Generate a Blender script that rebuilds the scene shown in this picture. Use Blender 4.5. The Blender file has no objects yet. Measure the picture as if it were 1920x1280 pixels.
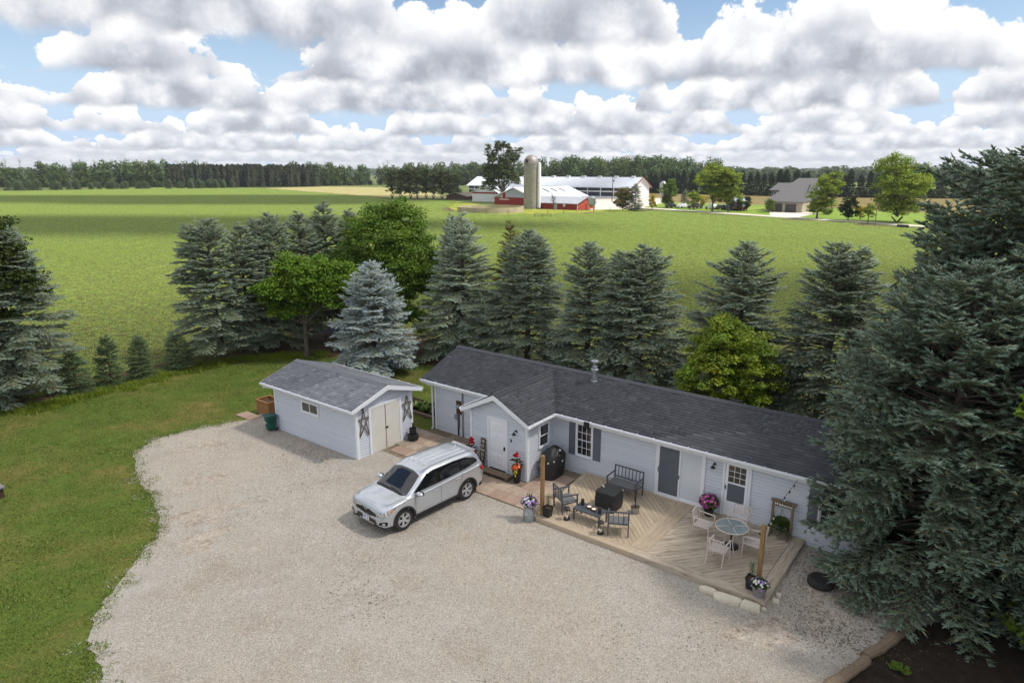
import bpy, bmesh, math, random
import numpy as np
from mathutils import Vector, Matrix
from mathutils.bvhtree import BVHTree

R = math.radians
sc = bpy.context.scene
COL = sc.collection

# ------------------------------------------------------------------ camera
cam_d = bpy.data.cameras.new('camera')
cam = bpy.data.objects.new('camera', cam_d)
COL.objects.link(cam)
cam.location = (0, 0, 11.1)
cam.rotation_euler = (R(90 - 14.24), 0, 0)
cam_d.sensor_width = 36
cam_d.lens = 1250 / 1920 * 36
cam_d.clip_start = 0.1
cam_d.clip_end = 20000
sc.camera = cam

# ------------------------------------------------------------------ world, sun, exposure
SUN_EL, SUN_AZ = 56.0, 96.0          # azimuth clockwise from the view direction (+Y)
SKY_STRENGTH = 0.12
SUN_STRENGTH = 4.2
# base elevation (sine), height, frequency, offset, cover threshold, mist
CLOUD_ROWS = [(.002, .016, 20, 1.3, .15, .60), (.013, .022, 17, 5.6, .18, .48), (.028, .032, 14, 8.7, .22, .32), (.050, .048, 10.5, 14.2, .24, .18), (.080, .068, 8.0, 19.4, .25, .08), (.118, .095, 6.0, 33.7, .26, .02), (.170, .14, 4.6, 40.3, .26, .0), (.27, .20, 3.2, 22.1, .28, .0)]
sc.view_settings.view_transform = 'Standard'
sc.view_settings.look = 'None'
sc.view_settings.exposure = 0.22
sc.view_settings.gamma = 1.0
sc.view_settings.use_curve_mapping = False
sc.cycles.use_denoising = True
sc.cycles.max_bounces = 6
sc.cycles.diffuse_bounces = 3
sc.cycles.glossy_bounces = 3
sc.cycles.transmission_bounces = 4
sc.cycles.transparent_max_bounces = 8
sc.cycles.caustics_reflective = False
sc.cycles.caustics_refractive = False

def make_world():
    w = bpy.data.worlds.new('World')
    sc.world = w
    w.use_nodes = True
    nt = w.node_tree
    nt.nodes.clear()
    N = lambda t, **k: _node(nt, t, **k)
    L = nt.links.new
    out = N('ShaderNodeOutputWorld')
    sky = N('ShaderNodeTexSky', sky_type='NISHITA', sun_disc=False)
    sky.sun_elevation = R(SUN_EL)
    sky.sun_rotation = R(SUN_AZ)
    sky.air_density = 1.0
    sky.dust_density = 0.6
    sky.ozone_density = 1.6
    # cumulus: azimuth / log-elevation coordinates, so clouds shrink towards the horizon
    tc = N('ShaderNodeTexCoord')
    sep = N('ShaderNodeSeparateXYZ')
    L(tc.outputs['Generated'], sep.inputs[0])
    def M(op, a, b=None, c=None, clamp=False):
        n = N('ShaderNodeMath', operation=op)
        n.use_clamp = clamp
        for i, v in enumerate((a, b, c)):
            if v is None:
                continue
            if isinstance(v, (int, float)):
                n.inputs[i].default_value = v
            else:
                L(v, n.inputs[i])
        return n.outputs[0]
    def VM(op, a, b):
        n = N('ShaderNodeVectorMath', operation=op)
        for i, v in enumerate((a, b)):
            if isinstance(v, tuple):
                n.inputs[i].default_value = v
            else:
                L(v, n.inputs[i])
        return n.outputs[0]
    z = M('MAXIMUM', sep.outputs[2], 0.0)
    hl = M('SQRT', M('ADD', M('MULTIPLY', sep.outputs[0], sep.outputs[0]), M('MULTIPLY', sep.outputs[1], sep.outputs[1])))
    hl = M('MAXIMUM', hl, 0.001)
    hx = M('DIVIDE', sep.outputs[0], hl)
    hy = M('DIVIDE', sep.outputs[1], hl)
    def ramp(v, a, b):
        n = N('ShaderNodeMapRange', interpolation_type='SMOOTHSTEP')
        L(v, n.inputs[0])
        n.inputs[1].default_value = a
        n.inputs[2].default_value = b
        return n.outputs[0]
    def fbm(vec, scale, detail, rough):
        n = N('ShaderNodeTexNoise', noise_dimensions='3D')
        L(vec, n.inputs['Vector'])
        n.inputs['Scale'].default_value = scale
        n.inputs['Detail'].default_value = detail
        n.inputs['Roughness'].default_value = rough
        n.inputs['Lacunarity'].default_value = 2.15
        return n.outputs['Fac']
    def billow(vec, scale):
        n = N('ShaderNodeTexVoronoi', feature='F1', distance='EUCLIDEAN')
        L(vec, n.inputs['Vector'])
        n.inputs['Scale'].default_value = scale
        return n.outputs['Distance']
    def mixrgb(f, a, b):
        n = N('ShaderNodeMixRGB')
        for i, v in enumerate((f, a, b)):
            if isinstance(v, tuple): n.inputs[i].default_value = (*v, 1)
            elif isinstance(v, (int, float)): n.inputs[i].default_value = v
            else: L(v, n.inputs[i])
        return n.outputs[0]
    # blue sky, whitened by thin high cloud
    vm = N('ShaderNodeVectorMath', operation='SCALE')
    L(sky.outputs[0], vm.inputs[0]); vm.inputs['Scale'].default_value = SKY_STRENGTH
    col = mixrgb(ramp(z, .24, .0), vm.outputs[0], (.50, .65, .87))
    # broken cloud overhead, seen from below
    zz = M('MAXIMUM', sep.outputs[2], 0.25)
    co = N('ShaderNodeCombineXYZ')
    L(M('DIVIDE', sep.outputs[0], zz), co.inputs[0]); L(M('DIVIDE', sep.outputs[1], zz), co.inputs[1]); co.inputs[2].default_value = 3.3
    no = fbm(co.outputs[0], 1.5, 5.0, .55)
    oc = mixrgb(ramp(no, .42, .72), (1.0, .985, .965), (.56, .585, .64))
    col = mixrgb(M('MULTIPLY', ramp(no, .38, .52), ramp(z, .30, .44)), col, oc)
    # rows of flat-based cumulus, far ones low and small, near ones high and large; each row all round the horizon
    HAZE = (0.70, 0.735, 0.80)
    for i, (b, h, f, off, cov, mist) in enumerate(CLOUD_ROWS):
        cb = N('ShaderNodeCombineXYZ')
        L(M('MULTIPLY', hx, f), cb.inputs[0]); L(M('MULTIPLY', hy, f), cb.inputs[1])
        v = M('DIVIDE', M('SUBTRACT', z, b), h)
        L(M('MULTIPLY_ADD', v, .62, off), cb.inputs[2])
        P = cb.outputs[0]
        cu = N('ShaderNodeCombineXYZ')
        L(M('MULTIPLY', hx, f), cu.inputs[0]); L(M('MULTIPLY', hy, f), cu.inputs[1]); cu.inputs[2].default_value = off * 3.7
        n1 = fbm(cu.outputs[0], .70, 2.0, .5)
        n2 = fbm(P, 2.1, 7.0, .60)
        bl = billow(P, 3.3)
        puff = M('SUBTRACT', M('MULTIPLY', n2, 1.5), M('MULTIPLY', bl, .62))     # about 0.4 on average
        hgt = M('MULTIPLY', ramp(n1, cov, cov + .34), 1.25)
        d = M('SUBTRACT', M('ADD', hgt, M('MULTIPLY', M('SUBTRACT', puff, .42), .95)), v)
        top = ramp(d, .16, .24)
        bas = ramp(M('ADD', v, M('MULTIPLY', M('SUBTRACT', n2, .5), .55)), -.10, .07)
        al = M('MULTIPLY', top, bas)
        # white crowns and flanks, grey flat bases
        lit = M('ADD', M('ADD', M('MULTIPLY', M('DIVIDE', v, M('ADD', hgt, .35)), .95), M('MULTIPLY', M('SUBTRACT', puff, .42), 1.25)), M('MULTIPLY', ramp(d, .75, .10), .30))
        cr = N('ShaderNodeValToRGB')
        L(M('ADD', lit, .17, clamp=True), cr.inputs[0])
        e = cr.color_ramp.elements
        e[0].position = 0.0; e[0].color = (0.38, 0.405, 0.465, 1)
        e[1].position = 0.84; e[1].color = (1.0, 0.99, 0.975, 1)
        m = cr.color_ramp.elements.new(0.25); m.color = (0.53, 0.555, 0.615, 1)
        m = cr.color_ramp.elements.new(0.55); m.color = (0.79, 0.80, 0.83, 1)
        cc = mixrgb(mist, cr.outputs[0], HAZE)
        col = mixrgb(al, col, cc)
    low = ramp(z, 0.03, 0.0)
    col = mixrgb(M('MULTIPLY', low, .55), col, HAZE)
    bg = N('ShaderNodeBackground')
    L(col, bg.inputs['Color'])
    bg.inputs['Strength'].default_value = 1.0
    L(bg.outputs[0], out.inputs['Surface'])
    w.cycles.sampling_method = 'MANUAL'
    w.cycles.sample_map_resolution = 512

def _node(nt, t, **k):
    n = nt.nodes.new(t)
    for a, v in k.items():
        setattr(n, a, v)
    return n

make_world()

sun_d = bpy.data.lights.new('sun', 'SUN')
sun_d.energy = SUN_STRENGTH
sun_d.angle = R(5.0)
sun_d.color = (1.0, 0.945, 0.86)
sun = bpy.data.objects.new('sun', sun_d)
COL.objects.link(sun)
_sd = Vector((math.sin(R(SUN_AZ)) * math.cos(R(SUN_EL)), math.cos(R(SUN_AZ)) * math.cos(R(SUN_EL)), math.sin(R(SUN_EL))))
sun.rotation_euler = _sd.to_track_quat('Z', 'Y').to_euler()
sun.location = (60, 0, 80)
SUNV = _sd

# ------------------------------------------------------------------ helpers
def S(r, g, b, k=1.0):
    """sRGB 0-255 to linear"""
    f = lambda c: (c / 12.92 if c <= 0.04045 else ((c + 0.055) / 1.055) ** 2.4)
    return (f(r / 255) * k, f(g / 255) * k, f(b / 255) * k)

MATS = {}
def mat(name, c1, c2=None, scale=6.0, rough=0.6, metal=0.0, bump=0.0, bscale=None, detail=5.0, stretch=None,
        coat=0.0, spec=0.5, tint=None, objrand=0.0, coords='Object', trans=0.0, c3=None, c3scale=1.0, c3lo=0.5, c3hi=0.65,
        emit=None, bdist=0.01, alpha=None):
    """procedural material: two noise-mixed colours, optional third patch colour, optional per-vertex tint, bump"""
    if name in MATS:
        return MATS[name]
    m = bpy.data.materials.new(name)
    MATS[name] = m
    m.use_nodes = True
    nt = m.node_tree
    nt.nodes.clear()
    L = nt.links.new
    N = lambda t, **k: _node(nt, t, **k)
    out = N('ShaderNodeOutputMaterial')
    p = N('ShaderNodeBsdfPrincipled')
    L(p.outputs[0], out.inputs[0])
    p.inputs['Roughness'].default_value = rough
    p.inputs['Metallic'].default_value = metal
    p.inputs['Specular IOR Level'].default_value = spec
    if coat:
        p.inputs['Coat Weight'].default_value = coat
        p.inputs['Coat Roughness'].default_value = 0.05
    tc = N('ShaderNodeTexCoord')
    vec = tc.outputs[coords]
    if coords == 'World':
        vec = None
    if stretch:
        mp = N('ShaderNodeMapping')
        mp.inputs['Scale'].default_value = stretch
        L(vec, mp.inputs['Vector'])
        vec = mp.outputs[0]
    if objrand:
        oi = N('ShaderNodeObjectInfo')
        ad = N('ShaderNodeVectorMath', operation='ADD')
        sc_ = N('ShaderNodeVectorMath', operation='SCALE')
        cx = N('ShaderNodeCombineXYZ')
        for i in range(3):
            L(oi.outputs['Random'], cx.inputs[i])
        L(cx.outputs[0], sc_.inputs[0])
        sc_.inputs['Scale'].default_value = 37.0
        L(vec, ad.inputs[0]); L(sc_.outputs[0], ad.inputs[1])
        vec = ad.outputs[0]
    c2 = c2 or c1
    nz = N('ShaderNodeTexNoise')
    L(vec, nz.inputs['Vector'])
    nz.inputs['Scale'].default_value = scale
    nz.inputs['Detail'].default_value = detail
    nz.inputs['Roughness'].default_value = 0.62
    mr = N('ShaderNodeMapRange')
    L(nz.outputs['Fac'], mr.inputs[0])
    mr.inputs[1].default_value = 0.32; mr.inputs[2].default_value = 0.68
    mx = N('ShaderNodeMixRGB')
    L(mr.outputs[0], mx.inputs[0])
    mx.inputs[1].default_value = (*c1, 1); mx.inputs[2].default_value = (*c2, 1)
    col = mx.outputs[0]
    if c3:
        n3 = N('ShaderNodeTexNoise')
        L(vec, n3.inputs['Vector'])
        n3.inputs['Scale'].default_value = c3scale
        n3.inputs['Detail'].default_value = 6
        n3.inputs['Roughness'].default_value = 0.65
        m3 = N('ShaderNodeMapRange')
        L(n3.outputs['Fac'], m3.inputs[0])
        m3.inputs[1].default_value = c3lo; m3.inputs[2].default_value = c3hi
        x3 = N('ShaderNodeMixRGB')
        L(m3.outputs[0], x3.inputs[0])
        L(col, x3.inputs[1]); x3.inputs[2].default_value = (*c3, 1)
        col = x3.outputs[0]
    if tint:
        at = N('ShaderNodeAttribute', attribute_name=tint)
        xt = N('ShaderNodeMixRGB', blend_type='MULTIPLY')
        xt.inputs[0].default_value = 1.0
        L(col, xt.inputs[1]); L(at.outputs['Color'], xt.inputs[2])
        col = xt.outputs[0]
    if objrand:
        hv = N('ShaderNodeHueSaturation')
        mr2 = N('ShaderNodeMapRange')
        L(oi.outputs['Random'], mr2.inputs[0])
        mr2.inputs[3].default_value = 1 - objrand; mr2.inputs[4].default_value = 1 + objrand
        L(mr2.outputs[0], hv.inputs['Value'])
        L(col, hv.inputs['Color'])
        col = hv.outputs[0]
    L(col, p.inputs['Base Color'])
    if bump:
        nb = N('ShaderNodeTexNoise')
        L(vec, nb.inputs['Vector'])
        nb.inputs['Scale'].default_value = bscale or scale * 4
        nb.inputs['Detail'].default_value = 6
        bp = N('ShaderNodeBump')
        bp.inputs['Strength'].default_value = bump
        bp.inputs['Distance'].default_value = bdist
        L(nb.outputs['Fac'], bp.inputs['Height'])
        L(bp.outputs[0], p.inputs['Normal'])
    if trans:
        tr = N('ShaderNodeBsdfTranslucent')
        L(col, tr.inputs['Color'])
        ms = N('ShaderNodeMixShader')
        ms.inputs[0].default_value = trans
        L(p.outputs[0], ms.inputs[1]); L(tr.outputs[0], ms.inputs[2])
        L(ms.outputs[0], out.inputs[0])
    if alpha is not None:
        p.inputs['Alpha'].default_value = alpha
    if emit:
        p.inputs['Emission Color'].default_value = (*emit[:3], 1)
        p.inputs['Emission Strength'].default_value = emit[3]
    return m

def tag(o, label=None, cat=None, group=None, kind=None):
    if label: o['label'] = label
    if cat: o['category'] = cat
    if group: o['group'] = group
    if kind: o['kind'] = kind
    return o

RZ = -R(37.6)                 # the lot's own axes: x along the house, y towards the field
_c, _s = math.cos(RZ), math.sin(RZ)
OX, OY = 0.55, 22.61
def hw(x, y, z=0.0):
    return (OX + _c * x - _s * y, OY + _s * x + _c * y, z)

def thing(name, label, cat, loc=(0, 0, 0), rot=0.0, group=None, lot=True):
    """an Empty at the base of a thing; loc in lot coordinates when lot is True"""
    o = bpy.data.objects.new(name, None)
    o.empty_display_size = 0.2
    COL.objects.link(o)
    o.location = hw(*loc) if lot else loc
    o.rotation_euler = (0, 0, (RZ if lot else 0) + rot)
    return tag(o, label, cat, group)

def link(name, me, parent=None, loc=None, rot=None, scale=None):
    o = bpy.data.objects.new(name, me)
    COL.objects.link(o)
    if parent: o.parent = parent
    if loc is not None: o.location = loc
    if rot is not None: o.rotation_euler = rot
    if scale is not None: o.scale = scale
    return o

def copy_tree(o, parent=None):
    c = o.copy()
    COL.objects.link(c)
    c.parent = parent
    for ch in list(o.children):
        copy_tree(ch, c)
    return c

class MB:
    """collects shapes into one mesh"""
    def __init__(s):
        s.v = []; s.f = []
    def add(s, vs, fs):
        b = len(s.v)
        s.v += [tuple(v) for v in vs]
        s.f += [tuple(b + i for i in f) for f in fs]
        return s
    def box(s, x0, x1, y0, y1, z0, z1):
        return s.add([(x0, y0, z0), (x1, y0, z0), (x1, y1, z0), (x0, y1, z0), (x0, y0, z1), (x1, y0, z1), (x1, y1, z1), (x0, y1, z1)],
                     [(0, 3, 2, 1), (4, 5, 6, 7), (0, 1, 5, 4), (1, 2, 6, 5), (2, 3, 7, 6), (3, 0, 4, 7)])
    def bar(s, a, b, w, h=None, up=(0, 0, 1)):
        a, b = Vector(a), Vector(b)
        h = h or w
        d = (b - a).normalized()
        u = Vector(up)
        if abs(d.dot(u)) > 0.98: u = Vector((1, 0, 0))
        r = d.cross(u).normalized(); u = r.cross(d).normalized()
        vs = []
        for p in (a, b):
            for i, j in ((-1, -1), (1, -1), (1, 1), (-1, 1)):
                vs.append(p + r * (i * w / 2) + u * (j * h / 2))
        return s.add(vs, [(3, 2, 1, 0), (4, 5, 6, 7), (0, 1, 5, 4), (1, 2, 6, 5), (2, 3, 7, 6), (3, 0, 4, 7)])
    def tube(s, pts, r, n=8, caps=True):
        pts = [Vector(p) for p in pts]
        rs = r if isinstance(r, (list, tuple)) else [r] * len(pts)
        rings = []
        prev = None
        for i, p in enumerate(pts):
            d = (pts[min(i + 1, len(pts) - 1)] - pts[max(i - 1, 0)]).normalized()
            if prev is None:
                u = Vector((0, 0, 1)) if abs(d.z) < 0.9 else Vector((1, 0, 0))
                r1 = d.cross(u).normalized()
            else:
                r1 = (prev - d * prev.dot(d)).normalized()
            prev = r1
            r2 = d.cross(r1)
            rings.append([p + (r1 * math.cos(2 * math.pi * k / n) + r2 * math.sin(2 * math.pi * k / n)) * rs[i] for k in range(n)])
        vs = [v for g in rings for v in g]
        fs = []
        for i in range(len(pts) - 1):
            for k in range(n):
                fs.append((i * n + k, i * n + (k + 1) % n, (i + 1) * n + (k + 1) % n, (i + 1) * n + k))
        if caps:
            fs.append(tuple(range(n - 1, -1, -1)))
            fs.append(tuple((len(pts) - 1) * n + k for k in range(n)))
        return s.add(vs, fs)
    def lathe(s, prof, n=20, center=(0, 0, 0), axis='z', caps=True):
        vs = []; fs = []
        for (r, z) in prof:
            for k in range(n):
                a = 2 * math.pi * k / n
                if axis == 'z': q = (r * math.cos(a), r * math.sin(a), z)
                elif axis == 'y': q = (r * math.cos(a), z, -r * math.sin(a))
                else: q = (z, r * math.cos(a), r * math.sin(a))
                vs.append((q[0] + center[0], q[1] + center[1], q[2] + center[2]))
        for i in range(len(prof) - 1):
            for k in range(n):
                fs.append((i * n + k, i * n + (k + 1) % n, (i + 1) * n + (k + 1) % n, (i + 1) * n + k))
        if caps and prof[0][0] > 1e-6: fs.append(tuple(range(n - 1, -1, -1)))
        if caps and prof[-1][0] > 1e-6: fs.append(tuple((len(prof) - 1) * n + k for k in range(n)))
        return s.add(vs, fs)
    def prism(s, poly, z0, z1):
        n = len(poly)
        vs = [(x, y, z0) for x, y in poly] + [(x, y, z1) for x, y in poly]
        return s.add(vs, [tuple(range(n - 1, -1, -1)), tuple(range(n, 2 * n))] + [(i, (i + 1) % n, n + (i + 1) % n, n + i) for i in range(n)])
    def mesh(s, name, m=None, smooth=False, bevel=0.0):
        me = bpy.data.meshes.new(name)
        me.from_pydata(s.v, [], s.f)
        if smooth or bevel:
            bm = bmesh.new(); bm.from_mesh(me)
            if bevel:
                bmesh.ops.bevel(bm, geom=list(bm.edges), offset=bevel, segments=1, affect='EDGES', clamp_overlap=True)
            bmesh.ops.recalc_face_normals(bm, faces=bm.faces)
            bm.to_mesh(me); bm.free()
        if smooth:
            me.shade_smooth()
            if smooth != 'full':
                me.set_sharp_from_angle(angle=R(35))
        if m: me.materials.append(m)
        me.update()
        return me
    def build(s, name, m=None, parent=None, smooth=False, bevel=0.0, loc=None, rot=None):
        return link(name, s.mesh(name, m, smooth, bevel), parent, loc, rot)

def clip_poly(sub, clip):
    """Sutherland-Hodgman; clip is convex and counter-clockwise"""
    out = list(sub)
    for i in range(len(clip)):
        a, b = clip[i], clip[(i + 1) % len(clip)]
        inp, out = out, []
        if not inp: break
        def side(p): return (b[0] - a[0]) * (p[1] - a[1]) - (b[1] - a[1]) * (p[0] - a[0])
        for j in range(len(inp)):
            p, q = inp[j - 1], inp[j]
            sp, sq = side(p), side(q)
            if sp >= 0 and sq >= 0: out.append(q)
            elif sp >= 0 and sq < 0:
                t = sp / (sp - sq); out.append((p[0] + (q[0] - p[0]) * t, p[1] + (q[1] - p[1]) * t))
            elif sp < 0 and sq >= 0:
                t = sp / (sp - sq); out.append((p[0] + (q[0] - p[0]) * t, p[1] + (q[1] - p[1]) * t)); out.append(q)
    return out

def np_mesh(name, V, F, m=None, tint=None, smooth=False):
    """fast mesh from numpy verts (n,3) and faces (k,3|4); tint is per-vertex rgb"""
    me = bpy.data.meshes.new(name)
    V = np.ascontiguousarray(V, np.float32); F = np.ascontiguousarray(F, np.int32)
    k, c = F.shape
    me.vertices.add(len(V)); me.vertices.foreach_set('co', V.ravel())
    me.loops.add(k * c); me.loops.foreach_set('vertex_index', F.ravel())
    me.polygons.add(k)
    me.polygons.foreach_set('loop_start', np.arange(0, k * c, c, dtype=np.int32))
    if smooth:
        me.polygons.foreach_set('use_smooth', np.ones(k, bool))
    if tint is not None:
        a = me.color_attributes.new('tint', 'FLOAT_COLOR', 'POINT')
        t4 = np.ones((len(V), 4), np.float32); t4[:, :3] = tint
        a.data.foreach_set('color', t4.ravel())
    me.update(calc_edges=True)
    if m: me.materials.append(m)
    return me

def text_mesh(name, body, size, m, parent, loc, rot, extrude=0.004, shear=0.0, align='CENTER', bold=0.0):
    cu = bpy.data.curves.new(name, 'FONT')
    cu.body = body; cu.size = size; cu.extrude = extrude; cu.shear = shear; cu.align_x = align; cu.align_y = 'CENTER'
    cu.offset = bold; cu.resolution_u = 2
    o = bpy.data.objects.new(name + '_curve', cu)
    COL.objects.link(o)
    dg = bpy.context.evaluated_depsgraph_get()
    me = bpy.data.meshes.new_from_object(o.evaluated_get(dg))
    bpy.data.objects.remove(o); bpy.data.curves.remove(cu)
    me.name = name
    me.materials.clear(); me.materials.append(m)
    return link(name, me, parent, loc, rot)
# ------------------------------------------------------------------ ground
rng = np.random.default_rng(7)
random.seed(7)

def inpoly(P, poly):
    x, y = P[:, 0], P[:, 1]
    r = np.zeros(len(P), bool)
    n = len(poly)
    for i in range(n):
        x0, y0 = poly[i]; x1, y1 = poly[(i + 1) % n]
        c = ((y0 > y) != (y1 > y)) & (x < (x1 - x0) * (y - y0) / ((y1 - y0) if y1 != y0 else 1e-9) + x0)
        r ^= c
    return r

def edge_dist(P, poly):
    d = np.full(len(P), 1e9)
    n = len(poly)
    for i in range(n):
        a = np.array(poly[i]); b = np.array(poly[(i + 1) % n])
        ab = b - a
        t = np.clip(((P - a) @ ab) / (ab @ ab + 1e-12), 0, 1)
        d = np.minimum(d, np.linalg.norm(P - a - t[:, None] * ab, axis=1))
    return d

def rough_edge(poly, step=0.25, amp=0.09, seed=1, skip=()):
    rr = random.Random(seed)
    out = []
    n = len(poly)
    for i in range(n):
        a, b = Vector(poly[i]), Vector(poly[(i + 1) % n])
        L = (b - a).length
        k = 1 if i in skip else max(1, int(L / step))
        nn = Vector((-(b - a).y, (b - a).x)).normalized()
        for j in range(k):
            p = a + (b - a) * (j / k)
            if i not in skip:
                p = p + nn * (rr.uniform(-amp, amp) + amp * 1.6 * math.sin(p.x * 1.9 + p.y * 1.3) * math.sin(p.x * .7 - p.y * 1.1))
            out.append((p.x, p.y))
    return out

def sheet(name, poly, z, m, kind='structure'):
    bm = bmesh.new()
    vs = [bm.verts.new((x, y, z)) for x, y in poly]
    f = bm.faces.new(vs)
    bm.normal_update()
    if f.normal.z < 0: f.normal_flip()
    bmesh.ops.triangulate(bm, faces=[f])
    me = bpy.data.meshes.new(name)
    bm.to_mesh(me); bm.free()
    me.materials.append(m)
    o = link(name, me)
    o['kind'] = kind
    return o

def ground_mat(name, cols, bump=0.6, bscale=30.0, bdist=0.03, rough=0.95, stones=None, rows=None):
    """cols: list of (colour, noise scale, lo, hi); the first is the base"""
    m = bpy.data.materials.new(name)
    MATS[name] = m
    m.use_nodes = True
    nt = m.node_tree; nt.nodes.clear()
    L = nt.links.new
    N = lambda t, **k: _node(nt, t, **k)
    out = N('ShaderNodeOutputMaterial'); p = N('ShaderNodeBsdfPrincipled')
    L(p.outputs[0], out.inputs[0])
    p.inputs['Roughness'].default_value = rough
    p.inputs['Specular IOR Level'].default_value = 0.2
    g = N('ShaderNodeNewGeometry')
    vec = g.outputs['Position']
    c = N('ShaderNodeRGB'); c.outputs[0].default_value = (*cols[0][0], 1)
    col = c.outputs[0]
    for i, (cc, s, lo, hi) in enumerate(cols[1:]):
        n = N('ShaderNodeTexNoise'); L(vec, n.inputs['Vector'])
        n.inputs['Scale'].default_value = s; n.inputs['Detail'].default_value = 7; n.inputs['Roughness'].default_value = 0.68
        r = N('ShaderNodeMapRange'); L(n.outputs['Fac'], r.inputs[0])
        r.inputs[1].default_value = lo; r.inputs[2].default_value = hi
        x = N('ShaderNodeMixRGB'); L(r.outputs[0], x.inputs[0]); L(col, x.inputs[1]); x.inputs[2].default_value = (*cc, 1)
        col = x.outputs[0]
    h = N('ShaderNodeTexNoise'); L(vec, h.inputs['Vector'])
    h.inputs['Scale'].default_value = bscale; h.inputs['Detail'].default_value = 6; h.inputs['Roughness'].default_value = 0.7
    height = h.outputs['Fac']
    if stones:
        vo = N('ShaderNodeTexVoronoi'); L(vec, vo.inputs['Vector']); vo.inputs['Scale'].default_value = stones[0]
        hs = N('ShaderNodeSeparateXYZ'); L(vo.outputs['Color'], hs.inputs[0])
        r = N('ShaderNodeMapRange'); L(hs.outputs[0], r.inputs[0])
        r.inputs[3].default_value = 1 - stones[1]; r.inputs[4].default_value = 1 + stones[1]
        x = N('ShaderNodeMixRGB', blend_type='MULTIPLY'); x.inputs[0].default_value = 1.0
        cx = N('ShaderNodeCombineXYZ')
        for k in range(3): L(r.outputs[0], cx.inputs[k])
        L(col, x.inputs[1]); L(cx.outputs[0], x.inputs[2])
        col = x.outputs[0]
        sb = N('ShaderNodeMath', operation='SUBTRACT'); sb.inputs[0].default_value = 1.0; L(vo.outputs['Distance'], sb.inputs[1])
        height = sb.outputs[0]
    L(col, p.inputs['Base Color'])
    b = N('ShaderNodeBump'); b.inputs['Strength'].default_value = bump; b.inputs['Distance'].default_value = bdist
    L(height, b.inputs['Height']); L(b.outputs[0], p.inputs['Normal'])
    return m

M_terrain = ground_mat('terrain', [(S(92, 108, 58),), (S(110, 112, 66), 0.02, .4, .6), (S(70, 92, 48), 0.15, .45, .7)], bump=.4, bscale=1.5, bdist=.2)
M_soil = ground_mat('field_soil', [(S(112, 92, 72),), (S(92, 74, 56), 1.2, .4, .65), (S(80, 95, 42), .5, .50, .75)], bump=.8, bscale=9, bdist=.05)
M_lawn = ground_mat('lawn', [(S(102, 120, 50),), (S(86, 108, 40), 1.1, .38, .62), (S(138, 122, 72), .28, .46, .66), (S(132, 122, 86), 2.6, .60, .8), (S(62, 80, 30), 9, .5, .75)], bump=.9, bscale=60, bdist=.03)
M_gravel = ground_mat('gravel', [(S(176, 170, 161),), (S(165, 157, 147), .22, .42, .66), (S(185, 180, 173), .9, .5, .75), (S(140, 124, 108), 3.5, .68, .84), (S(158, 146, 132), .5, .50, .72), (S(184, 173, 159), .10, .50, .66)],
                      stones=(48.0, .28), bump=.8, bdist=.015)
M_needle = ground_mat('needle_litter', [(S(96, 78, 58),), (S(74, 60, 44), 2.2, .4, .6), (S(64, 76, 34), .45, .54, .7), (S(120, 98, 72), 12, .55, .75)], bump=.9, bscale=40, bdist=.03)
M_mulch = ground_mat('dark_mulch', [(S(58, 48, 40),), (S(40, 34, 30), 3, .4, .65), (S(84, 68, 52), 14, .6, .78)], bump=.9, bscale=40, bdist=.03)
M_tan = ground_mat('tan_meadow', [(S(170, 160, 112),), (S(146, 144, 86), .12, .4, .65), (S(186, 172, 128), .9, .5, .7)], bump=.6, bscale=3, bdist=.2)
M_ygrass = ground_mat('rough_grass', [(S(150, 156, 62),), (S(176, 166, 80), .35, .45, .65), (S(112, 134, 50), .12, .45, .65), (S(104, 126, 50), 1.5, .5, .75)], bump=.8, bscale=3, bdist=.3)
M_brown = ground_mat('brown_field', [(S(128, 112, 74),), (S(112, 104, 62), .05, .4, .6), (S(140, 124, 84), .3, .5, .7)], bump=.4, bscale=2, bdist=.1)
M_road = ground_mat('gravel_road', [(S(214, 206, 194),), (S(196, 186, 172), .3, .4, .65)], bump=.3, bscale=4, bdist=.05)
M_conc = ground_mat('concrete_apron', [(S(214, 208, 200),), (S(198, 190, 180), .4, .4, .65)], bump=.2, bscale=4, bdist=.02)
M_flawn = ground_mat('far_lawn', [(S(122, 146, 56),), (S(104, 134, 48), .2, .4, .65), (S(140, 152, 70), .05, .5, .65)], bump=.4, bscale=4, bdist=.06)

BIG = 3600
g = MB().add([(-BIG, -300, 0), (BIG, -300, 0), (BIG, 3800, 0), (-BIG, 3800, 0)], [(0, 1, 2, 3)]).build('ground', M_terrain)
g['kind'] = 'structure'

def h2(x, y): return hw(x, y)[:2]
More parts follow.
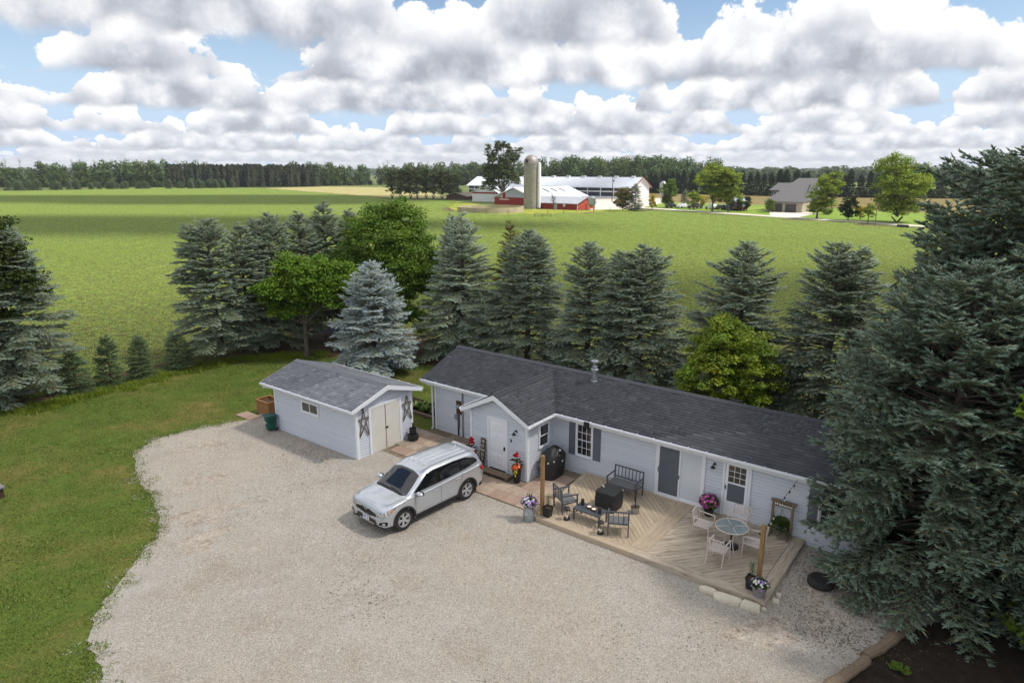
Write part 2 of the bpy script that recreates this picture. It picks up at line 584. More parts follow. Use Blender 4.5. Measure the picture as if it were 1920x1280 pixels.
# the lot runs along its own axes; the crop stands beyond its left and back tree rows
FIELD = [h2(-25.4, -45), h2(-25.4, 12.9), h2(32, 12.9), (100, 40), (118, 76), (84, 136.5), (41.5, 205), (33, 197), (22, 193), (8, 182), (-6, 184), (-15, 192), (-19, 212),
         (-22, 268), (-50, 286), (-60, 312), (-176, 484), (-212, 494), (-250, 500), (-262, 492), (-295, 404), (-420, 350), (-420, 60), (-120, -20)]
fld = sheet('crop_field', FIELD, 0.006, M_soil)
LAWN = [h2(-25.9, -45), h2(-25.9, 12.9), h2(32, 12.9), h2(32, -24), (40, -20), (-60, -20)]
lawn = sheet('lawn', LAWN, 0.010, M_lawn)
NEEDLE = [h2(-26.0, -12), h2(-25.3, -6), h2(-24.9, -1), h2(-25.8, 3), h2(-26, 13.0), h2(-10, 13.0), h2(12, 13.0), h2(22, 12.8), h2(22, 9.5), h2(8, 8.4), h2(0, 9.2), h2(-8, 9.3), h2(-13, 9.0), h2(-17, 7.0), h2(-19.5, 7.2),
          h2(-21.5, 4.6), h2(-23.4, 1.4), h2(-24.2, -4), h2(-23.4, -9)]
NEEDLE_R = rough_edge(NEEDLE, .4, .16, 3)
sheet('tree_bed', NEEDLE_R, 0.016, M_needle)
GRAVEL = [(-12.14, 29.13), (-13.49, 28.26), (-14.63, 27.37), (-15.28, 26.59), (-15.55, 25.3), (-14.75, 24.17), (-13.6, 22.4), (-12.5, 21.2), (-11.54, 19.83), (-11.08, 18.67), (-11.02, 17.77),
          (-10.89, 16.69), (-10.91, 15.82), (-10.73, 15.04), (-10.29, 14.02), (-9.76, 13.28), (-9.27, 12.61), (-8.2, 9.0), (-8.0, 4.0), (3.0, 4.0), (5.6, 10.9), (7.12, 12.61), (8.3, 13.4), (10.02, 14.41),
          h2(13.4, .6), h2(13.0, 2.4), h2(-3.5, 2.4), h2(-6.4, 1.4), h2(-12, 1.0), h2(-14.9, -.4)]
GRAVEL_R = rough_edge(GRAVEL, .16, .055, 5)
sheet('gravel_drive', GRAVEL_R, 0.022, M_gravel)
MULCH = [(10.02, 14.41), (8.3, 13.4), (7.12, 12.61), (5.6, 10.9), (3.0, 4.0), (30, 4.0), h2(30, 8), h2(14.5, 7), h2(13.0, 2.4), h2(13.4, .6)]
sheet('mulch_bed', MULCH, 0.028, M_mulch)

# ---- farm ground
sheet('tan_meadow', [(-176, 486), (-60, 314), (-46, 300), (-25, 300), (-40, 360), (-100, 520), (-150, 545)], 0.012, M_tan)
sheet('rough_grass', [(-19, 212), (-15, 192), (-6, 184), (8, 182), (22, 193), (33, 197), (41.5, 205), (38, 212), (20, 203), (5, 212), (-8, 232), (-22, 268), (-26, 250)], 0.012, M_ygrass)
sheet('farm_yard', [(24, 205.5), (38, 212), (43, 222), (60, 262), (66, 300), (30, 300), (5, 262), (20, 230)], 0.014, M_road)
sheet('farm_lawn', [(43, 222), (126, 80), (150, 110), (120, 182), (92, 232), (60, 262)], 0.014, M_flawn)
sheet('brown_field', [(60, 262), (92, 232), (120, 182), (150, 110), (420, 120), (520, 330), (150, 330), (66, 372)], 0.012, M_brown)
def ribbon(name, pts, w, z, m):
    L, Rr = [], []
    for i, p in enumerate(pts):
        a = Vector(pts[max(i - 1, 0)]); b = Vector(pts[min(i + 1, len(pts) - 1)])
        n = Vector((-(b - a).y, (b - a).x)).normalized() * w / 2
        L.append((p[0] + n.x, p[1] + n.y)); Rr.append((p[0] - n.x, p[1] - n.y))
    return sheet(name, L + Rr[::-1], z, m)
ribbon('gravel_road', [(30, 236), (38, 224), (45.5, 213), (60, 188.5), (75, 163), (87.4, 142), (106, 110), (128, 72), (150, 30)], 4.2, 0.026, M_road)
sheet('concrete_apron', [(67.5, 177), (72, 170.5), (84.5, 188), (84, 195), (74.5, 196.5)], 0.034, M_conc)

# ---- geometry-node scatter: the object's own mesh holds patch geometry (faces) and loose points; patches are instanced on the points
def scatter(name, patches, pts, rots, scales, label, cat, m, z=0.0):
    V, F, vid, T = [], [], [], []
    b = 0
    for k, (pv, pf, pt) in enumerate(patches):
        V.append(pv); F.append(pf + b); vid.append(np.full(len(pv), k)); T.append(pt); b += len(pv)
    npts = len(pts)
    P3 = np.zeros((npts, 3)); P3[:, :2] = pts; P3[:, 2] = z
    V.append(P3); vid.append(np.full(npts, -1)); T.append(np.ones((npts, 3)))
    V = np.concatenate(V); F = np.concatenate(F); vid = np.concatenate(vid); T = np.concatenate(T)
    me = np_mesh(name, V, F, m, T)
    a = me.attributes.new('pid', 'INT', 'POINT'); a.data.foreach_set('value', vid.astype(np.int32))
    pick = np.full(len(V), -1, np.int32); pick[-npts:] = rng.integers(0, len(patches), npts)
    a = me.attributes.new('pick', 'INT', 'POINT'); a.data.foreach_set('value', pick)
    rz = np.zeros(len(V), np.float32); rz[-npts:] = rots
    a = me.attributes.new('rotz', 'FLOAT', 'POINT'); a.data.foreach_set('value', rz)
    scl = np.ones(len(V), np.float32); scl[-npts:] = scales
    a = me.attributes.new('scl', 'FLOAT', 'POINT'); a.data.foreach_set('value', scl)
    o = link(name, me)
    tag(o, label, cat, kind='stuff')
    ng = bpy.data.node_groups.new(name + '_scatter', 'GeometryNodeTree')
    ng.interface.new_socket('Geometry', in_out='INPUT', socket_type='NodeSocketGeometry')
    ng.interface.new_socket('Geometry', in_out='OUTPUT', socket_type='NodeSocketGeometry')
    N = lambda t, **k: _node(ng, t, **k)
    L = ng.links.new
    gi = N('NodeGroupInput'); go = N('NodeGroupOutput')
    def attr(nm, dt):
        n = N('GeometryNodeInputNamedAttribute', data_type=dt); n.inputs['Name'].default_value = nm
        return n.outputs[0]
    def eq(sock, val):
        n = N('FunctionNodeCompare', data_type='INT', operation='EQUAL')
        L(sock, n.inputs[2]); n.inputs[3].default_value = val
        return n.outputs[0]
    pid = attr('pid', 'INT'); pk = attr('pick', 'INT'); rt = attr('rotz', 'FLOAT'); sl = attr('scl', 'FLOAT')
    jn = N('GeometryNodeJoinGeometry')
    cx = N('ShaderNodeCombineXYZ'); L(rt, cx.inputs[2])
    for k in range(len(patches)):
        sp = N('GeometryNodeSeparateGeometry', domain='POINT'); L(gi.outputs[0], sp.inputs[0]); L(eq(pid, k), sp.inputs[1])
        sq = N('GeometryNodeSeparateGeometry', domain='POINT'); L(gi.outputs[0], sq.inputs[0]); L(eq(pk, k), sq.inputs[1])
        io = N('GeometryNodeInstanceOnPoints')
        L(sq.outputs[0], io.inputs['Points']); L(sp.outputs[0], io.inputs['Instance'])
        e2r = N('FunctionNodeEulerToRotation'); L(cx.outputs[0], e2r.inputs[0]); L(e2r.outputs[0], io.inputs['Rotation'])
        L(sl, io.inputs['Scale'])
        L(io.outputs[0], jn.inputs[0])
    L(jn.outputs[0], go.inputs[0])
    md = o.modifiers.new('scatter', 'NODES'); md.node_group = ng
    return o

# crop: rows 0.76 m apart, running away to the right
ROWA = R(43.0)
PS = 6.0
def crop_patch(seed, lod=False, PS=PS):
    g_ = np.random.default_rng(seed)
    V, F, T = [], [], []
    b = 0
    for r_ in range(int(PS / .5)):
        y0 = (r_ + .5) * .5 - PS / 2
        x = -PS / 2
        while x < PS / 2:
            x += g_.uniform(.08, .15) * (2.1 if lod else 1)
            if g_.random() < .05: continue
            yy = y0 + g_.normal(0, .02)
            hgt = g_.uniform(.16, .30)
            tn = g_.uniform(.75, 1.25); hue = g_.uniform(-.12, .12)
            tv = np.array([tn * (1 + hue), tn, tn * (1 - hue)])
            a0 = g_.uniform(0, 6.28)
            for k in range(5):
                a = a0 + k * 1.26 + g_.uniform(-.5, .5)
                d = np.array([math.cos(a), math.sin(a), 0]); s_ = np.array([-d[1], d[0], 0])
                l = g_.uniform(.13, .25) * (1.4 if lod else 1); w = .028 * (1.9 if lod else 1)
                hh = hgt * g_.uniform(.6, 1.1)
                c0 = np.array([x, yy, hh * .35]); c1 = c0 + d * l * .55 + [0, 0, hh * .55]; c2 = c0 + d * l + [0, 0, hh * .30]
                V += [c0, c1 - s_ * w, c1 + s_ * w, c2]
                F += [[b, b + 1, b + 2], [b + 1, b + 3, b + 2]]
                T += [tv * .85, tv, tv, tv * 1.12]
                b += 4
    return np.array(V), np.array(F), np.array(T)
M_crop = mat('crop_leaf', S(142, 166, 76), S(158, 180, 92), scale=.6, rough=.55, tint='tint', trans=.35, spec=.35)
ca, sa = math.cos(R(90) - ROWA), math.sin(R(90) - ROWA)
ii, jj = np.meshgrid(np.arange(-110, 110), np.arange(-110, 110))
gx = ii.ravel() * PS; gy = jj.ravel() * PS
pts = np.stack([gx * ca - gy * sa, gx * sa + gy * ca + 150], 1)
keep = inpoly(pts, FIELD) & (np.abs(pts[:, 0]) < 60 + pts[:, 1] * .9) & (pts[:, 1] > 8)
ed = edge_dist(pts, FIELD)
pts_in = pts[keep & (ed > 2.4)]
near = np.hypot(pts_in[:, 0], pts_in[:, 1]) < 130
rz = np.where(rng.random(len(pts_in)) < .5, 0, math.pi) + (R(90) - ROWA)
scatter('crop_plants', [crop_patch(s) for s in (11, 12, 13)], pts_in[near], rz[near], np.ones(near.sum()),
        'young green crop plants in rows over the wide field behind the trees', 'crop', M_crop, .006)
scatter('crop_plants', [crop_patch(s, True) for s in (14, 15)], pts_in[~near], rz[~near], np.ones((~near).sum()),
        'green crop covering the far part of the field below the woods', 'crop', M_crop, .006)

PSs = 1.5
nn_ = 62
ii, jj = np.meshgrid(np.arange(-nn_, nn_), np.arange(-nn_, nn_))
gx = ii.ravel() * PSs; gy = jj.ravel() * PSs
pe = np.stack([gx * ca - gy * sa, gx * sa + gy * ca + 50], 1)
k_ = inpoly(pe, FIELD) & (edge_dist(pe, FIELD) > .55) & (np.hypot(pe[:, 0], pe[:, 1]) < 75) & (pe[:, 1] > 14)
# only where no large patch already stands
d_ = pe @ np.array([[ca, -sa], [sa, ca]]) - np.array([150 * sa, 150 * ca])
big = {(int(round(a)), int(round(b))) for a, b in ((pts_in @ np.array([[ca, -sa], [sa, ca]]) - np.array([150 * sa, 150 * ca])) / PS)}
k_ &= np.array([(int(round(a)), int(round(b))) not in big for a, b in d_ / PS])
pe = pe[k_]
scatter('crop_plants', [crop_patch(s, False, PSs) for s in (16, 17, 18)], pe, np.full(len(pe), R(90) - ROWA), np.ones(len(pe)),
        'ragged outer plants of the crop next to the tree rows', 'crop', M_crop, .006)

# lawn tufts
def tuft_patch(seed, size, n, hmin, hmax):
    g_ = np.random.default_rng(seed)
    c = np.zeros((n, 3)); c[:, :2] = g_.uniform(-size / 2, size / 2, (n, 2))
    a = g_.uniform(0, 6.28, n); d = np.stack([np.cos(a), np.sin(a), np.zeros(n)], 1); s_ = np.stack([-d[:, 1], d[:, 0], d[:, 2]], 1)
    h = g_.uniform(hmin, hmax, n)[:, None]
    tip = c + d * h * .8 + np.array([0, 0, 1]) * h
    w = g_.uniform(.010, .018, n)[:, None]
    V = np.stack([c - s_ * w, c + s_ * w, tip], 1).reshape(-1, 3)
    F = np.arange(n * 3).reshape(-1, 3)
    t = g_.uniform(.7, 1.3, n); hue = g_.uniform(-.15, .2, n)
    T = np.repeat(np.stack([t * (1 + hue), t, t * (1 - .5 * hue)], 1), 3, 0)
    return V, F, T
M_blade = mat('grass_blade', S(106, 126, 52), S(124, 138, 64), scale=.4, rough=.6, tint='tint', trans=.25, spec=.3)
SH = [h2(-12.2, -2.8), h2(-6.2, -2.8), h2(-6.2, .8), h2(-12.2, .8)]
HO = [h2(-6.7, -.3), h2(12, -.3), h2(12, 6.5), h2(-6.7, 6.5)]
gx, gy = np.meshgrid(np.arange(-30, 6, .9), np.arange(11.5, 46, .9))
pts = np.stack([gx.ravel(), gy.ravel()], 1) + rng.uniform(-.25, .25, (gx.size, 2))
ok = inpoly(pts, LAWN) & (~inpoly(pts, GRAVEL)) & (~inpoly(pts, NEEDLE)) & (~inpoly(pts, SH)) & (~inpoly(pts, HO)) & (edge_dist(pts, GRAVEL) > .45)
pts = pts[ok]
scatter('lawn_grass', [tuft_patch(s, 1.1, 520, .015, .042) for s in (21, 22, 23)], pts, rng.uniform(0, 6.28, len(pts)), rng.uniform(.8, 1.3, len(pts)),
        'short mown grass of the lawn left of the gravel drive', 'grass', M_blade, .010)
# ragged weeds where lawn meets gravel and along the small trees
W = []
for i in range(0, 17):
    a, b_ = np.array(GRAVEL[i]), np.array(GRAVEL[i + 1])
    for k in range(int(np.linalg.norm(b_ - a) * 7)):
        W.append(a + (b_ - a) * rng.random() + rng.normal(0, .15, 2))
W = np.array(W)
scatter('edge_weeds', [tuft_patch(s, .42, 60, .02, .055) for s in (31, 32)], W, rng.uniform(0, 6.28, len(W)), rng.uniform(.6, 1.5, len(W)),
        'ragged grass tufts along the curved edge of the gravel', 'grass', M_blade, .012)
W = []
for (x0, y0, x1, y1, n) in ((-23.6, -9, -24.0, 2.5, 260), (-24.0, 2.5, -20.5, 6.5, 90)):
    for k in range(n):
        t = rng.random()
        W.append(h2(x0 + (x1 - x0) * t + rng.normal(0, .35), y0 + (y1 - y0) * t + rng.normal(0, .3)))
W = np.array(W)
M_weed = mat('weed_leaf', S(110, 134, 34), S(134, 150, 46), scale=.6, rough=.6, tint='tint', trans=.3, spec=.3)
scatter('tall_grass', [tuft_patch(s, .6, 90, .08, .24) for s in (33, 34)], W, rng.uniform(0, 6.28, len(W)), rng.uniform(.6, 1.3, len(W)),
        'taller bright green grass between the little spruces and the lawn', 'grass', M_weed, .012)

# loose pebbles on the drive
def pebble_patch(seed, size, n):
    g_ = np.random.default_rng(seed)
    c = np.zeros((n, 3)); c[:, :2] = g_.uniform(-size / 2, size / 2, (n, 2))
    r_ = g_.uniform(.008, .019, n)[:, None]
    a = g_.uniform(0, 6.28, n)
    e1 = np.stack([np.cos(a), np.sin(a), np.zeros(n)], 1) * r_ * 1.3; e2 = np.stack([-np.sin(a), np.cos(a), np.zeros(n)], 1) * r_ * .9
    up = np.array([0, 0, 1]) * r_
    V = np.stack([c - e1, c - e2, c + e1, c + e2, c + up * 1.0], 1).reshape(-1, 3)
    k = np.arange(n)[:, None] * 5
    F = np.concatenate([k + np.array([[0, 1, 4]]), k + np.array([[1, 2, 4]]), k + np.array([[2, 3, 4]]), k + np.array([[3, 0, 4]])])
    t = np.clip(g_.normal(.98, .24, n), .40, 1.4); w = g_.uniform(-.05, .07, n)
    T = np.repeat(np.stack([t * (1 + w), t, t * (1 - w)], 1), 5, 0)
    return V, F, T
M_peb = mat('pebble', S(182, 176, 168), S(168, 161, 152), scale=3, rough=.9, tint='tint', spec=.2)
gx, gy = np.meshgrid(np.arange(-16, 12, 1.4), np.arange(9.5, 30, 1.4))
pts = np.stack([gx.ravel(), gy.ravel()], 1)
ok = inpoly(pts, GRAVEL) & (~inpoly(pts, SH)) & (edge_dist(pts, GRAVEL) > .6)
pts = pts[ok]
scatter('loose_pebbles', [pebble_patch(s, 1.5, 1300) for s in (41, 42, 43)], pts, rng.uniform(0, 6.28, len(pts)), np.ones(len(pts)),
        'pale crushed stone covering the drive around the car', 'gravel', M_peb, .022)
W = []
for i in range(0, 17):
    a, b_ = np.array(GRAVEL[i]), np.array(GRAVEL[i + 1])
    for k in range(int(np.linalg.norm(b_ - a) * 1.6)):
        W.append(a + (b_ - a) * rng.random() + rng.normal(0, .16, 2))
W = np.array(W)
scatter('scattered_stones', [pebble_patch(s, .6, 60) for s in (44, 45)], W, rng.uniform(0, 6.28, len(W)), rng.uniform(.8, 1.2, len(W)),
        'stray stones spread along the grassy edge of the drive', 'gravel', M_peb, .018)

# worn earth and litter on the drive
M_dirt = ground_mat('dirty_gravel', [(S(180, 169, 155),), (S(146, 130, 114), 1.4, .46, .66), (S(190, 181, 170), 5.0, .46, .64), (S(92, 90, 50), 2.6, .60, .74), (S(96, 80, 66), 7.0, .60, .72)], stones=(34.0, .32), bump=.9, bdist=.02)
def blot(name, cx, cy, rx, ry, rot, seed, m=None, z=.026):
    rr_ = random.Random(seed); P_ = []
    for k in range(60):
        a = 6.2832 * k / 60
        q = 1 + .22 * math.sin(3 * a + seed) + .16 * math.sin(5 * a + 2 * seed) + .12 * math.sin(9 * a + seed * 3) + rr_.uniform(-.12, .12)
        x, y = rx * q * math.cos(a), ry * q * math.sin(a)
        P_.append((cx + x * math.cos(rot) - y * math.sin(rot), cy + x * math.sin(rot) + y * math.cos(rot)))
    return sheet(name, P_, z, m or M_dirt)
blot('worn_patch', -10.2, 20.2, 1.0, .6, .6, 1); blot('worn_patch', -9.6, 18.6, .8, .45, 1.1, 2, z=.027); blot('worn_patch', -11.6, 22.6, 1.0, .55, .8, 3)
blot('worn_patch', *h2(11.2, -.2), 1.7, 1.2, .2, 4); blot('worn_patch', *h2(9.6, -3.1), .9, .5, .3, 6, z=.027)
blot('worn_patch', *h2(-9.0, -3.2), 1.6, .45, RZ, 8); blot('worn_patch', -12.6, 25.8, 1.1, .5, .2, 10)
def litter_patch(seed, n):
    g_ = np.random.default_rng(seed)
    c = np.zeros((n, 3)); c[:, :2] = g_.normal(0, .45, (n, 2)); c[:, 2] = .01
    a = g_.uniform(0, 6.28, n); d = np.stack([np.cos(a), np.sin(a), g_.uniform(-.1, .3, n)], 1); s_ = np.stack([-d[:, 1], d[:, 0], np.zeros(n)], 1)
    L_ = g_.uniform(.015, .05, n)[:, None]; w = g_.uniform(.006, .014, n)[:, None]
    V = np.stack([c - d * L_, c - s_ * w, c + d * L_ + [0, 0, .01], c + s_ * w], 1).reshape(-1, 3)
    i = np.arange(n)[:, None] * 4
    t = g_.uniform(.5, 1.2, n)
    return V, np.concatenate([i + [[0, 1, 2]], i + [[0, 2, 3]]]), np.repeat(np.stack([t, t, t], 1), 4, 0)
W = [h2(rng.uniform(-13, 12), rng.uniform(-9, -2.4)) for _ in range(22)] + [h2(rng.uniform(9.6, 12.5), rng.uniform(-3, 1.5)) for _ in range(60)]
W = np.array(W); W = W[inpoly(W, GRAVEL)]
scatter('leaf_litter', [litter_patch(s, 60) for s in (46, 47, 48)], W, rng.uniform(0, 6.28, len(W)), rng.uniform(.5, 1.2, len(W)),
        'sparse brown leaf and needle litter strewn over the gravel', 'litter', mat('dry_litter', S(128, 108, 84), S(104, 92, 64), scale=3, rough=.9, tint='tint'), .024)
# ------------------------------------------------------------------ house and shed
M_side = mat('vinyl_siding', S(214, 219, 228), S(206, 212, 222), scale=.9, rough=.5, spec=.4, objrand=.03)
M_side2 = mat('shed_siding', S(216, 221, 231), S(208, 214, 226), scale=.9, rough=.5, spec=.4, objrand=.025)
M_trim = mat('white_trim', S(236, 239, 245), S(228, 231, 238), scale=2, rough=.42)
M_door = mat('white_door', S(238, 241, 248), S(232, 235, 243), scale=1.5, rough=.4)
M_shutter = mat('grey_shutter', S(104, 110, 122), S(96, 101, 113), scale=3, rough=.55)
M_glass = mat('window_glass', S(34, 36, 40), S(44, 45, 48), scale=1.2, rough=.04, spec=.9)
M_glassb = mat('curtained_glass', S(64, 58, 52), S(38, 38, 40), scale=2.5, rough=.05, spec=.9)
M_screen = mat('insect_screen', S(96, 102, 112), S(88, 94, 104), scale=2, rough=.5)
M_blind = mat('white_blind_glass', S(214, 220, 228), S(206, 213, 222), scale=2, rough=.1, spec=.8)
M_black = mat('black_metal', S(26, 26, 28), S(34, 34, 36), scale=8, rough=.45)
M_galv = mat('galvanised_steel', S(176, 182, 188), S(150, 157, 164), scale=9, rough=.38, metal=.75)
M_shing = mat('asphalt_shingle', S(84, 86, 92), S(74, 76, 82), scale=40, rough=.92, spec=.25, tint='tint', bump=.4, bscale=160, bdist=.004)
M_shing2 = mat('asphalt_shingle_shed', S(126, 129, 136), S(110, 113, 120), scale=40, rough=.92, spec=.25, tint='tint', bump=.4, bscale=160, bdist=.004)
M_roofu = mat('roof_underlay', S(58, 58, 64), S(50, 50, 56), scale=6, rough=.9)
M_roofu2 = mat('roof_underlay_shed', S(96, 98, 104), S(86, 88, 94), scale=6, rough=.9)
M_found = mat('foundation_block', S(120, 112, 102), S(98, 90, 82), scale=9, rough=.9, bump=.4, bscale=40)
M_grey = mat('grey_utility', S(140, 144, 150), S(126, 130, 136), scale=5, rough=.5)
M_brown = mat('brown_board', S(84, 62, 50), S(68, 50, 42), scale=8, rough=.8)

COURSE = .115
def board_mesh(m):
    pr_ = [(0, 0), (-.030, 0), (-.024, COURSE - .034), (-.002, COURSE - .030), (-.002, COURSE)]
    n = len(pr_)
    me = MB().add([(0, y, z) for y, z in pr_] + [(1, y, z) for y, z in pr_],
                  [(i + 1, i, n + i, n + i + 1)[::-1] for i in range(n - 1)] + [tuple(range(n)), tuple(range(2 * n - 1, n - 1, -1))]).mesh('siding_board', m)
    return me
ME_BOARD = board_mesh(M_side); ME_BOARD2 = board_mesh(M_side2)

def wall(parent, loc, rot, W, z1, openings=(), gable=None, board=None, m=None, zb=0.02, boards=True):
    """loc/rot in the parent's frame; x runs along the wall, -y is outside. gable=(peak_x, peak_z)"""
    poly = [(0, 0), (W, 0), (W, z1)] + ([gable] if gable else []) + [(0, z1)]
    n = len(poly)
    mb = MB().add([(x, 0, z) for x, z in poly] + [(x, .12, z) for x, z in poly],
                  [tuple(range(n)), tuple(range(2 * n - 1, n - 1, -1))] + [(i, n + i, n + (i + 1) % n, (i + 1) % n) for i in range(n)])
    w = mb.build('wall', m or M_side, parent, loc=loc, rot=(0, 0, rot))
    if not boards: return w
    z = zb
    top = gable[1] if gable else z1
    while z < top - .03:
        a, b = 0.0, W
        zt = z + COURSE
        if zt > z1:
            if not gable: break
            t = min(1, max(0, (zt - z1) / (gable[1] - z1)))
            a, b = gable[0] * t, W + (gable[0] - W) * t
        segs = [(a, b)]
        for (x0, x1, o0, o1) in openings:
            if min(zt, o1) - max(z, o0) > .3 * COURSE:
                ns = []
                for (p, q) in segs:
                    if x1 <= p or x0 >= q: ns.append((p, q)); continue
                    if x0 > p: ns.append((p, x0))
                    if x1 < q: ns.append((x1, q))
                segs = ns
        for (p, q) in segs:
            if q - p > .03:
                link('siding_board', board or ME_BOARD, w, (p, 0, z), None, (q - p, 1, 1))
        z += COURSE
    return w

def trim_box(parent, name, loc, rot, x0, x1, y0, y1, z0, z1, m=None, bevel=0):
    return MB().box(x0, x1, y0, y1, z0, z1).build(name, m or M_trim, parent, bevel=bevel, loc=loc, rot=(0, 0, rot))

def window(parent, loc, rot, x0, x1, z0, z1, kind='hung', glass=None, grid=None):
    g = glass or M_glass
    t = .055
    mb = MB()
    for (a, b, c, d) in ((x0 - t, x0, z0 - t, z1 + t), (x1, x1 + t, z0 - t, z1 + t), (x0, x1, z1, z1 + t), (x0, x1, z0 - t * 1.2, z0)):
        mb.box(a, b, -.055, .0, c, d)
    win = mb.build('window', M_trim, parent, loc=loc, rot=(0, 0, rot))
    def sash(a, b, c, d, yo, gm, grid):
        s = .032
        fr = MB()
        for q in ((a, a + s, c, d), (b - s, b, c, d), (a + s, b - s, c, c + s), (a + s, b - s, d - s, d)):
            fr.box(q[0], q[1], yo - .018, yo, q[2], q[3])
        fr.build('sash', M_trim, win)
        if not grid:
            MB().box(a + s, b - s, yo - .008, yo - .002, c + s, d - s).build('pane', gm, win)
            return
        nx, nz = grid
        cw = (b - a - 2 * s) / nx; ch = (d - c - 2 * s) / nz
        for i in range(nx):
            for j in range(nz):
                MB().box(a + s + i * cw + .008, a + s + (i + 1) * cw - .008, yo - .008, yo - .002, c + s + j * ch + .008, c + s + (j + 1) * ch - .008).build('pane', gm if (i + j) % 3 else M_glassb, win)
        for i in range(1, nx):
            MB().box(a + s + i * cw - .009, a + s + i * cw + .009, yo - .014, yo - .001, c + s, d - s).build('muntin', M_trim, win)
        for j in range(1, nz):
            MB().box(a + s, b - s, yo - .0135, yo - .0015, c + s + j * ch - .009, c + s + j * ch + .009).build('muntin', M_trim, win)
    if kind == 'hung':
        zm = (z0 + z1) / 2
        sash(x0, x1, z0, zm + .015, -.014, g, grid)
        sash(x0, x1, zm - .015, z1, -.034, g, grid)
    else:
        xm = (x0 + x1) / 2
        sash(x0, xm + .015, z0, z1, -.034, g, None)
        sash(xm - .015, x1, z0, z1, -.014, M_glassb, None)
    return win

SH_TINTS = [.76, .88, .95, 1.0, 1.08, 1.24]
def shingle_set(m):
    ms = []
    for t in SH_TINTS:
        V = np.array([(0, 0, 0), (1, 0, 0), (0, 0, .013), (1, 0, .013), (0, .165, .001), (1, .165, .001)], float)
        me = MB().add(V, [(0, 1, 3, 2), (2, 3, 5, 4), (0, 2, 4), (1, 5, 3)]).mesh('shingle', m)
        a = me.color_attributes.new('tint', 'FLOAT_COLOR', 'POINT')
        a.data.foreach_set('color', np.tile([t, t, t * 1.01, 1], (6, 1)).astype(np.float32).ravel())
        ms.append(me)
    return ms

def shingles(roof, root, frames, meshes, m, seed, nmax=300):
    """frames: list of (origin, eu, ev, U, V, allowed(u,v))"""
    rr = random.Random(seed)
    items = []
    for (o, eu, ev, U, Vv, ok) in frames:
        o, eu, ev = Vector(o), Vector(eu), Vector(ev)
        n = eu.cross(ev)
        v, k = 0.0, 0
        while v < Vv - .02:
            u = -rr.uniform(0, .3)
            while u < U:
                w = rr.choice((.14, .18, .22, .26, .32, .36))
                a, b = max(u, 0), min(u + w, U)
                u += w
                if b - a < .03 or not ok((a + b) / 2, v + .05): continue
                p = o + eu * a + ev * v + n * rr.uniform(.001, .005)
                items.append((p, b - a, eu, ev, n, rr.choices(range(6), (1, 2, 3, 3, 2, 1))[0]))
            v += .142; k += 1
    mw = root.matrix_world if root.matrix_world != Matrix() else Matrix.LocRotScale(root.location, root.rotation_euler, None)
    mw = Matrix.LocRotScale(root.location, root.rotation_euler, None)
    items.sort(key=lambda q: (mw @ q[0] - Vector((0, 0, 11.1))).length)
    for (p, w, eu, ev, n, t) in items[:nmax]:
        ob = link('shingle', meshes[t], roof)
        M3 = Matrix((eu, ev, n)).transposed().to_4x4()
        ob.matrix_local = Matrix.Translation(p) @ M3 @ Matrix.Diagonal((w * .985, 1, 1, 1))
    rest = items[nmax:]
    V, F, T = [], [], []
    for (p, w, eu, ev, n, t) in rest:
        b = len(V)
        w *= .985
        for (x, y, z) in ((0, 0, 0), (1, 0, 0), (0, 0, .013), (1, 0, .013), (0, .165, .001), (1, .165, .001)):
            V.append(p + eu * (x * w) + ev * y + n * z)
        for f in ((0, 1, 3), (0, 3, 2), (2, 3, 5), (2, 5, 4), (0, 2, 4), (1, 5, 3)):
            F.append([b + i for i in f])
        T += [[SH_TINTS[t]] * 3] * 6
    if rest:
        o2 = link('shingle_field', np_mesh('shingle_field', np.array(V), np.array(F), m, np.array(T)), roof)
        o2['kind'] = 'stuff'

def ridge_caps(roof, a, b, slope, m, meshes_cache={}):
    a, b = Vector(a), Vector(b)
    d = (b - a); L = d.length; d.normalize()
    n = int(L / .24)
    key = m.name
    if key not in meshes_cache:
        hw_ = .15
        vs = []
        for (x, lift) in ((0, .020), (.30, .008)):
            vs += [(x, -hw_, -hw_ * slope + lift), (x, 0, lift), (x, hw_, -hw_ * slope + lift), (x, hw_, -hw_ * slope + lift - .012), (x, 0, lift - .012), (x, -hw_, -hw_ * slope + lift - .012)]
        me = MB().add(vs, [(0, 6, 7, 1), (1, 7, 8, 2), (0, 1, 4, 5), (1, 2, 3, 4), (0, 5, 11, 6), (2, 8, 9, 3)]).mesh('ridge_cap', m)
        at = me.color_attributes.new('tint', 'FLOAT_COLOR', 'POINT')
        at.data.foreach_set('color', np.tile([.92, .92, .93, 1], (12, 1)).astype(np.float32).ravel())
        meshes_cache[key] = me
    ang = math.atan2(d.y, d.x)
    for i in range(n):
        p = a + d * (i * .24)
        link('ridge_cap', meshes_cache[key], roof, p + Vector((0, 0, .012)), (0, 0, ang))

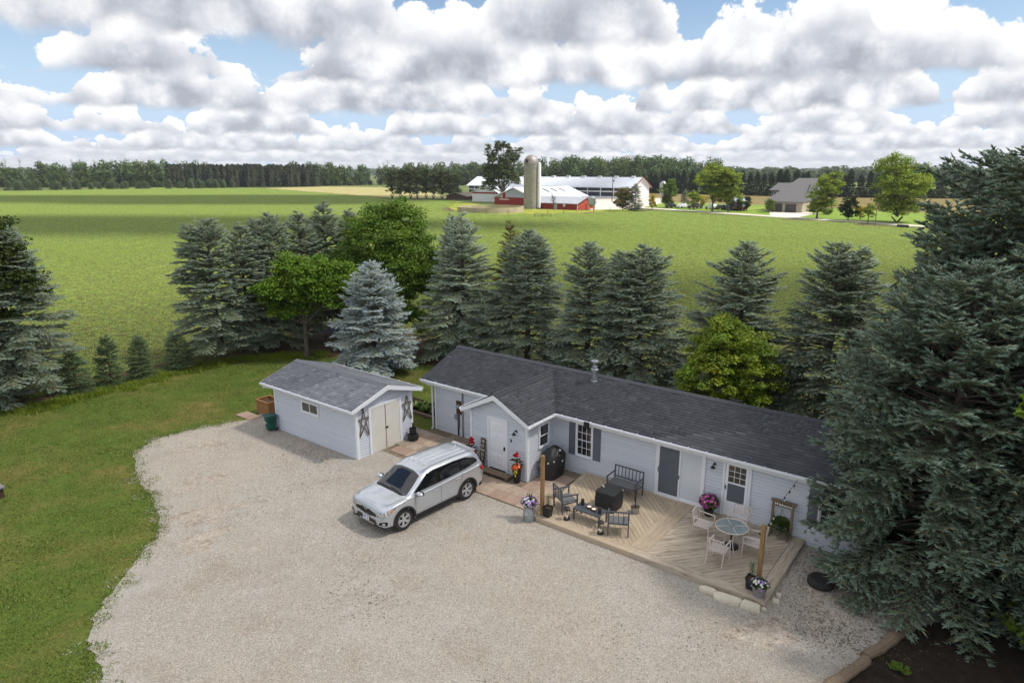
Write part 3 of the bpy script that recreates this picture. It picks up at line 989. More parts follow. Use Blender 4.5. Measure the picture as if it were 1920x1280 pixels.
def gutter(parent, a, b, out, m=None):
    """trough from a to b; out is the outward horizontal unit vector"""
    a, b, o = Vector(a), Vector(b), Vector(out)
    prof = [(0, 0), (0, -.10), (.075, -.10), (.11, -.045), (.11, .005), (.098, .005), (.098, -.04), (.07, -.088), (.012, -.088), (.012, 0)]
    mb = MB()
    n = len(prof)
    vs = [a + o * x + Vector((0, 0, z)) for x, z in prof] + [b + o * x + Vector((0, 0, z)) for x, z in prof]
    fs = [(i, n + i, n + (i + 1) % n, (i + 1) % n) for i in range(n)] + [tuple(range(n)), tuple(range(2 * n - 1, n - 1, -1))]
    mb.add(vs, fs)
    d = (b - a); L = d.length; d.normalize()
    g = mb.build('gutter', m or M_trim, parent)
    hb = MB()
    k = 0.3
    while k < L:
        p = a + d * k
        hb.bar(p + o * .0 + Vector((0, 0, .012)), p + o * .118 + Vector((0, 0, .012)), .03, .014)
        k += .62
    hb.build('gutter_hanger', M_trim, g)
    return g

def downspout(parent, p, base_z, out, wallgap):
    p, o = Vector(p), Vector(out)
    q = p - o * wallgap
    MB().tube([p + Vector((0, 0, -.09)), p + Vector((0, 0, -.16)), q + Vector((0, 0, -.30)), q + Vector((0, 0, -.40)), (q.x, q.y, base_z + .12), (q.x + o.x * .1, q.y + o.y * .1, base_z + .06)], .036, 8).build('downspout', M_trim, parent, smooth=True)

def wall_lamp(parent, x, y, z, rot=0.0):
    o = MB().lathe([(.045, -.012), (.05, 0), (.045, .012)], 14, axis='y').build('wall_lamp', M_black, parent, smooth=True, loc=(x, y - .012, z), rot=(0, 0, rot))
    MB().tube([(0, 0, 0), (0, -.06, .04), (0, -.12, .05), (0, -.15, .02), (0, -.15, -.02)], .011, 8).build('arm', M_black, o, smooth=True)
    MB().lathe([(.025, 0), (.035, -.02), (.075, -.06), (.085, -.085), (.08, -.085), (.03, -.03)], 16, center=(0, -.15, -.005)).build('shade', M_black, o, smooth=True)
    MB().lathe([(.03, -.06), (.04, -.10), (.036, -.15), (.012, -.165)], 12, center=(0, -.15, -.005)).build('jar', mat('clear_jar', S(206, 210, 214), S(190, 196, 200), rough=.1, spec=.8), o, smooth=True)
    return o

def panel_door(parent, name, loc, rot, x0, x1, z0, z1, six=True):
    d = MB().box(x0, x1, -.03, .0, z0, z1).build(name, M_door, parent, loc=loc, rot=(0, 0, rot))
    w = x1 - x0; h = z1 - z0
    if six:
        rows = [(.10, .30), (.37, .72), (.79, .93)]
        for (a, b) in rows:
            for (p, q) in ((.14, .46), (.54, .86)):
                X0, X1, Z0, Z1 = x0 + w * p, x0 + w * q, z0 + h * a, z0 + h * b
                e = .025
                MB().add([(X0, -.031, Z0), (X1, -.031, Z0), (X1, -.031, Z1), (X0, -.031, Z1), (X0 + e, -.043, Z0 + e), (X1 - e, -.043, Z0 + e), (X1 - e, -.043, Z1 - e), (X0 + e, -.043, Z1 - e)],
                         [(0, 1, 5, 4), (1, 2, 6, 5), (2, 3, 7, 6), (3, 0, 4, 7), (4, 5, 6, 7)]).build('door_panel', M_door, d)
    return d

# ---- the house
house = thing('house', 'long low white-sided house with charcoal shingle roof behind the deck', 'house')
FW, BW = 1.8, 6.1            # front and back wall planes
XL, XR = -6.31, 11.0
EZ = 2.36; EY = 1.45; RY = 3.95; RZc = 3.30
SL = (RZc - EZ) / (RY - EY)
op_main = [(4.26 - XL, 6.03 - XL, .1, 2.14), (6.62 - XL, 7.54 - XL, .1, 2.14), (1.04 - XL, 1.68 - XL, .80, 2.03), (9.62 - XL, 10.3 - XL, .80, 2.03), (-2.72 - XL, 0 - XL, -1, 9)]
wall(house, (XL, FW, 0), 0, XR - XL, 2.30, op_main)
wall(house, (XL, BW + .12, 0), -math.pi / 2, BW - FW + .12, 2.30, (), ((BW - FW + .12) / 2, 3.18), boards=False)
wall(house, (XR, FW - .02, 0), math.pi / 2, BW - FW + .14, 2.30, (), ((BW - FW + .14) / 2, 3.18))
wall(house, (XR, BW + .13, 0), math.pi, XR - XL, 2.28, (), boards=False)
# entry bump-out
BX0, BX1 = -2.66, 0.0
wall(house, (BX0, 0, 0), 0, BX1 - BX0, 2.30, [(-1.83 - BX0, -.86 - BX0, .1, 2.22)], ((-1.35 - BX0), 2.98))
wall(house, (BX1, .005, 0), math.pi / 2, FW - .01, 2.30, [(.70, 1.30, 1.12, 2.02)])
wall(house, (BX0, FW - .005, 0), -math.pi / 2, FW - .01, 2.30)
# corner trims
for (x, y) in ((XL, FW), (BX0, 0), (BX1, 0)):
    trim_box(house, 'corner_trim', (x, y, 0), 0, -.045, .045, -.046, .05, 0, 2.30)
trim_box(house, 'corner_trim', (BX1, 0, 0), 0, -.0, .046, -.044, .09, 0.001, 2.299)
trim_box(house, 'corner_trim', (0.02, FW - .02, 0), 0, 0, .03, -.03, .0, 0, 2.30)

# roof
roof = thing('roof', None, None, (0, 0, 0)); roof.parent = house; roof.location = (0, 0, 0); roof.rotation_euler = (0, 0, 0)
bpy.data.objects.remove(roof)
RX0, RX1 = -6.85, 11.45
def slab(mb, a, b, c, d, t=.06):
    """quad a,b,c,d extruded down"""
    dn = Vector((0, 0, -t))
    P = [Vector(p) for p in (a, b, c, d)]
    mb.add(P + [p + dn for p in P], [(0, 1, 2, 3), (7, 6, 5, 4), (0, 4, 5, 1), (1, 5, 6, 2), (2, 6, 7, 3), (3, 7, 4, 0)])
BE = 1.6; BPX = -1.35; BPZ = 3.18; BSL = (BPZ - EZ) / BE; BY0 = -.28
rb = MB()
slab(rb, (RX0, EY, EZ), (RX1, EY, EZ), (RX1, RY, RZc), (RX0, RY, RZc))
slab(rb, (RX0, RY, RZc), (RX1, RY, RZc), (RX1, 2 * RY - EY, EZ), (RX0, 2 * RY - EY, EZ))
yv = lambda z: EY + (z - EZ) / SL
slab(rb, (BPX + BE, BY0, EZ), (BPX + BE, yv(EZ) + .02, EZ), (BPX, yv(BPZ), BPZ), (BPX, BY0, BPZ))
slab(rb, (BPX, BY0, BPZ), (BPX, yv(BPZ), BPZ), (BPX - BE, yv(EZ) + .02, EZ), (BPX - BE, BY0, EZ))
roof = rb.build('roof', M_roofu, house)
lv = math.hypot(RY - EY, RZc - EZ); evm = ((0, (RY - EY) / lv, (RZc - EZ) / lv))
def ok_main(u, v):
    x = RX0 + u; z = EZ + v / lv * (RZc - EZ)
    bz = BPZ - BSL * abs(x - BPX)
    return not (abs(x - BPX) < BE and z < bz - .0)
lb = math.hypot(BE, BPZ - EZ)
evr = (-BE / lb, 0, (BPZ - EZ) / lb); evl = (BE / lb, 0, (BPZ - EZ) / lb)
def ok_bump_r(u, v):
    z = EZ + v / lb * (BPZ - EZ)
    return BY0 + u < yv(z) + .05
yb = 4.2
def ok_bump_l(u, v):
    z = EZ + v / lb * (BPZ - EZ)
    return yb - u < yv(z) + .05
SHM = shingle_set(M_shing)
shingles(roof, house, [((RX0, EY, EZ), (1, 0, 0), evm, RX1 - RX0, lv, ok_main),
                       ((BPX + BE, BY0, EZ), (0, 1, 0), evr, 4.4, lb, ok_bump_r),
                       ((BPX - BE, yb, EZ), (0, -1, 0), evl, yb - BY0, lb, ok_bump_l)], SHM, M_shing, 3)
ridge_caps(roof, (RX0, RY, RZc), (RX1, RY, RZc), SL, M_shing)
ridge_caps(roof, (BPX, BY0, BPZ), (BPX, yv(BPZ) - .1, BPZ), BSL, M_shing)
# valley strip
vb = MB()
for s in (1, -1):
    a = Vector((BPX + s * BE, yv(EZ), EZ + .02)); b = Vector((BPX, yv(BPZ), BPZ + .02))
    vb.bar(a, b, .05, .012)
vb.build('valley_flashing', M_roofu, roof)
# fascia, rake boards, soffits
fb = MB()
fb.box(RX0, BPX - BE, EY + .0, EY + .03, EZ - .20, EZ - .061)
fb.box(BPX + BE, RX1, EY + .001, EY + .03, EZ - .20, EZ - .061)
fb.build('fascia', M_trim, house)
sb = MB(); sb.box(XL - .05, RX1 - .02, EY + .03, FW - .02, EZ - .10, EZ - .085); sb.build('soffit', M_trim, house)
rk = MB()
for s in (1, -1):
    a = Vector((BPX + s * (BE + .02), BY0 - .015, EZ - .02)); b = Vector((BPX, BY0 - .015, BPZ - .01))
    rk.add([a + Vector((0, 0, .0)), b, b + Vector((0, 0, -.19)), a + Vector((0, 0, -.15)), a + Vector((0, .035, 0)), b + Vector((0, .035, 0)), b + Vector((0, .035, -.19)), a + Vector((0, .035, -.15))],
           [(0, 1, 2, 3), (7, 6, 5, 4), (0, 4, 5, 1), (1, 5, 6, 2), (2, 6, 7, 3), (3, 7, 4, 0)])
rk.build('rake_board', M_trim, house)
for x in (RX0 - .02, RX1 + .001):
    rk = MB()
    for s in (0, 1):
        a = Vector((x, EY if s == 0 else 2 * RY - EY, EZ - .01)); b = Vector((x, RY, RZc - .01))
        rk.add([a, b, b + Vector((0, 0, -.17)), a + Vector((0, 0, -.15)), a + Vector((.03, 0, 0)), b + Vector((.03, 0, 0)), b + Vector((.03, 0, -.17)), a + Vector((.03, 0, -.15))],
               [(0, 1, 2, 3), (7, 6, 5, 4), (0, 4, 5, 1), (1, 5, 6, 2), (2, 6, 7, 3), (3, 7, 4, 0)])
    rk.build('rake_board', M_trim, house)
gutter(house, (RX0, EY - .002, EZ - .02), (BPX - BE - .02, EY - .002, EZ - .02), (0, -1, 0))
gutter(house, (BPX + BE + .02, EY - .002, EZ - .02), (RX1, EY - .002, EZ - .02), (0, -1, 0))
gutter(house, (BPX + BE + .002, BY0 + .02, EZ - .02), (BPX + BE + .002, EY + .0, EZ - .02), (1, 0, 0))
gutter(house, (BPX - BE - .002, BY0 + .02, EZ - .02), (BPX - BE - .002, EY + .0, EZ - .02), (-1, 0, 0))
downspout(house, (XL - .10, EY - .06, EZ - .02), 0, (0, -1, 0), .28)
# windows, shutters, doors
window(house, (0, FW - .02, 0), 0, 1.04, 1.68, .80, 2.03, 'hung', M_glass, (3, 2))
window(house, (0, FW - .02, 0), 0, 9.62, 10.3, .80, 2.03, 'hung', M_glass, (3, 2))
window(house, (.02, 0, 0), math.pi / 2, .72, 1.28, 1.15, 2.0, 'hung', M_glass)
for (a, b) in ((.68, .975), (1.745, 2.045), (9.27, 9.555), (10.37, 10.66)):
    s_ = MB().box(a, b, -.03, .0, .74, 2.07).build('shutter', M_shutter, house, loc=(0, FW - .02, 0))
    for (c, d) in ((.80, 1.36), (1.46, 2.01)):
        MB().box(a + .045, b - .045, -.038, -.0305, c, d).build('shutter_panel', M_shutter, s_)
# entry door
f = MB()
for q in ((-1.83, -1.745, .10, 2.22), (-.945, -.86, .10, 2.22), (-1.745, -.945, 2.135, 2.22)): f.box(q[0], q[1], -.05, .0, q[2], q[3])
f.build('door_frame', M_trim, house, loc=(0, -.015, 0))
ed_ = panel_door(house, 'entry_door', (0, -.012, 0), 0, -1.74, -.95, .17, 2.13)
MB().box(-1.74, -.95, -.04, .0, .11, .168).build('threshold', M_black, ed_)
MB().lathe([(.0, -.075), (.03, -.07), (.032, -.05), (.012, -.04), (.012, -.03)], 12, center=(-1.02, 0, 1.06), axis='y').build('door_handle', M_black, ed_, smooth=True)
MB().box(-1.055, -.985, -.036, -.0305, .98, 1.14).build('lock_plate', M_black, ed_)
for k in range(4):
    MB().box(-1.95 + k * .36, -1.95 + k * .36 + .345, -.14, -.045, .02, .11).build('sill_block', M_found, house, bevel=.008)
# sliding patio door
sf = MB()
for q in ((4.26, 4.335, .18, 2.14), (5.955, 6.03, .18, 2.14), (4.335, 5.955, 2.065, 2.14), (4.335, 5.955, .18, .245)): sf.box(q[0], q[1], -.06, .0, q[2], q[3])
sd_ = sf.build('patio_door', M_trim, house, loc=(0, FW - .015, 0))
def leaf(par, a, b, c, d, yo, gm, name):
    l_ = MB(); s = .055
    for q in ((a, a + s, c, d), (b - s, b, c, d), (a + s, b - s, d - s, d), (a + s, b - s, c, c + s)): l_.box(q[0], q[1], yo - .025, yo, q[2], q[3])
    o = l_.build(name, M_trim, par)
    MB().box(a + s, b - s, yo - .014, yo - .004, c + s, d - s).build(name.replace('panel', 'pane'), gm, par)
    return o
leaf(sd_, 4.336, 5.17, .246, 2.064, -.03, M_screen, 'screen_panel')
leaf(sd_, 5.12, 5.954, .246, 2.064, -.003, M_blind, 'glass_panel')
MB().box(4.365, 4.385, -.075, -.056, 1.05, 1.25).build('door_handle', M_black, sd_)
MB().box(5.125, 5.15, -.075, -.056, .98, 1.12).build('door_handle', M_black, sd_)
# storm door
st = MB()
for q in ((6.62, 6.70, .18, 2.14), (7.46, 7.54, .18, 2.14), (6.70, 7.46, 2.07, 2.14)): st.box(q[0], q[1], -.055, .0, q[2], q[3])
st_ = st.build('storm_door', M_trim, house, loc=(0, FW - .015, 0))
l_ = MB()
for q in ((6.71, 6.80, .20, 2.06), (7.36, 7.45, .20, 2.06), (6.80, 7.36, 1.97, 2.06), (6.80, 7.36, 1.34, 1.39), (6.80, 7.36, .20, .72)): l_.box(q[0], q[1], -.045, -.012, q[2], q[3])
l_.build('door_leaf', M_door, st_)
for i in range(3):
    for j in range(3):
        MB().box(6.805 + i * .185 + .006, 6.805 + (i + 1) * .185 - .006, -.03, -.02, 1.395 + j * .191 + .006, 1.395 + (j + 1) * .191 - .006).build('pane', M_glassb, st_)
for i in (1, 2):
    MB().box(6.805 + i * .185 - .008, 6.805 + i * .185 + .008, -.036, -.018, 1.39, 1.97).build('muntin', M_trim, st_)
    MB().box(6.80, 7.36, -.035, -.019, 1.395 + i * .191 - .008, 1.395 + i * .191 + .008).build('muntin', M_trim, st_)
MB().box(6.80, 7.36, -.03, -.02, .72, 1.34).build('screen_pane', M_screen, st_)
MB().bar((6.745, -.075, 1.12), (6.745, -.075, 1.26), .02, .03).build('door_handle', M_black, st_)
wall_lamp(house, -.47, -.02, 1.90)
wall_lamp(house, 6.32, FW - .02, 1.86)
MB().box(-.745, -.685, -.045, -.018, 1.40, 1.54).build('doorbell', M_black, house, bevel=.012)
MB().box(1.58, 1.80, EY - .16, EY - .115, 2.12, 2.36).build('solar_floodlight', M_black, house, bevel=.01)
MB().box(2.36, 2.62, FW - .06, FW - .015, .28, .42).build('wall_vent', M_trim, house, bevel=.008)
# electric meter
bd = MB().box(-5.07, -4.78, FW - .05, FW - .015, 1.02, 1.62).build('meter_board', M_brown, house)
MB().lathe([(.10, 0), (.10, -.05), (.085, -.06), (.08, -.12), (.05, -.14), (0, -.142)], 18, center=(-4.92, FW - .05, 1.38), axis='y').build('meter', M_galv, bd, smooth=True)
MB().box(-5.14, -4.95, FW - .12, FW - .02, .78, .98).build('junction_box', M_grey, house, bevel=.008)
cd = MB()
cd.tube([(-4.98, FW - .05, 1.02), (-4.98, FW - .05, .02)], .022, 8)
cd.tube([(-4.90, FW - .05, 1.04), (-4.90, FW - .05, .5), (-4.94, FW - .06, .3), (-4.94, FW - .05, .02)], .016, 8)
cd.build('conduit', M_black, house, smooth=True)
MB().tube([(-4.70, FW - .06, 2.2), (-4.70, FW - .06, .03)], .034, 10).build('conduit', M_grey, house, smooth=True)
# flue and roof vents
fl = MB().lathe([(.13, -.16), (.13, .0), (.115, .02), (.115, .36), (.155, .38), (.155, .47), (.115, .49), (.10, .50), (.10, .58), (.085, .60), (.085, .72), (.15, .74), (.155, .80), (.09, .84), (0, .85)], 20).build('flue_pipe', M_galv, roof, smooth=True, loc=(.66, 3.55, RZc - .13))
MB().box(-.24, .24, -.24, .24, -.006, .006).build('flashing', M_galv, fl, loc=(0, 0, -.02), rot=(math.atan(SL), 0, 0))
for x in (-1.9, 2.26, 6.05):
    v_ = MB().box(-.2, .2, -.2, .2, 0, .09).build('roof_vent', M_black, roof, bevel=.02, loc=(x, 4.22, RZc - .06), rot=(-math.atan(SL), 0, 0))

# ---- the shed
shed = thing('shed', 'small white-sided garden shed with grey shingle roof beside the gravel', 'shed')
SX0, SX1, SY0, SY1 = -11.95, -6.5, -2.5, .46
SEZ, SPZ, SPY = 2.22, 2.80, -1.02
wall(shed, (SX0, SY0, 0), 0, SX1 - SX0, 2.12, [(-9.93 - SX0, -8.88 - SX0, 1.33, 1.76)], None, ME_BOARD2, M_side2)
wall(shed, (SX1, SY0 + .004, 0), math.pi / 2, SY1 - SY0 - .008, 2.10, [(-1.86 - SY0, -.19 - SY0, -1, 2.02)], (SPY - SY0, 2.66), ME_BOARD2, M_side2)
wall(shed, (SX1, SY1, 0), math.pi, SX1 - SX0, 2.12, (), None, ME_BOARD2, M_side2, boards=False)
wall(shed, (SX0, SY1 - .004, 0), -math.pi / 2, SY1 - SY0 - .008, 2.10, (), (SY1 - SPY, 2.66), ME_BOARD2, M_side2, boards=False)
for (x, y) in ((SX0, SY0), (SX1, SY0), (SX1, SY1)):
    trim_box(shed, 'corner_trim', (x, y, 0), 0, -.045, .045, -.046, .05, 0, 2.13)
trim_box(shed, 'corner_trim', (SX1, SY0, 0), 0, 0, .046, -.044, .09, .001, 2.129)
trim_box(shed, 'corner_trim', (SX1, SY1, 0), 0, 0, .046, -.09, .044, .001, 2.129)
SRX0, SRX1, SE = -12.35, -6.22, 1.86
rb = MB()
slab(rb, (SRX0, SPY - SE, SEZ), (SRX1, SPY - SE, SEZ), (SRX1, SPY, SPZ), (SRX0, SPY, SPZ), .05)
slab(rb, (SRX0, SPY, SPZ), (SRX1, SPY, SPZ), (SRX1, SPY + SE, SEZ), (SRX0, SPY + SE, SEZ), .05)
sroof = rb.build('roof', M_roofu2, shed)
ls = math.hypot(SE, SPZ - SEZ)
SHM2 = shingle_set(M_shing2)
shingles(sroof, shed, [((SRX0, SPY - SE, SEZ), (1, 0, 0), (0, SE / ls, (SPZ - SEZ) / ls), SRX1 - SRX0, ls, lambda u, v: True),
                       ((SRX1, SPY + SE, SEZ), (-1, 0, 0), (0, -SE / ls, (SPZ - SEZ) / ls), SRX1 - SRX0, ls, lambda u, v: True)], SHM2, M_shing2, 9)
ridge_caps(sroof, (SRX0, SPY, SPZ), (SRX1, SPY, SPZ), (SPZ - SEZ) / SE, M_shing2)
for x in (SRX1 + .001, SRX0 - .031):
    rk = MB()
    for s in (1, -1):
        a = Vector((x, SPY + s * (SE + .02), SEZ - .005)); b = Vector((x, SPY, SPZ - .005))
        rk.add([a, b, b + Vector((0, 0, -.19)), a + Vector((0, 0, -.15)), a + Vector((.03, 0, 0)), b + Vector((.03, 0, 0)), b + Vector((.03, 0, -.19)), a + Vector((.03, 0, -.15))],
               [(0, 1, 2, 3), (7, 6, 5, 4), (0, 4, 5, 1), (1, 5, 6, 2), (2, 6, 7, 3), (3, 7, 4, 0)])
    rk.build('rake_board', M_trim, shed)
fb = MB(); fb.box(SRX0, SRX1, SPY - SE, SPY - SE + .03, SEZ - .17, SEZ - .051); fb.box(SRX0, SRX1, SPY + SE - .03, SPY + SE, SEZ - .17, SEZ - .051); fb.build('fascia', M_trim, shed)
sb = MB(); sb.box(SRX0 + .03, SRX1 - .0, SPY - SE + .03, SY0 + .02, SEZ - .12, SEZ - .105); sb.build('soffit', M_trim, shed)
gutter(shed, (SRX0, SPY - SE - .002, SEZ - .02), (SRX1, SPY - SE - .002, SEZ - .02), (0, -1, 0))
gutter(shed, (SRX0, SPY + SE + .002, SEZ - .02), (SRX1, SPY + SE + .002, SEZ - .02), (0, 1, 0))
MB().tube([(SRX0 + .22, SPY - SE - .05, SEZ - .10), (SRX0 + .22, SPY - SE - .05, SEZ - .19), (SRX0 + .34, SY0 - .1, SEZ - .28), (SX0 - .07, SY0 + .02, SEZ - .32), (SX0 - .07, SY0 + .05, .1)], .04, 8).build('downspout', M_trim, shed, smooth=True)
window(shed, (0, SY0 - .02, 0), 0, -9.93, -8.88, 1.33, 1.76, 'slide')
f = MB()
for (a, b, c, d) in ((-1.90, -1.79, 0.02, 2.05), (-.26, -.15, 0.02, 2.05), (-1.79, -.26, 1.94, 2.05)): f.box(a, b, -.05, .0, c, d)
f.build('door_frame', M_trim, shed, loc=(SX1 + .02, 0, 0), rot=(0, 0, math.pi / 2))
M_sdoor = mat('cream_door', S(222, 220, 214), S(214, 211, 204), scale=2.5, rough=.55)
dl = MB().box(-1.785, -1.055, -.032, .0, .03, 1.935).build('shed_door', M_sdoor, shed, loc=(SX1 + .02, 0, 0), rot=(0, 0, math.pi / 2))
dr = MB().box(-1.005, -.265, -.032, .0, .03, 1.935).build('shed_door', M_sdoor, shed, loc=(SX1 + .02, 0, 0), rot=(0, 0, math.pi / 2))
MB().box(-1.052, -1.008, -.026, .0, .03, 1.935).build('door_strip', mat('worn_strip', S(150, 126, 96), S(112, 92, 72), scale=6, rough=.8), shed, loc=(SX1 + .02, 0, 0), rot=(0, 0, math.pi / 2))
lk = MB(); lk.box(-1.07, -.90, -.05, -.033, .93, .965); lk.lathe([(.03, -.06), (.03, -.035)], 10, center=(-.96, 0, .91), axis='y'); lk.build('latch', M_black, dr)
sp = MB().lathe([(.05, 0), (.055, -.05), (.05, -.1), (.03, -.12)], 14, axis='y').build('security_light', M_black, shed, smooth=True, loc=(SX1 + .03, -2.24, 2.08), rot=(0, 0, math.pi / 2))
# ------------------------------------------------------------------ trees
def nrm(a): return a / (np.linalg.norm(a, axis=-1, keepdims=True) + 1e-9)

def fingers(base, d, L, r, tint, tiplight, g):
    """three-sided needle shoots; arrays of n"""
    n = len(base)
    a = nrm(np.cross(d, g.normal(0, 1, (n, 3))))
    b = np.cross(d, a)
    k0 = base + a * r[:, None]
    k1 = base + (-.5 * a + .866 * b) * r[:, None]
    k2 = base + (-.5 * a - .866 * b) * r[:, None]
    tip = base + d * L[:, None]
    V = np.stack([k0, k1, k2, tip], 1).reshape(-1, 3)
    i = np.arange(n)[:, None] * 4
    F = np.concatenate([i + [[0, 1, 3]], i + [[1, 2, 3]], i + [[2, 0, 3]]])
    T = np.repeat(tint[:, None, :], 4, 1)
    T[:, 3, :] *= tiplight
    return V, F, T.reshape(-1, 3)

def tubes_np(segs, n=4):
    """segs: list of (p0, p1, r0, r1) -> mesh arrays"""
    P0 = np.array([s[0] for s in segs]); P1 = np.array([s[1] for s in segs])
    r0 = np.array([s[2] for s in segs])[:, None]; r1 = np.array([s[3] for s in segs])[:, None]
    d = nrm(P1 - P0)
    ref = np.where(np.abs(d[:, 2:3]) > .9, np.array([[1., 0, 0]]), np.array([[0, 0, 1.]]))
    a = nrm(np.cross(d, ref)); b = np.cross(d, a)
    V = []
    for k in range(n):
        an = 2 * math.pi * k / n
        V.append(P0 + (a * math.cos(an) + b * math.sin(an)) * r0)
    for k in range(n):
        an = 2 * math.pi * k / n
        V.append(P1 + (a * math.cos(an) + b * math.sin(an)) * r1)
    V = np.stack(V, 1).reshape(-1, 3)
    i = np.arange(len(segs))[:, None] * 2 * n
    F = np.concatenate([i + [[k, (k + 1) % n, n + (k + 1) % n, n + k]] for k in range(n)])
    return V, F

def spruce_meshes(name, seed, H, Rb, z0, m_leaf, m_bark, spacing=.34, fl=.125, fr=.027, fstep=.058, tstep=.115, droop=.32, pw=.8, leaders=1, gap=.0, sway=0.0, ragged=.28, tipl=1.4, old=.50, nbs=(7, 10), inner=.28, brownness=.05, flat=1.0, belly=.10, lv=(.76, 1.08), point=.45):
    g = np.random.default_rng(seed)
    B0, B1 = [], []          # twigs
    limb = []
    lump_a = g.uniform(0, 6.28, 6); lump_z = g.uniform(z0, H, 6); lump_s = g.uniform(-ragged, ragged * .8, 6)
    def lump(az, z):
        s = 1.0
        for a, zz, k in zip(lump_a, lump_z, lump_s):
            s += k * math.exp(-((z - zz) / (.16 * H)) ** 2) * max(0, math.cos(az - a))
        return s
    tops = [(0.0, 0.0, H, Rb)]
    for k in range(leaders - 1):
        a = g.uniform(0, 6.28)
        tops.append((math.cos(a) * Rb * .34, math.sin(a) * Rb * .34, H * g.uniform(.93, .99), Rb * .45))
    for ti, (tx, ty, th, tr) in enumerate(tops):
        zs = z0 if ti == 0 else th * .62
        z = zs
        while z < th * .985:
            t = (z - zs) / (th - zs)
            nb = int(g.integers(*nbs)) if t < .9 else 5
            a0 = g.uniform(0, 6.28)
            for k in range(nb):
                if g.random() < gap: continue
                az = a0 + 6.283 * k / nb + g.normal(0, .22)
                zz = z + g.uniform(-.5, .5) * spacing
                l = tr * max(.05, (1 - t) ** pw * min(1.0, (1 - t) / .24) ** point) * g.uniform(*lv) * lump(az, zz)
                if ti == 0 and t < belly: l *= .68 + .32 * t / belly
                l = max(l, .14)
                e0 = math.tan(R(-8 + 62 * t ** 1.6 + g.normal(0, 5)))
                e0 = min(e0, (.8 * (th - zz) + .14) / l)      # no bough overtops the leader
                dr = droop * (1 - t) * g.uniform(.6, 1.3)
                ca_, sa_ = math.cos(az), math.sin(az)
                side = np.array([-sa_, ca_, 0])
                bend = g.normal(0, .10)
                S_ = np.linspace(0, 1, 7)
                pts = np.stack([tx + ca_ * l * S_ - sa_ * l * bend * S_ ** 2, ty + sa_ * l * S_ + ca_ * l * bend * S_ ** 2,
                                zz + l * (e0 * S_ - dr * S_ ** 2 + .55 * dr * S_ ** 4)], 1)
                for q in range(6):
                    limb.append((pts[q], pts[q + 1], .006 + .016 * l * (1 - S_[q]) / 1.5, .006 + .016 * l * (1 - S_[q + 1]) / 1.5))
                n_t = max(2, int(l * (1 - inner) / tstep))
                for s in inner + (1 - inner) * (np.arange(n_t) + g.uniform(.2, .8, n_t)) / n_t:
                    i = min(int(s * 6), 5); f = s * 6 - i
                    p = pts[i] * (1 - f) + pts[i + 1] * f
                    d = nrm(pts[i + 1] - pts[i])
                    for sg in (-1, 1):
                        tl = min(.62, .42 * l * (1 - s) ** .6 + .19) * g.uniform(.6, 1.15)
                        dd = nrm(d * g.uniform(.55, .95) + side * sg * g.uniform(.6, 1.0) + np.array([0, 0, g.uniform(-.24, .12) + (1 - flat) * g.normal(0, .6)]))
                        B0.append(p); B1.append(p + dd * tl)
                B0.append(pts[5]); B1.append(pts[6] + nrm(pts[6] - pts[5]) * .08)
            z += spacing * (1 - .25 * t)
        # leader
        B0.append(np.array([tx, ty, th * .95])); B1.append(np.array([tx + g.normal(0, .02), ty, th + .10]))
    B0 = np.array(B0); B1 = np.array(B1)
    ln = np.linalg.norm(B1 - B0, axis=1)
    cnt = np.maximum(2, (ln / fstep).astype(int)) * 2 + 1
    idx = np.repeat(np.arange(len(B0)), cnt)
    n = len(idx)
    u = g.random(n); last = np.r_[np.where(np.diff(idx))[0], n - 1]
    u[last] = 1.0
    d = nrm(B1 - B0)[idx]
    base = B0[idx] + (B1 - B0)[idx] * u[:, None]
    sd = nrm(np.cross(d, np.array([0, 0, 1.0])))
    sgn = np.where(g.random(n) < .5, -1, 1)[:, None]
    up = np.cross(sd, d)
    fd = nrm(d * g.uniform(.5, 1.0, (n, 1)) + sd * sgn * g.uniform(.35, .95, (n, 1)) + up * g.uniform(-.10, .55, (n, 1)))
    fd[last] = d[last]
    Lf = fl * g.uniform(.65, 1.25, n)
    rf = fr * g.uniform(.8, 1.25, n)
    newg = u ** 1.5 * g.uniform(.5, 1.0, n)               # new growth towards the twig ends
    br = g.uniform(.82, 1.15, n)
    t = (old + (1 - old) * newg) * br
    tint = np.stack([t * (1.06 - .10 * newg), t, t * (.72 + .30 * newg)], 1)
    if brownness:
        q = g.random(n) < brownness
        tint[q] *= np.array([1.5, 1.0, .62])
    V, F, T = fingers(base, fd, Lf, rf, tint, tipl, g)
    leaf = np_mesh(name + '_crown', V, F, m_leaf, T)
    LV, LF = tubes_np(limb)
    lm = np_mesh(name + '_limbs', LV, LF, m_bark)
    tk = MB()
    zz = [0, .25, .6, 1.2, z0 + .4, H * .35, H * .6, H * .85, H]
    zz = sorted(set(zz))
    r0 = .022 * H
    tk.tube([(sway * math.sin(q * .9) , sway * .6 * math.cos(q * 1.3) - sway * .6, q) for q in zz], [r0 * (1 - q / H) + .012 + (.04 * r0 / .2 if q < .1 else 0) for q in zz], 10)
    trunk = tk.mesh(name + '_trunk', m_bark, smooth=True)
    return leaf, lm, trunk

def place_tree(name, meshes, label, cat, x, y, rot=0.0, sxy=1.0, sz=1.0, group=None, lot=True, names=('crown', 'limbs', 'trunk')):
    t = thing(name, label, cat, (x, y, 0), rot, group, lot)
    for me, nm in zip(meshes, names):
        if me is None: continue
        o = link(nm, me, t)
        if nm == 'limbs': o['kind'] = 'stuff'
    t.scale = (sxy, sxy, sz)
    return t

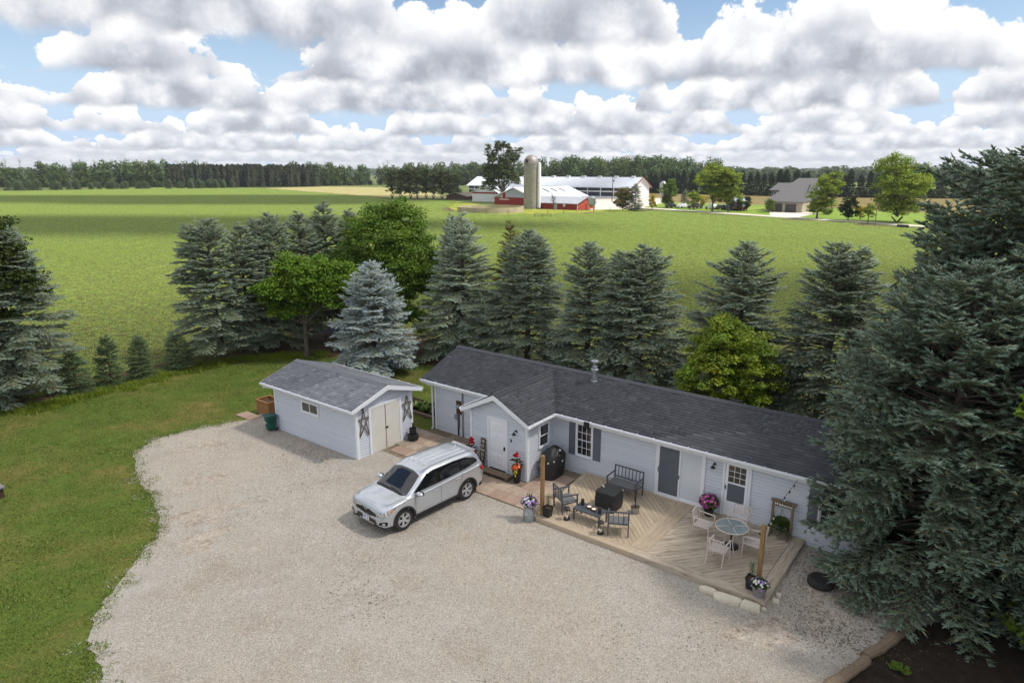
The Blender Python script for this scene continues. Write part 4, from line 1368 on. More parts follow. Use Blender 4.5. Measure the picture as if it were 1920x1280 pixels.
M_bark = mat('spruce_bark', S(104, 94, 86), S(78, 70, 64), scale=9, rough=.95, bump=.6, bscale=22, stretch=(1, 1, .35))
M_sp_green = mat('spruce_green', S(152, 168, 154), S(132, 150, 136), scale=.5, rough=.62, tint='tint', spec=.35)
M_sp_blue = mat('spruce_blue', S(190, 206, 216), S(172, 190, 202), scale=.5, rough=.62, tint='tint', spec=.35)
M_sp_pale = mat('spruce_pale', S(172, 188, 176), S(154, 172, 160), scale=.5, rough=.62, tint='tint', spec=.35)
M_sp_young = mat('spruce_young', S(108, 132, 96), S(92, 114, 82), scale=.5, rough=.65, tint='tint', spec=.3)
M_sp_big = mat('spruce_big', S(128, 148, 134), S(106, 126, 112), scale=.5, rough=.6, tint='tint', spec=.35)
M_pine = mat('pine_needles', S(128, 118, 70), S(104, 104, 62), scale=.6, rough=.65, tint='tint', spec=.3)

SPA = spruce_meshes('spruce_a', 101, 8.0, 2.5, 1.5, M_sp_green, M_bark, sway=.05, pw=.62)
SPB = spruce_meshes('spruce_b', 102, 8.0, 2.75, 1.0, M_sp_green, M_bark, leaders=2, ragged=.4, pw=.58)
SPC = spruce_meshes('spruce_c', 103, 8.0, 3.0, .5, M_sp_green, M_bark, droop=.40, pw=.66)
SPP = spruce_meshes('spruce_p', 104, 8.6, 2.9, .6, M_sp_pale, M_bark, droop=.38, old=.7, pw=.58)
SPX = spruce_meshes('spruce_x', 105, 8.4, 2.95, 1.55, M_sp_green, M_bark, leaders=2, ragged=.45, sway=.12, gap=.06, pw=.55)
SPU = spruce_meshes('spruce_u', 106, 6.3, 3.35, .12, M_sp_blue, M_bark, droop=.30, pw=.80, old=.66, fl=.12, tipl=1.15, spacing=.25)
SPS = spruce_meshes('spruce_s', 107, 2.3, 1.0, .05, M_sp_young, M_bark, spacing=.17, fl=.085, fr=.018, fstep=.05, tstep=.085, droop=.25, gap=.02, pw=.68)
PIN = spruce_meshes('pine', 108, 8.2, 1.9, 2.2, M_pine, M_bark, droop=-.25, fl=.17, fr=.016, spacing=.34, gap=.15, old=.75)

ROWG = 'spruces along the left boundary'
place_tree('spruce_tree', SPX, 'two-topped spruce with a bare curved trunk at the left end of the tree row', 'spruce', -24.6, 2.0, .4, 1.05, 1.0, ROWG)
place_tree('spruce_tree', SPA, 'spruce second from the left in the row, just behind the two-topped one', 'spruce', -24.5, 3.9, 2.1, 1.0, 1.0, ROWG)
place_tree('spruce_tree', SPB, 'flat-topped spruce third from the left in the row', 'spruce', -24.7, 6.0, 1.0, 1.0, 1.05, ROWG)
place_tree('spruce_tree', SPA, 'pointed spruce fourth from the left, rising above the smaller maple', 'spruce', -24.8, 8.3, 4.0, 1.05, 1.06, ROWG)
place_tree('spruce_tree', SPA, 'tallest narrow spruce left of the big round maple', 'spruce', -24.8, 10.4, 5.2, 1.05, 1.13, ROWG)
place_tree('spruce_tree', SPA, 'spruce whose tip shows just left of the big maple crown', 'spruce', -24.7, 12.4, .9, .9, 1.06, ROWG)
place_tree('spruce_tree', SPX, 'tall spruce with tiered boughs at the left edge of the picture', 'spruce', -25.7, -8.1, 2.9, 1.15, 1.04, ROWG)
place_tree('spruce_tree', SPB, 'spruce mostly cut off by the left picture edge', 'spruce', -26.6, -10.2, 5.1, 1.2, 1.1, ROWG)
BG = 'spruces behind the house'
place_tree('spruce_tree', SPP, 'pale silvery spruce tall beside the big round maple', 'spruce', -13.3, 11.5, .2, 1.12, 1.0, BG)
place_tree('spruce_tree', SPA, 'thin spruce leader peeking out left of the pale silvery spruce', 'spruce', -15.2, 12.6, 3.0, .6, 1.06, BG)
place_tree('spruce_tree', SPB, 'olive-tinged spruce right of the pale silvery spruce behind the roof', 'spruce', -8.5, 11.6, 2.2, 1.08, .98, BG)
place_tree('spruce_tree', SPC, 'broad layered spruce above the metal flue pipe', 'spruce', -4.4, 11.4, 4.4, 1.10, .95, BG)
place_tree('spruce_tree', SPB, 'round-topped spruce third from the right behind the roof', 'spruce', -1.3, 11.2, .3, 1.12, .94, BG)
place_tree('spruce_tree', SPC, 'evenly conical spruce standing behind the yellow-green tree', 'spruce', 3.55, 11.5, 1.4, 1.22, 1.01, BG)
place_tree('spruce_tree', SPX, 'ragged double-topped spruce nearest the large dark tree on the right', 'spruce', 7.35, 11.5, 3.6, 1.15, .98, BG)
place_tree('pine_tree', PIN, 'brownish pine standing behind the gap right of the pale spruce', 'pine', -11.0, 13.2, .5, 1.0, 1.0)
place_tree('blue_spruce', SPU, 'bright silver-blue spruce right behind the shed', 'spruce', -15.2, 6.0, .7, 1.0, 1.0)
SG = 'young spruces along the lawn edge'
for (y, h, r_, lb) in ((-5.98, 2.15, 1.0, 'low bushy young spruce nearest the left edge of the lawn'), (-4.3, 2.6, 2.2, 'tallest of the four young spruces at the lawn edge'),
                      (-2.68, 2.3, 3.7, 'third young spruce from the left at the lawn edge'), (-.62, 2.0, 5.0, 'slim young spruce nearest the curved trunk')):
    place_tree('young_spruce', SPS, lb, 'spruce', -24.55, y, r_, 1.05 if h < 2.2 else .9, h / 2.3, SG)

# big dark spruces on the right
SPR1 = spruce_meshes('big_spruce_a', 111, 8.8, 4.5, .8, M_sp_big, M_bark, spacing=.34, fl=.135, fr=.028, fstep=.056, tstep=.11, droop=.30, pw=.50, ragged=.32, gap=.03, nbs=(9, 13), inner=.42, old=.42, flat=.45, belly=.46, lv=(.84, 1.05))
SPR2 = spruce_meshes('big_spruce_b', 112, 11.9, 7.4, 1.2, M_sp_big, M_bark, spacing=.40, fl=.15, fr=.032, fstep=.068, tstep=.145, droop=.26, pw=.46, ragged=.25, gap=.03, nbs=(10, 14), inner=.50, old=.42, flat=.45, belly=.55, lv=(.84, 1.05))
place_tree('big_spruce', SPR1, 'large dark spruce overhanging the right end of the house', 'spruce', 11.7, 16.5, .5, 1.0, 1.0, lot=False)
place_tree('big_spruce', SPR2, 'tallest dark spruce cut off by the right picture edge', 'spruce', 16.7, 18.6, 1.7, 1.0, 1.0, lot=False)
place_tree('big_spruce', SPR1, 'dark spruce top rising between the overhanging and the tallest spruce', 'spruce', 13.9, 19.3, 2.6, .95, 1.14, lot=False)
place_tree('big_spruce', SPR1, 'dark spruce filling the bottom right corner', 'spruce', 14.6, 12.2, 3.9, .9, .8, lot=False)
# brown cones hanging in the tall tree
cg = np.random.default_rng(5)
n = 420
az = cg.uniform(0, 6.28, n); zc = cg.uniform(5.5, 11.4, n); rc = 7.0 * ((12.0 - np.minimum(zc, 11.5)) / 10.8) ** .46 * np.where(zc < 7, .82, 1.0) * cg.uniform(.72, .98, n)
cb = np.stack([16.7 + np.cos(az) * rc, 18.6 + np.sin(az) * rc, zc], 1)
V, F, T = fingers(cb, np.tile([[0, 0, -1.0]], (n, 1)) + cg.normal(0, .15, (n, 3)), cg.uniform(.10, .15, n), np.full(n, .022), np.ones((n, 3)) * cg.uniform(.8, 1.2, (n, 1)), .9, cg)
co = link('spruce_cones', np_mesh('spruce_cones', V - np.array([16.7, 18.6, 0]), F, mat('cone', S(150, 112, 70), S(120, 88, 54), scale=4, rough=.8, tint='tint'), T))
co.parent = [o for o in bpy.data.objects if o.name == 'big_spruce.001'][0]
co.rotation_euler = (0, 0, -1.7)
co['kind'] = 'stuff'

# ---- broadleaf trees
def leafy_meshes(name, seed, lobes, ncl, nlf, leaf, m_leaf, m_bark, trunk_h, trunk_r, crad=.5, stems=1, spread=.3, lean=(0, 0), limbs=True, flat=.5, shell=.55):
    """lobes: (x,y,z,rx,ry,rz); clusters of leaves near the lobe surfaces"""
    g = np.random.default_rng(seed)
    lob = np.array(lobes, float)
    wgt = lob[:, 3] * lob[:, 4] + lob[:, 4] * lob[:, 5]; wgt /= wgt.sum()
    li = g.choice(len(lob), ncl, p=wgt)
    dr = nrm(g.normal(0, 1, (ncl, 3)))
    dr[:, 2] = np.where(dr[:, 2] < -.35, -dr[:, 2] * .6, dr[:, 2])
    rad = shell + (1 - shell) * g.random(ncl) ** .6
    ctr = lob[li, :3] + dr * lob[li, 3:] * rad[:, None]
    bump_ = g.uniform(.6, 1.35, ncl)
    k = np.repeat(np.arange(ncl), nlf)
    n = len(k)
    off = nrm(g.normal(0, 1, (n, 3))) * (g.random(n) ** .45)[:, None]
    off[:, 2] *= .62
    off[:, 2] = np.where(off[:, 2] < -.2, off[:, 2] * .5, off[:, 2])
    pos = ctr[k] + off * (crad * bump_[k])[:, None]
    nm = nrm(g.normal(0, .8, (n, 3)) + np.array([0, 0, 1.0]) * flat * 2.6 + off * .9)
    a = nrm(np.cross(nm, g.normal(0, 1, (n, 3)))); b = np.cross(nm, a)
    s = leaf * g.uniform(.7, 1.3, n)[:, None]
    fold = nm * s * .18
    V = np.stack([pos - a * s * .55, pos - b * s * .42 + fold, pos + a * s * .6, pos + b * s * .42 + fold], 1).reshape(-1, 3)
    i = np.arange(n)[:, None] * 4
    F = np.concatenate([i + [[0, 1, 2]], i + [[0, 2, 3]]])
    ct = g.uniform(.82, 1.18, ncl); hue = g.normal(0, .07, ncl)
    t = ct[k] * g.uniform(.85, 1.15, n); h = hue[k] + g.normal(0, .04, n)
    T = np.repeat(np.stack([t * (1 + h), t, t * (1 - h)], 1), 4, 0)
    crown = np_mesh(name + '_crown', V, F, m_leaf, T)
    segs = []
    base = MB()
    lx, ly = lean
    for s_ in range(stems):
        a = 6.28 * s_ / max(stems, 1) + g.uniform(0, 1)
        r_ = trunk_r / math.sqrt(stems)
        sx, sy = (math.cos(a) * spread, math.sin(a) * spread) if stems > 1 else (0, 0)
        base.tube([(sx * .2, sy * .2, 0), (sx * .25, sy * .25, .25), (sx * .5 + lx * .4, sy * .5 + ly * .4, trunk_h * .5), (sx + lx, sy + ly, trunk_h)], [r_ * 1.35, r_ * 1.05, r_ * .9, r_ * .72], 8)
    trunk = base.mesh(name + '_trunk', m_bark, smooth=True)
    lm = None
    if limbs:
        top = np.array([lx, ly, trunk_h])
        for L_ in lob:
            mid = (top + L_[:3]) / 2 + np.array([0, 0, .12 * L_[2]]) * .3
            rr_ = trunk_r * .5
            segs.append((top, mid, rr_, rr_ * .7)); segs.append((mid, L_[:3], rr_ * .7, rr_ * .4))
            for q in range(9):
                e = L_[:3] + nrm(g.normal(0, 1, 3) + np.array([0, 0, .4])) * L_[3:] * .8
                segs.append((L_[:3] if q % 2 else mid, e, rr_ * .34, rr_ * .07))
        LV, LF = tubes_np(segs, 5)
        lm = np_mesh(name + '_limbs', LV, LF, m_bark)
    return crown, lm, trunk

M_bark2 = mat('broadleaf_bark', S(112, 104, 94), S(86, 78, 70), scale=8, rough=.95, bump=.6, bscale=18, stretch=(1, 1, .3))
M_maple = mat('maple_leaf', S(118, 148, 50), S(96, 126, 40), scale=.5, rough=.5, tint='tint', trans=.30, spec=.35)
M_maple2 = mat('maple_leaf_bright', S(124, 156, 46), S(104, 136, 38), scale=.5, rough=.5, tint='tint', trans=.30, spec=.35)
M_yg = mat('yellow_green_leaf', S(146, 164, 46), S(108, 134, 38), scale=.7, rough=.5, tint='tint', trans=.30, spec=.35, c3=S(196, 190, 62), c3scale=1.1, c3lo=.58, c3hi=.72)
MAP1 = leafy_meshes('big_maple', 201, [(0, 0, 6.3, 2.6, 2.6, 2.4), (-1.4, -.6, 4.6, 2.2, 2.2, 2.0), (1.6, -.4, 5.2, 2.1, 2.1, 2.4), (.2, -1.2, 3.6, 2.3, 2.0, 1.9), (.5, .8, 7.4, 1.5, 1.5, 1.5), (1.9, -.8, 3.2, 1.8, 1.8, 1.8), (-1.0, .4, 7.0, 1.3, 1.3, 1.4), (2.6, -1.0, 4.4, 1.6, 1.6, 1.8), (-2.4, -.8, 3.6, 1.6, 1.6, 1.5), (.8, -1.8, 2.0, 1.9, 1.6, 1.3), (2.2, -1.4, 1.8, 1.5, 1.5, 1.2)],
                    560, 120, .125, M_maple, M_bark2, 2.4, .22, crad=.58)
place_tree('maple_tree', MAP1, 'big round green maple between the narrow spruces and the pale spruce', 'tree', -20.0, 11.6, .2, 1.10, 1.06)
MAP2 = leafy_meshes('small_maple', 202, [(0, 0, 4.6, 1.8, 1.8, 1.7), (-1.0, -.8, 3.9, 1.5, 1.5, 1.3), (.9, .4, 4.2, 1.6, 1.6, 1.5), (1.6, .9, 3.6, 1.3, 1.3, 1.1), (-.2, -.3, 5.6, 1.1, 1.1, .9), (-.6, .3, 2.8, 1.3, 1.3, .8), (-1.7, -1.2, 2.9, 1.1, 1.1, .9), (1.2, .8, 5.2, 1.3, 1.3, 1.0), (2.2, 1.6, 4.6, 1.3, 1.3, 1.2)],
                    300, 125, .125, M_maple2, M_bark2, 2.1, .15, crad=.52)
place_tree('maple_tree', MAP2, 'smaller bright green maple with a visible trunk behind the shed roof', 'tree', -20.9, 5.5, 0, 1.02, 1.0)
YG = leafy_meshes('yellow_tree', 203, [(0, 0, 3.5, 1.7, 1.7, 1.6), (-.9, -.3, 2.6, 1.4, 1.4, 1.4), (.9, .1, 2.7, 1.4, 1.4, 1.4), (0, 0, 1.7, 1.6, 1.6, 1.2), (.1, .2, 4.5, .9, .9, .8), (-.5, -.2, 4.0, .7, .7, .8), (1.3, .5, 3.4, .8, .8, .7)],
                  300, 100, .10, M_yg, M_bark2, 1.3, .12, crad=.33)
place_tree('yellow_green_tree', YG, 'yellow-green leafy tree just behind the house roof', 'tree', 4.35, 8.1, 1.0, 1.05, 1.03)
MAP3 = leafy_meshes('edge_maple', 204, [(0, 0, 6.6, 2.0, 2.0, 2.0), (.9, .8, 5.2, 1.6, 1.6, 1.3), (-.6, 1.0, 7.4, 1.4, 1.4, 1.4), (.8, -.5, 3.9, 1.3, 1.3, 1.0)],
                    240, 80, .13, mat('dark_maple_leaf', S(78, 92, 30), S(62, 78, 24), scale=.5, rough=.5, tint='tint', trans=.25, spec=.35), M_bark2, 2.6, .16, crad=.5)
place_tree('maple_tree', MAP3, 'dark green maple growing into the spruce at the left picture edge', 'tree', -25.4, -9.0, .3, 1.0, 1.08)
MAP4 = leafy_meshes('corner_maple', 205, [(-1.1, .5, 6.1, .55, .5, .5), (-.4, .2, 5.7, .6, .6, .5), (.6, 0, 6.4, 1.2, 1.0, 1.0)], 46, 46, .15, M_maple2, M_bark2, 4.6, .10, crad=.34)
place_tree('maple_tree', MAP4, 'bright maple twigs poking in at the right picture edge', 'tree', 11.85, 12.6, 0, .8, 1.0, lot=False)
SHB = leafy_meshes('shrub', 206, [(0, 0, .7, .8, .7, .55), (.6, .3, .6, .6, .6, .5)], 40, 46, .11, M_maple, M_bark2, .5, .05, crad=.3, limbs=False)
place_tree('shrub', SHB, 'low leafy shrub in the shade under the right-hand spruces', 'shrub', 12.6, 13.6, 0, 1.0, 1.0, lot=False, names=('foliage', 'limbs', 'stem'))
place_tree('shrub', SHB, 'tiny seedling in the dark mulch below the log edging', 'shrub', 8.9, 12.9, 2, .2, .2, lot=False, names=('foliage', 'limbs', 'stem'))
CAR_POS = (-3.16, 20.79, 0.022)
CAR_ROT = R(-132.0)
# ------------------------------------------------------------------ the car
M_paint = mat('silver_paint', S(200, 205, 213), S(196, 201, 209), scale=30, rough=.28, metal=.62, coat=1.0, spec=.5)
M_cglass = mat('car_glass', S(20, 22, 26), S(26, 28, 32), scale=1, rough=.03, spec=1.0)
M_gloss = mat('gloss_black', S(18, 18, 20), S(22, 22, 24), scale=4, rough=.15)
M_plast = mat('black_plastic', S(36, 36, 38), S(46, 46, 48), scale=12, rough=.7)
M_rubber = mat('tyre_rubber', S(38, 38, 39), S(50, 49, 48), scale=14, rough=.9)
M_chrome = mat('chrome', S(225, 228, 232), S(215, 218, 222), scale=4, rough=.1, metal=1.0)
M_alloy = mat('alloy_rim', S(214, 216, 220), S(200, 203, 208), scale=6, rough=.35, metal=.55)
M_red = mat('tail_lamp_red', S(190, 20, 24), S(160, 12, 18), scale=10, rough=.12, coat=.6)
M_lamp = mat('head_lamp', S(70, 74, 80), S(215, 220, 228), scale=16, rough=.12, spec=.9, detail=1.0)
M_amber = mat('amber_lens', S(240, 150, 30), S(220, 128, 20), scale=10, rough=.15)
M_plate = mat('number_plate', S(236, 238, 242), S(226, 230, 238), scale=6, rough=.35)
M_blue = mat('plate_blue', S(60, 84, 150), rough=.4)

CAR = thing('parked_car', 'silver mid-size SUV parked nose out on the gravel drive', 'car', CAR_POS, CAR_ROT, lot=False)
ST = [(-2.42, [(.55, .48), (.62, .55), (.66, .70), (.64, .85), (.60, .92), (.50, .96), (.38, .98), (.2, .985), (0, .99)]),
      (-2.38, [(.70, .38), (.76, .46), (.80, .68), (.79, .95), (.74, 1.04), (.62, 1.10), (.48, 1.13), (.25, 1.14), (0, 1.145)]),
      (-2.28, [(.82, .33), (.86, .42), (.88, .68), (.86, 1.03), (.80, 1.12), (.70, 1.24), (.58, 1.32), (.3, 1.345), (0, 1.35)]),
      (-2.12, [(.87, .30), (.905, .40), (.92, .68), (.90, 1.06), (.85, 1.14), (.74, 1.33), (.62, 1.47), (.34, 1.53), (0, 1.54)]),
      (-1.9, [(.885, .29), (.92, .38), (.935, .68), (.915, 1.06), (.87, 1.12), (.77, 1.35), (.65, 1.54), (.36, 1.60), (0, 1.615)]),
      (-1.4, [(.895, .28), (.93, .38), (.945, .68), (.925, 1.05), (.885, 1.10), (.79, 1.36), (.67, 1.58), (.37, 1.645), (0, 1.66)]),
      (-.5, [(.89, .27), (.925, .37), (.94, .66), (.925, 1.02), (.885, 1.07), (.80, 1.36), (.68, 1.60), (.38, 1.665), (0, 1.68)]),
      (.2, [(.89, .27), (.925, .37), (.94, .65), (.925, .99), (.885, 1.04), (.80, 1.33), (.67, 1.56), (.38, 1.63), (0, 1.645)]),
      (.45, [(.89, .27), (.925, .37), (.94, .65), (.925, .985), (.885, 1.03), (.805, 1.28), (.70, 1.47), (.40, 1.555), (0, 1.575)]),
      (.85, [(.89, .27), (.925, .37), (.94, .65), (.925, .98), (.89, 1.02), (.83, 1.14), (.765, 1.22), (.45, 1.315), (0, 1.335)]),
      (1.2, [(.89, .27), (.925, .37), (.94, .66), (.92, .99), (.89, 1.025), (.85, 1.05), (.80, 1.065), (.48, 1.115), (0, 1.135)]),
      (1.4, [(.89, .28), (.925, .38), (.94, .66), (.915, .975), (.87, 1.01), (.80, 1.04), (.72, 1.06), (.42, 1.10), (0, 1.115)]),
      (1.9, [(.86, .28), (.90, .36), (.905, .62), (.88, .90), (.82, .96), (.74, .99), (.64, 1.01), (.36, 1.045), (0, 1.06)]),
      (2.15, [(.80, .26), (.85, .33), (.86, .57), (.83, .84), (.78, .90), (.70, .93), (.60, .955), (.34, .99), (0, 1.005)]),
      (2.27, [(.72, .27), (.78, .33), (.80, .56), (.78, .78), (.73, .84), (.64, .875), (.53, .90), (.30, .93), (0, .945)]),
      (2.34, [(.56, .34), (.62, .38), (.65, .54), (.63, .69), (.59, .74), (.51, .775), (.42, .795), (.22, .815), (0, .825)])]

def hermite(xs, Y, q):
    xs = np.array(xs, float); Y = np.array(Y, float)
    m = np.gradient(Y, xs, axis=0)
    i = np.clip(np.searchsorted(xs, q) - 1, 0, len(xs) - 2)
    h = (xs[i + 1] - xs[i]); t = (q - xs[i]) / h
    sh = (-1,) + (1,) * (Y.ndim - 1)
    t = t.reshape(sh); h = h.reshape(sh)
    return (2 * t**3 - 3 * t**2 + 1) * Y[i] + (t**3 - 2 * t**2 + t) * h * m[i] + (-2 * t**3 + 3 * t**2) * Y[i + 1] + (t**3 - t**2) * h * m[i + 1]

def make_car():
    xs = [s[0] for s in ST]
    Y = np.array([s[1] for s in ST])
    q = np.unique(np.concatenate([np.linspace(-2.42, -2.1, 14), np.linspace(-2.1, 2.1, 96), np.linspace(2.1, 2.34, 14)]))
    A = hermite(xs, Y, q)                                   # nx,9,2
    B = hermite(np.arange(9), A.transpose(1, 0, 2), np.linspace(0, 8, 49)).transpose(1, 0, 2)
    nx, nj = B.shape[:2]
    V = []
    for i in range(nx):
        for j in range(nj): V.append((q[i], B[i, j, 0], B[i, j, 1]))
        for j in range(nj - 2, -1, -1): V.append((q[i], -B[i, j, 0], B[i, j, 1]))
    w = 2 * nj - 1
    F = []
    for i in range(nx - 1):
        for j in range(w - 1):
            a = [i * w + j, (i + 1) * w + j, (i + 1) * w + j + 1, i * w + j + 1]
            c = np.mean([V[k] for k in a], axis=0)
            if abs(c[1]) > .55 and c[2] < .80 and min((c[0] - 1.39) ** 2, (c[0] + 1.39) ** 2) + (c[2] - .37) ** 2 < .405 ** 2: continue
            F.append(a)
    F.append(list(range(w)))
    F.append([(nx - 1) * w + k for k in range(w - 1, -1, -1)])
    full = MB(); full.v = V; full.f = [tuple(f) for f in F]
    bvh = BVHTree.FromPolygons([Vector(v) for v in V], [f for f in F])
    body = full.build('body', M_paint, CAR, smooth='full')
    bm = bmesh.new(); bm.from_mesh(body.data); bmesh.ops.recalc_face_normals(bm, faces=bm.faces); bm.to_mesh(body.data); bm.free()

    def hit(o, d):
        loc, nrm_, idx, dist = bvh.ray_cast(Vector(o), Vector(d).normalized())
        if loc is None: return None
        n = nrm_ if nrm_.dot(Vector(d)) < 0 else -nrm_
        return loc, n
    def decal(name, poly3, d, m, off=.005, cell=.05, parent=CAR, thick=False):
        d = Vector(d).normalized()
        e1 = Vector((0, 0, 1)).cross(-d)
        if e1.length < .01: e1 = Vector((1, 0, 0))
        e1.normalize()
        e2 = (-d).cross(e1)
        P2 = [(Vector(p).dot(e1), Vector(p).dot(e2)) for p in poly3]
        us = [p[0] for p in P2]; vs = [p[1] for p in P2]
        mb = MB()
        u = min(us)
        while u < max(us):
            v = min(vs)
            while v < max(vs):
                c = clip_poly(P2, [(u, v), (u + cell, v), (u + cell, v + cell), (u, v + cell)])
                if len(c) >= 3:
                    pts = []
                    for (a, b) in c:
                        h = hit(e1 * a + e2 * b - d * 6, d)
                        if h is None: pts = None; break
                        pts.append(h[0] + h[1] * off)
                    if pts: mb.add(pts, [tuple(range(len(pts)))])
                v += cell
            u += cell
        if not mb.f: return None
        o = mb.build(name, m, parent)
        bm = bmesh.new(); bm.from_mesh(o.data); bmesh.ops.remove_doubles(bm, verts=bm.verts, dist=.0012); bmesh.ops.recalc_face_normals(bm, faces=bm.faces)
        if bm.faces and sum((f.normal.dot(-d) * f.calc_area() for f in bm.faces)) < 0: bmesh.ops.reverse_faces(bm, faces=bm.faces)
        bm.to_mesh(o.data); bm.free()
        o.data.shade_smooth()
        return o
    def line(name, pts, d, m, r=.008, off=.004, parent=CAR, n=14):
        out = []
        for a, b in zip(pts[:-1], pts[1:]):
            for k in range(n):
                t = k / n
                p = Vector(a).lerp(Vector(b), t)
                h = hit(p - Vector(d).normalized() * 6, d)
                if h: out.append(h[0] + h[1] * off)
        if len(out) > 1: return MB().tube(out, r, 5).build(name, m, parent, smooth='full')
    # glass
    decal('windscreen', [(1.15, -.75, 0), (1.215, -.3, 0), (1.215, .3, 0), (1.15, .75, 0), (.50, .625, 0), (.455, .3, 0), (.455, -.3, 0), (.50, -.625, 0)], (0, 0, -1), M_cglass)
    decal('cowl', [(1.30, -.60, 0), (1.32, 0, 0), (1.30, .60, 0), (1.165, .76, 0), (1.222, .3, 0), (1.222, -.3, 0), (1.165, -.76, 0)], (0, 0, -1), M_plast)
    for a, b in (((1.24, .62), (1.18, -.02)), ((1.25, .0), (1.18, -.62))):
        line('wiper', [(a[0], a[1], 0), (b[0], b[1], 0)], (0, 0, -1), M_gloss, .010, .018)
    decal('rear_window', [(-3, -.55, 1.12), (-3, .55, 1.12), (-3, .52, 1.44), (-3, -.52, 1.44)], (1, 0, 0), M_cglass)
    dlo = [(.93, 1.09), (.30, 1.50), (0, 1.542), (-.9, 1.552), (-1.45, 1.515), (-1.85, 1.395), (-2.04, 1.275), (-2.0, 1.235), (-1.3, 1.16), (-.3, 1.115)]
    for sgn in (1, -1):
        Dv = (0, -sgn, 0)
        decal('window_surround', [(x, 0, z) for x, z in dlo], Dv, M_gloss, .003)
        for (a, b) in ((-.13, .95), (-1.12, -.21), (-1.93, -1.19)):
            c = clip_poly([(x, z) for x, z in dlo], [(a, 0), (b, 0), (b, 3), (a, 3)])
            cx_ = sum(p[0] for p in c) / len(c); cz_ = sum(p[1] for p in c) / len(c)
            c = [(cx_ + (x - cx_) * .965, cz_ + (z - cz_) * .93) for x, z in c]
            decal('side_window', [(x, 0, z) for x, z in c], Dv, M_cglass, .008)
        line('chrome_strip', [(.30, 0, 1.506), (0, 0, 1.548), (-.9, 0, 1.558), (-1.45, 0, 1.521), (-1.85, 0, 1.40), (-2.045, 0, 1.275)], Dv, M_chrome, .008, .006)
        line('chrome_strip', [(.93, 0, 1.083), (-.3, 0, 1.109), (-1.3, 0, 1.154), (-2.0, 0, 1.23)], Dv, M_chrome, .006, .006)
        # seams
        line('door_seam', [(.93, 0, 1.0), (.93, 0, .55), (.86, 0, .36)], Dv, M_plast, .005, .0005)
        line('door_seam', [(-.17, 0, 1.04), (-.18, 0, .34)], Dv, M_plast, .005, .0005)
        line('door_seam', [(-1.16, 0, 1.08), (-1.12, 0, .92), (-.93, 0, .55), (-.88, 0, .36)], Dv, M_plast, .005, .0005)
        line('door_seam', [(.86, 0, .36), (-.88, 0, .36)], Dv, M_plast, .005, .0005)
        # lower cladding between the wheels and arch rims
        decal('sill_cladding', [(.96, 0, .288), (-.96, 0, .288), (-.96, 0, .40), (.96, 0, .385)], Dv, M_plast, .012, .04)
        for ax in (1.39, -1.39):
            ro, ri, de = [], [], []
            for k in range(37):
                an = R(-14 + 208 * k / 36)
                cs, sn = math.cos(an), math.sin(an)
                if .37 + .47 * sn < .29: continue
                h = hit((ax + .468 * cs, sgn * 6, .37 + .468 * sn), Dv)
                if not h or h[0].y * sgn < .6: continue
                ro.append((h[0].x, h[0].y + sgn * .008, h[0].z))
                h1 = hit((ax + .43 * cs, sgn * 6, .37 + .43 * sn), Dv)
                y1 = h1[0].y if h1 and h1[0].y * sgn > .6 else h[0].y
                ri.append((ax + .395 * cs, y1 + sgn * .022, .37 + .395 * sn))
                de.append((ax + .395 * cs, y1 - sgn * .32, .37 + .395 * sn))
            n_ = len(ro)
            mbr = MB()
            mbr.add(ro + ri + de, [(i, i + 1, n_ + i + 1, n_ + i) for i in range(n_ - 1)] + [(n_ + i, n_ + i + 1, 2 * n_ + i + 1, 2 * n_ + i) for i in range(n_ - 1)])
            mbr.build('arch_trim', M_plast, CAR, smooth='full')
            # wheel
            wy = sgn * .79
            ty = MB().lathe([(.24, -.115), (.30, -.125), (.355, -.105), (.37, -.07), (.37, .07), (.355, .105), (.30, .125), (.24, .115), (.24, -.115)], 36, axis='y', caps=False).build('wheel', M_rubber, CAR, smooth=True, loc=(ax, wy, .37))
            MB().lathe([(.246, -.09), (.246, .112), (.226, .118), (.214, .08), (.19, -.06), (0, -.06)], 30, axis='y', caps=False).build('rim', M_alloy if sgn else M_alloy, ty, smooth=True)
            for s in ty.children: s.rotation_euler = (0, 0, 0 if sgn > 0 else math.pi)
            dk = MB().lathe([(.21, .0), (0, .0)], 24, center=(0, .03, 0), axis='y').build('brake_disc', M_plast, ty)
            dk.rotation_euler = (0, 0, 0 if sgn > 0 else math.pi)
            sp_ = MB()
            for k in range(5):
                for off_ in (-.17, .17):
                    an = 2 * math.pi * k / 5 + off_
                    an0 = 2 * math.pi * k / 5 + off_ * .9
                    a_ = Vector((math.cos(an0) * .04, .082, math.sin(an0) * .04)); b_ = Vector((math.cos(an) * .228, .104, math.sin(an) * .228))
                    sp_.bar(a_, b_, .040, .022, up=(0, 1, 0))
            sp_.lathe([(.055, .07), (.055, .098), (.03, .106), (0, .106)], 16, axis='y')
            so = sp_.build('spokes', M_alloy, ty, bevel=.003)
            so.rotation_euler = (0, 0, 0 if sgn > 0 else math.pi)
            MB().box(ax - .46, ax - .44, sgn * .70 - .11, sgn * .70 + .18 if sgn > 0 else sgn * .70 + .11, .19, .42).build('mud_flap', M_plast, CAR) if sgn > 0 else MB().box(ax - .46, ax - .44, -.88, -.59, .19, .42).build('mud_flap', M_plast, CAR)
        # mirrors
        mm = MB().lathe([(0, -.10), (.045, -.09), (.075, -.05), (.085, 0), (.08, .05), (.055, .085), (0, .09)], 16, axis='x')
        mm.v = [(x * .95, y * 1.55, z * .85) for x, y, z in mm.v]
        mo = mm.build('side_mirror', M_paint, CAR, smooth='full', loc=(.84, sgn * 1.045, 1.10))
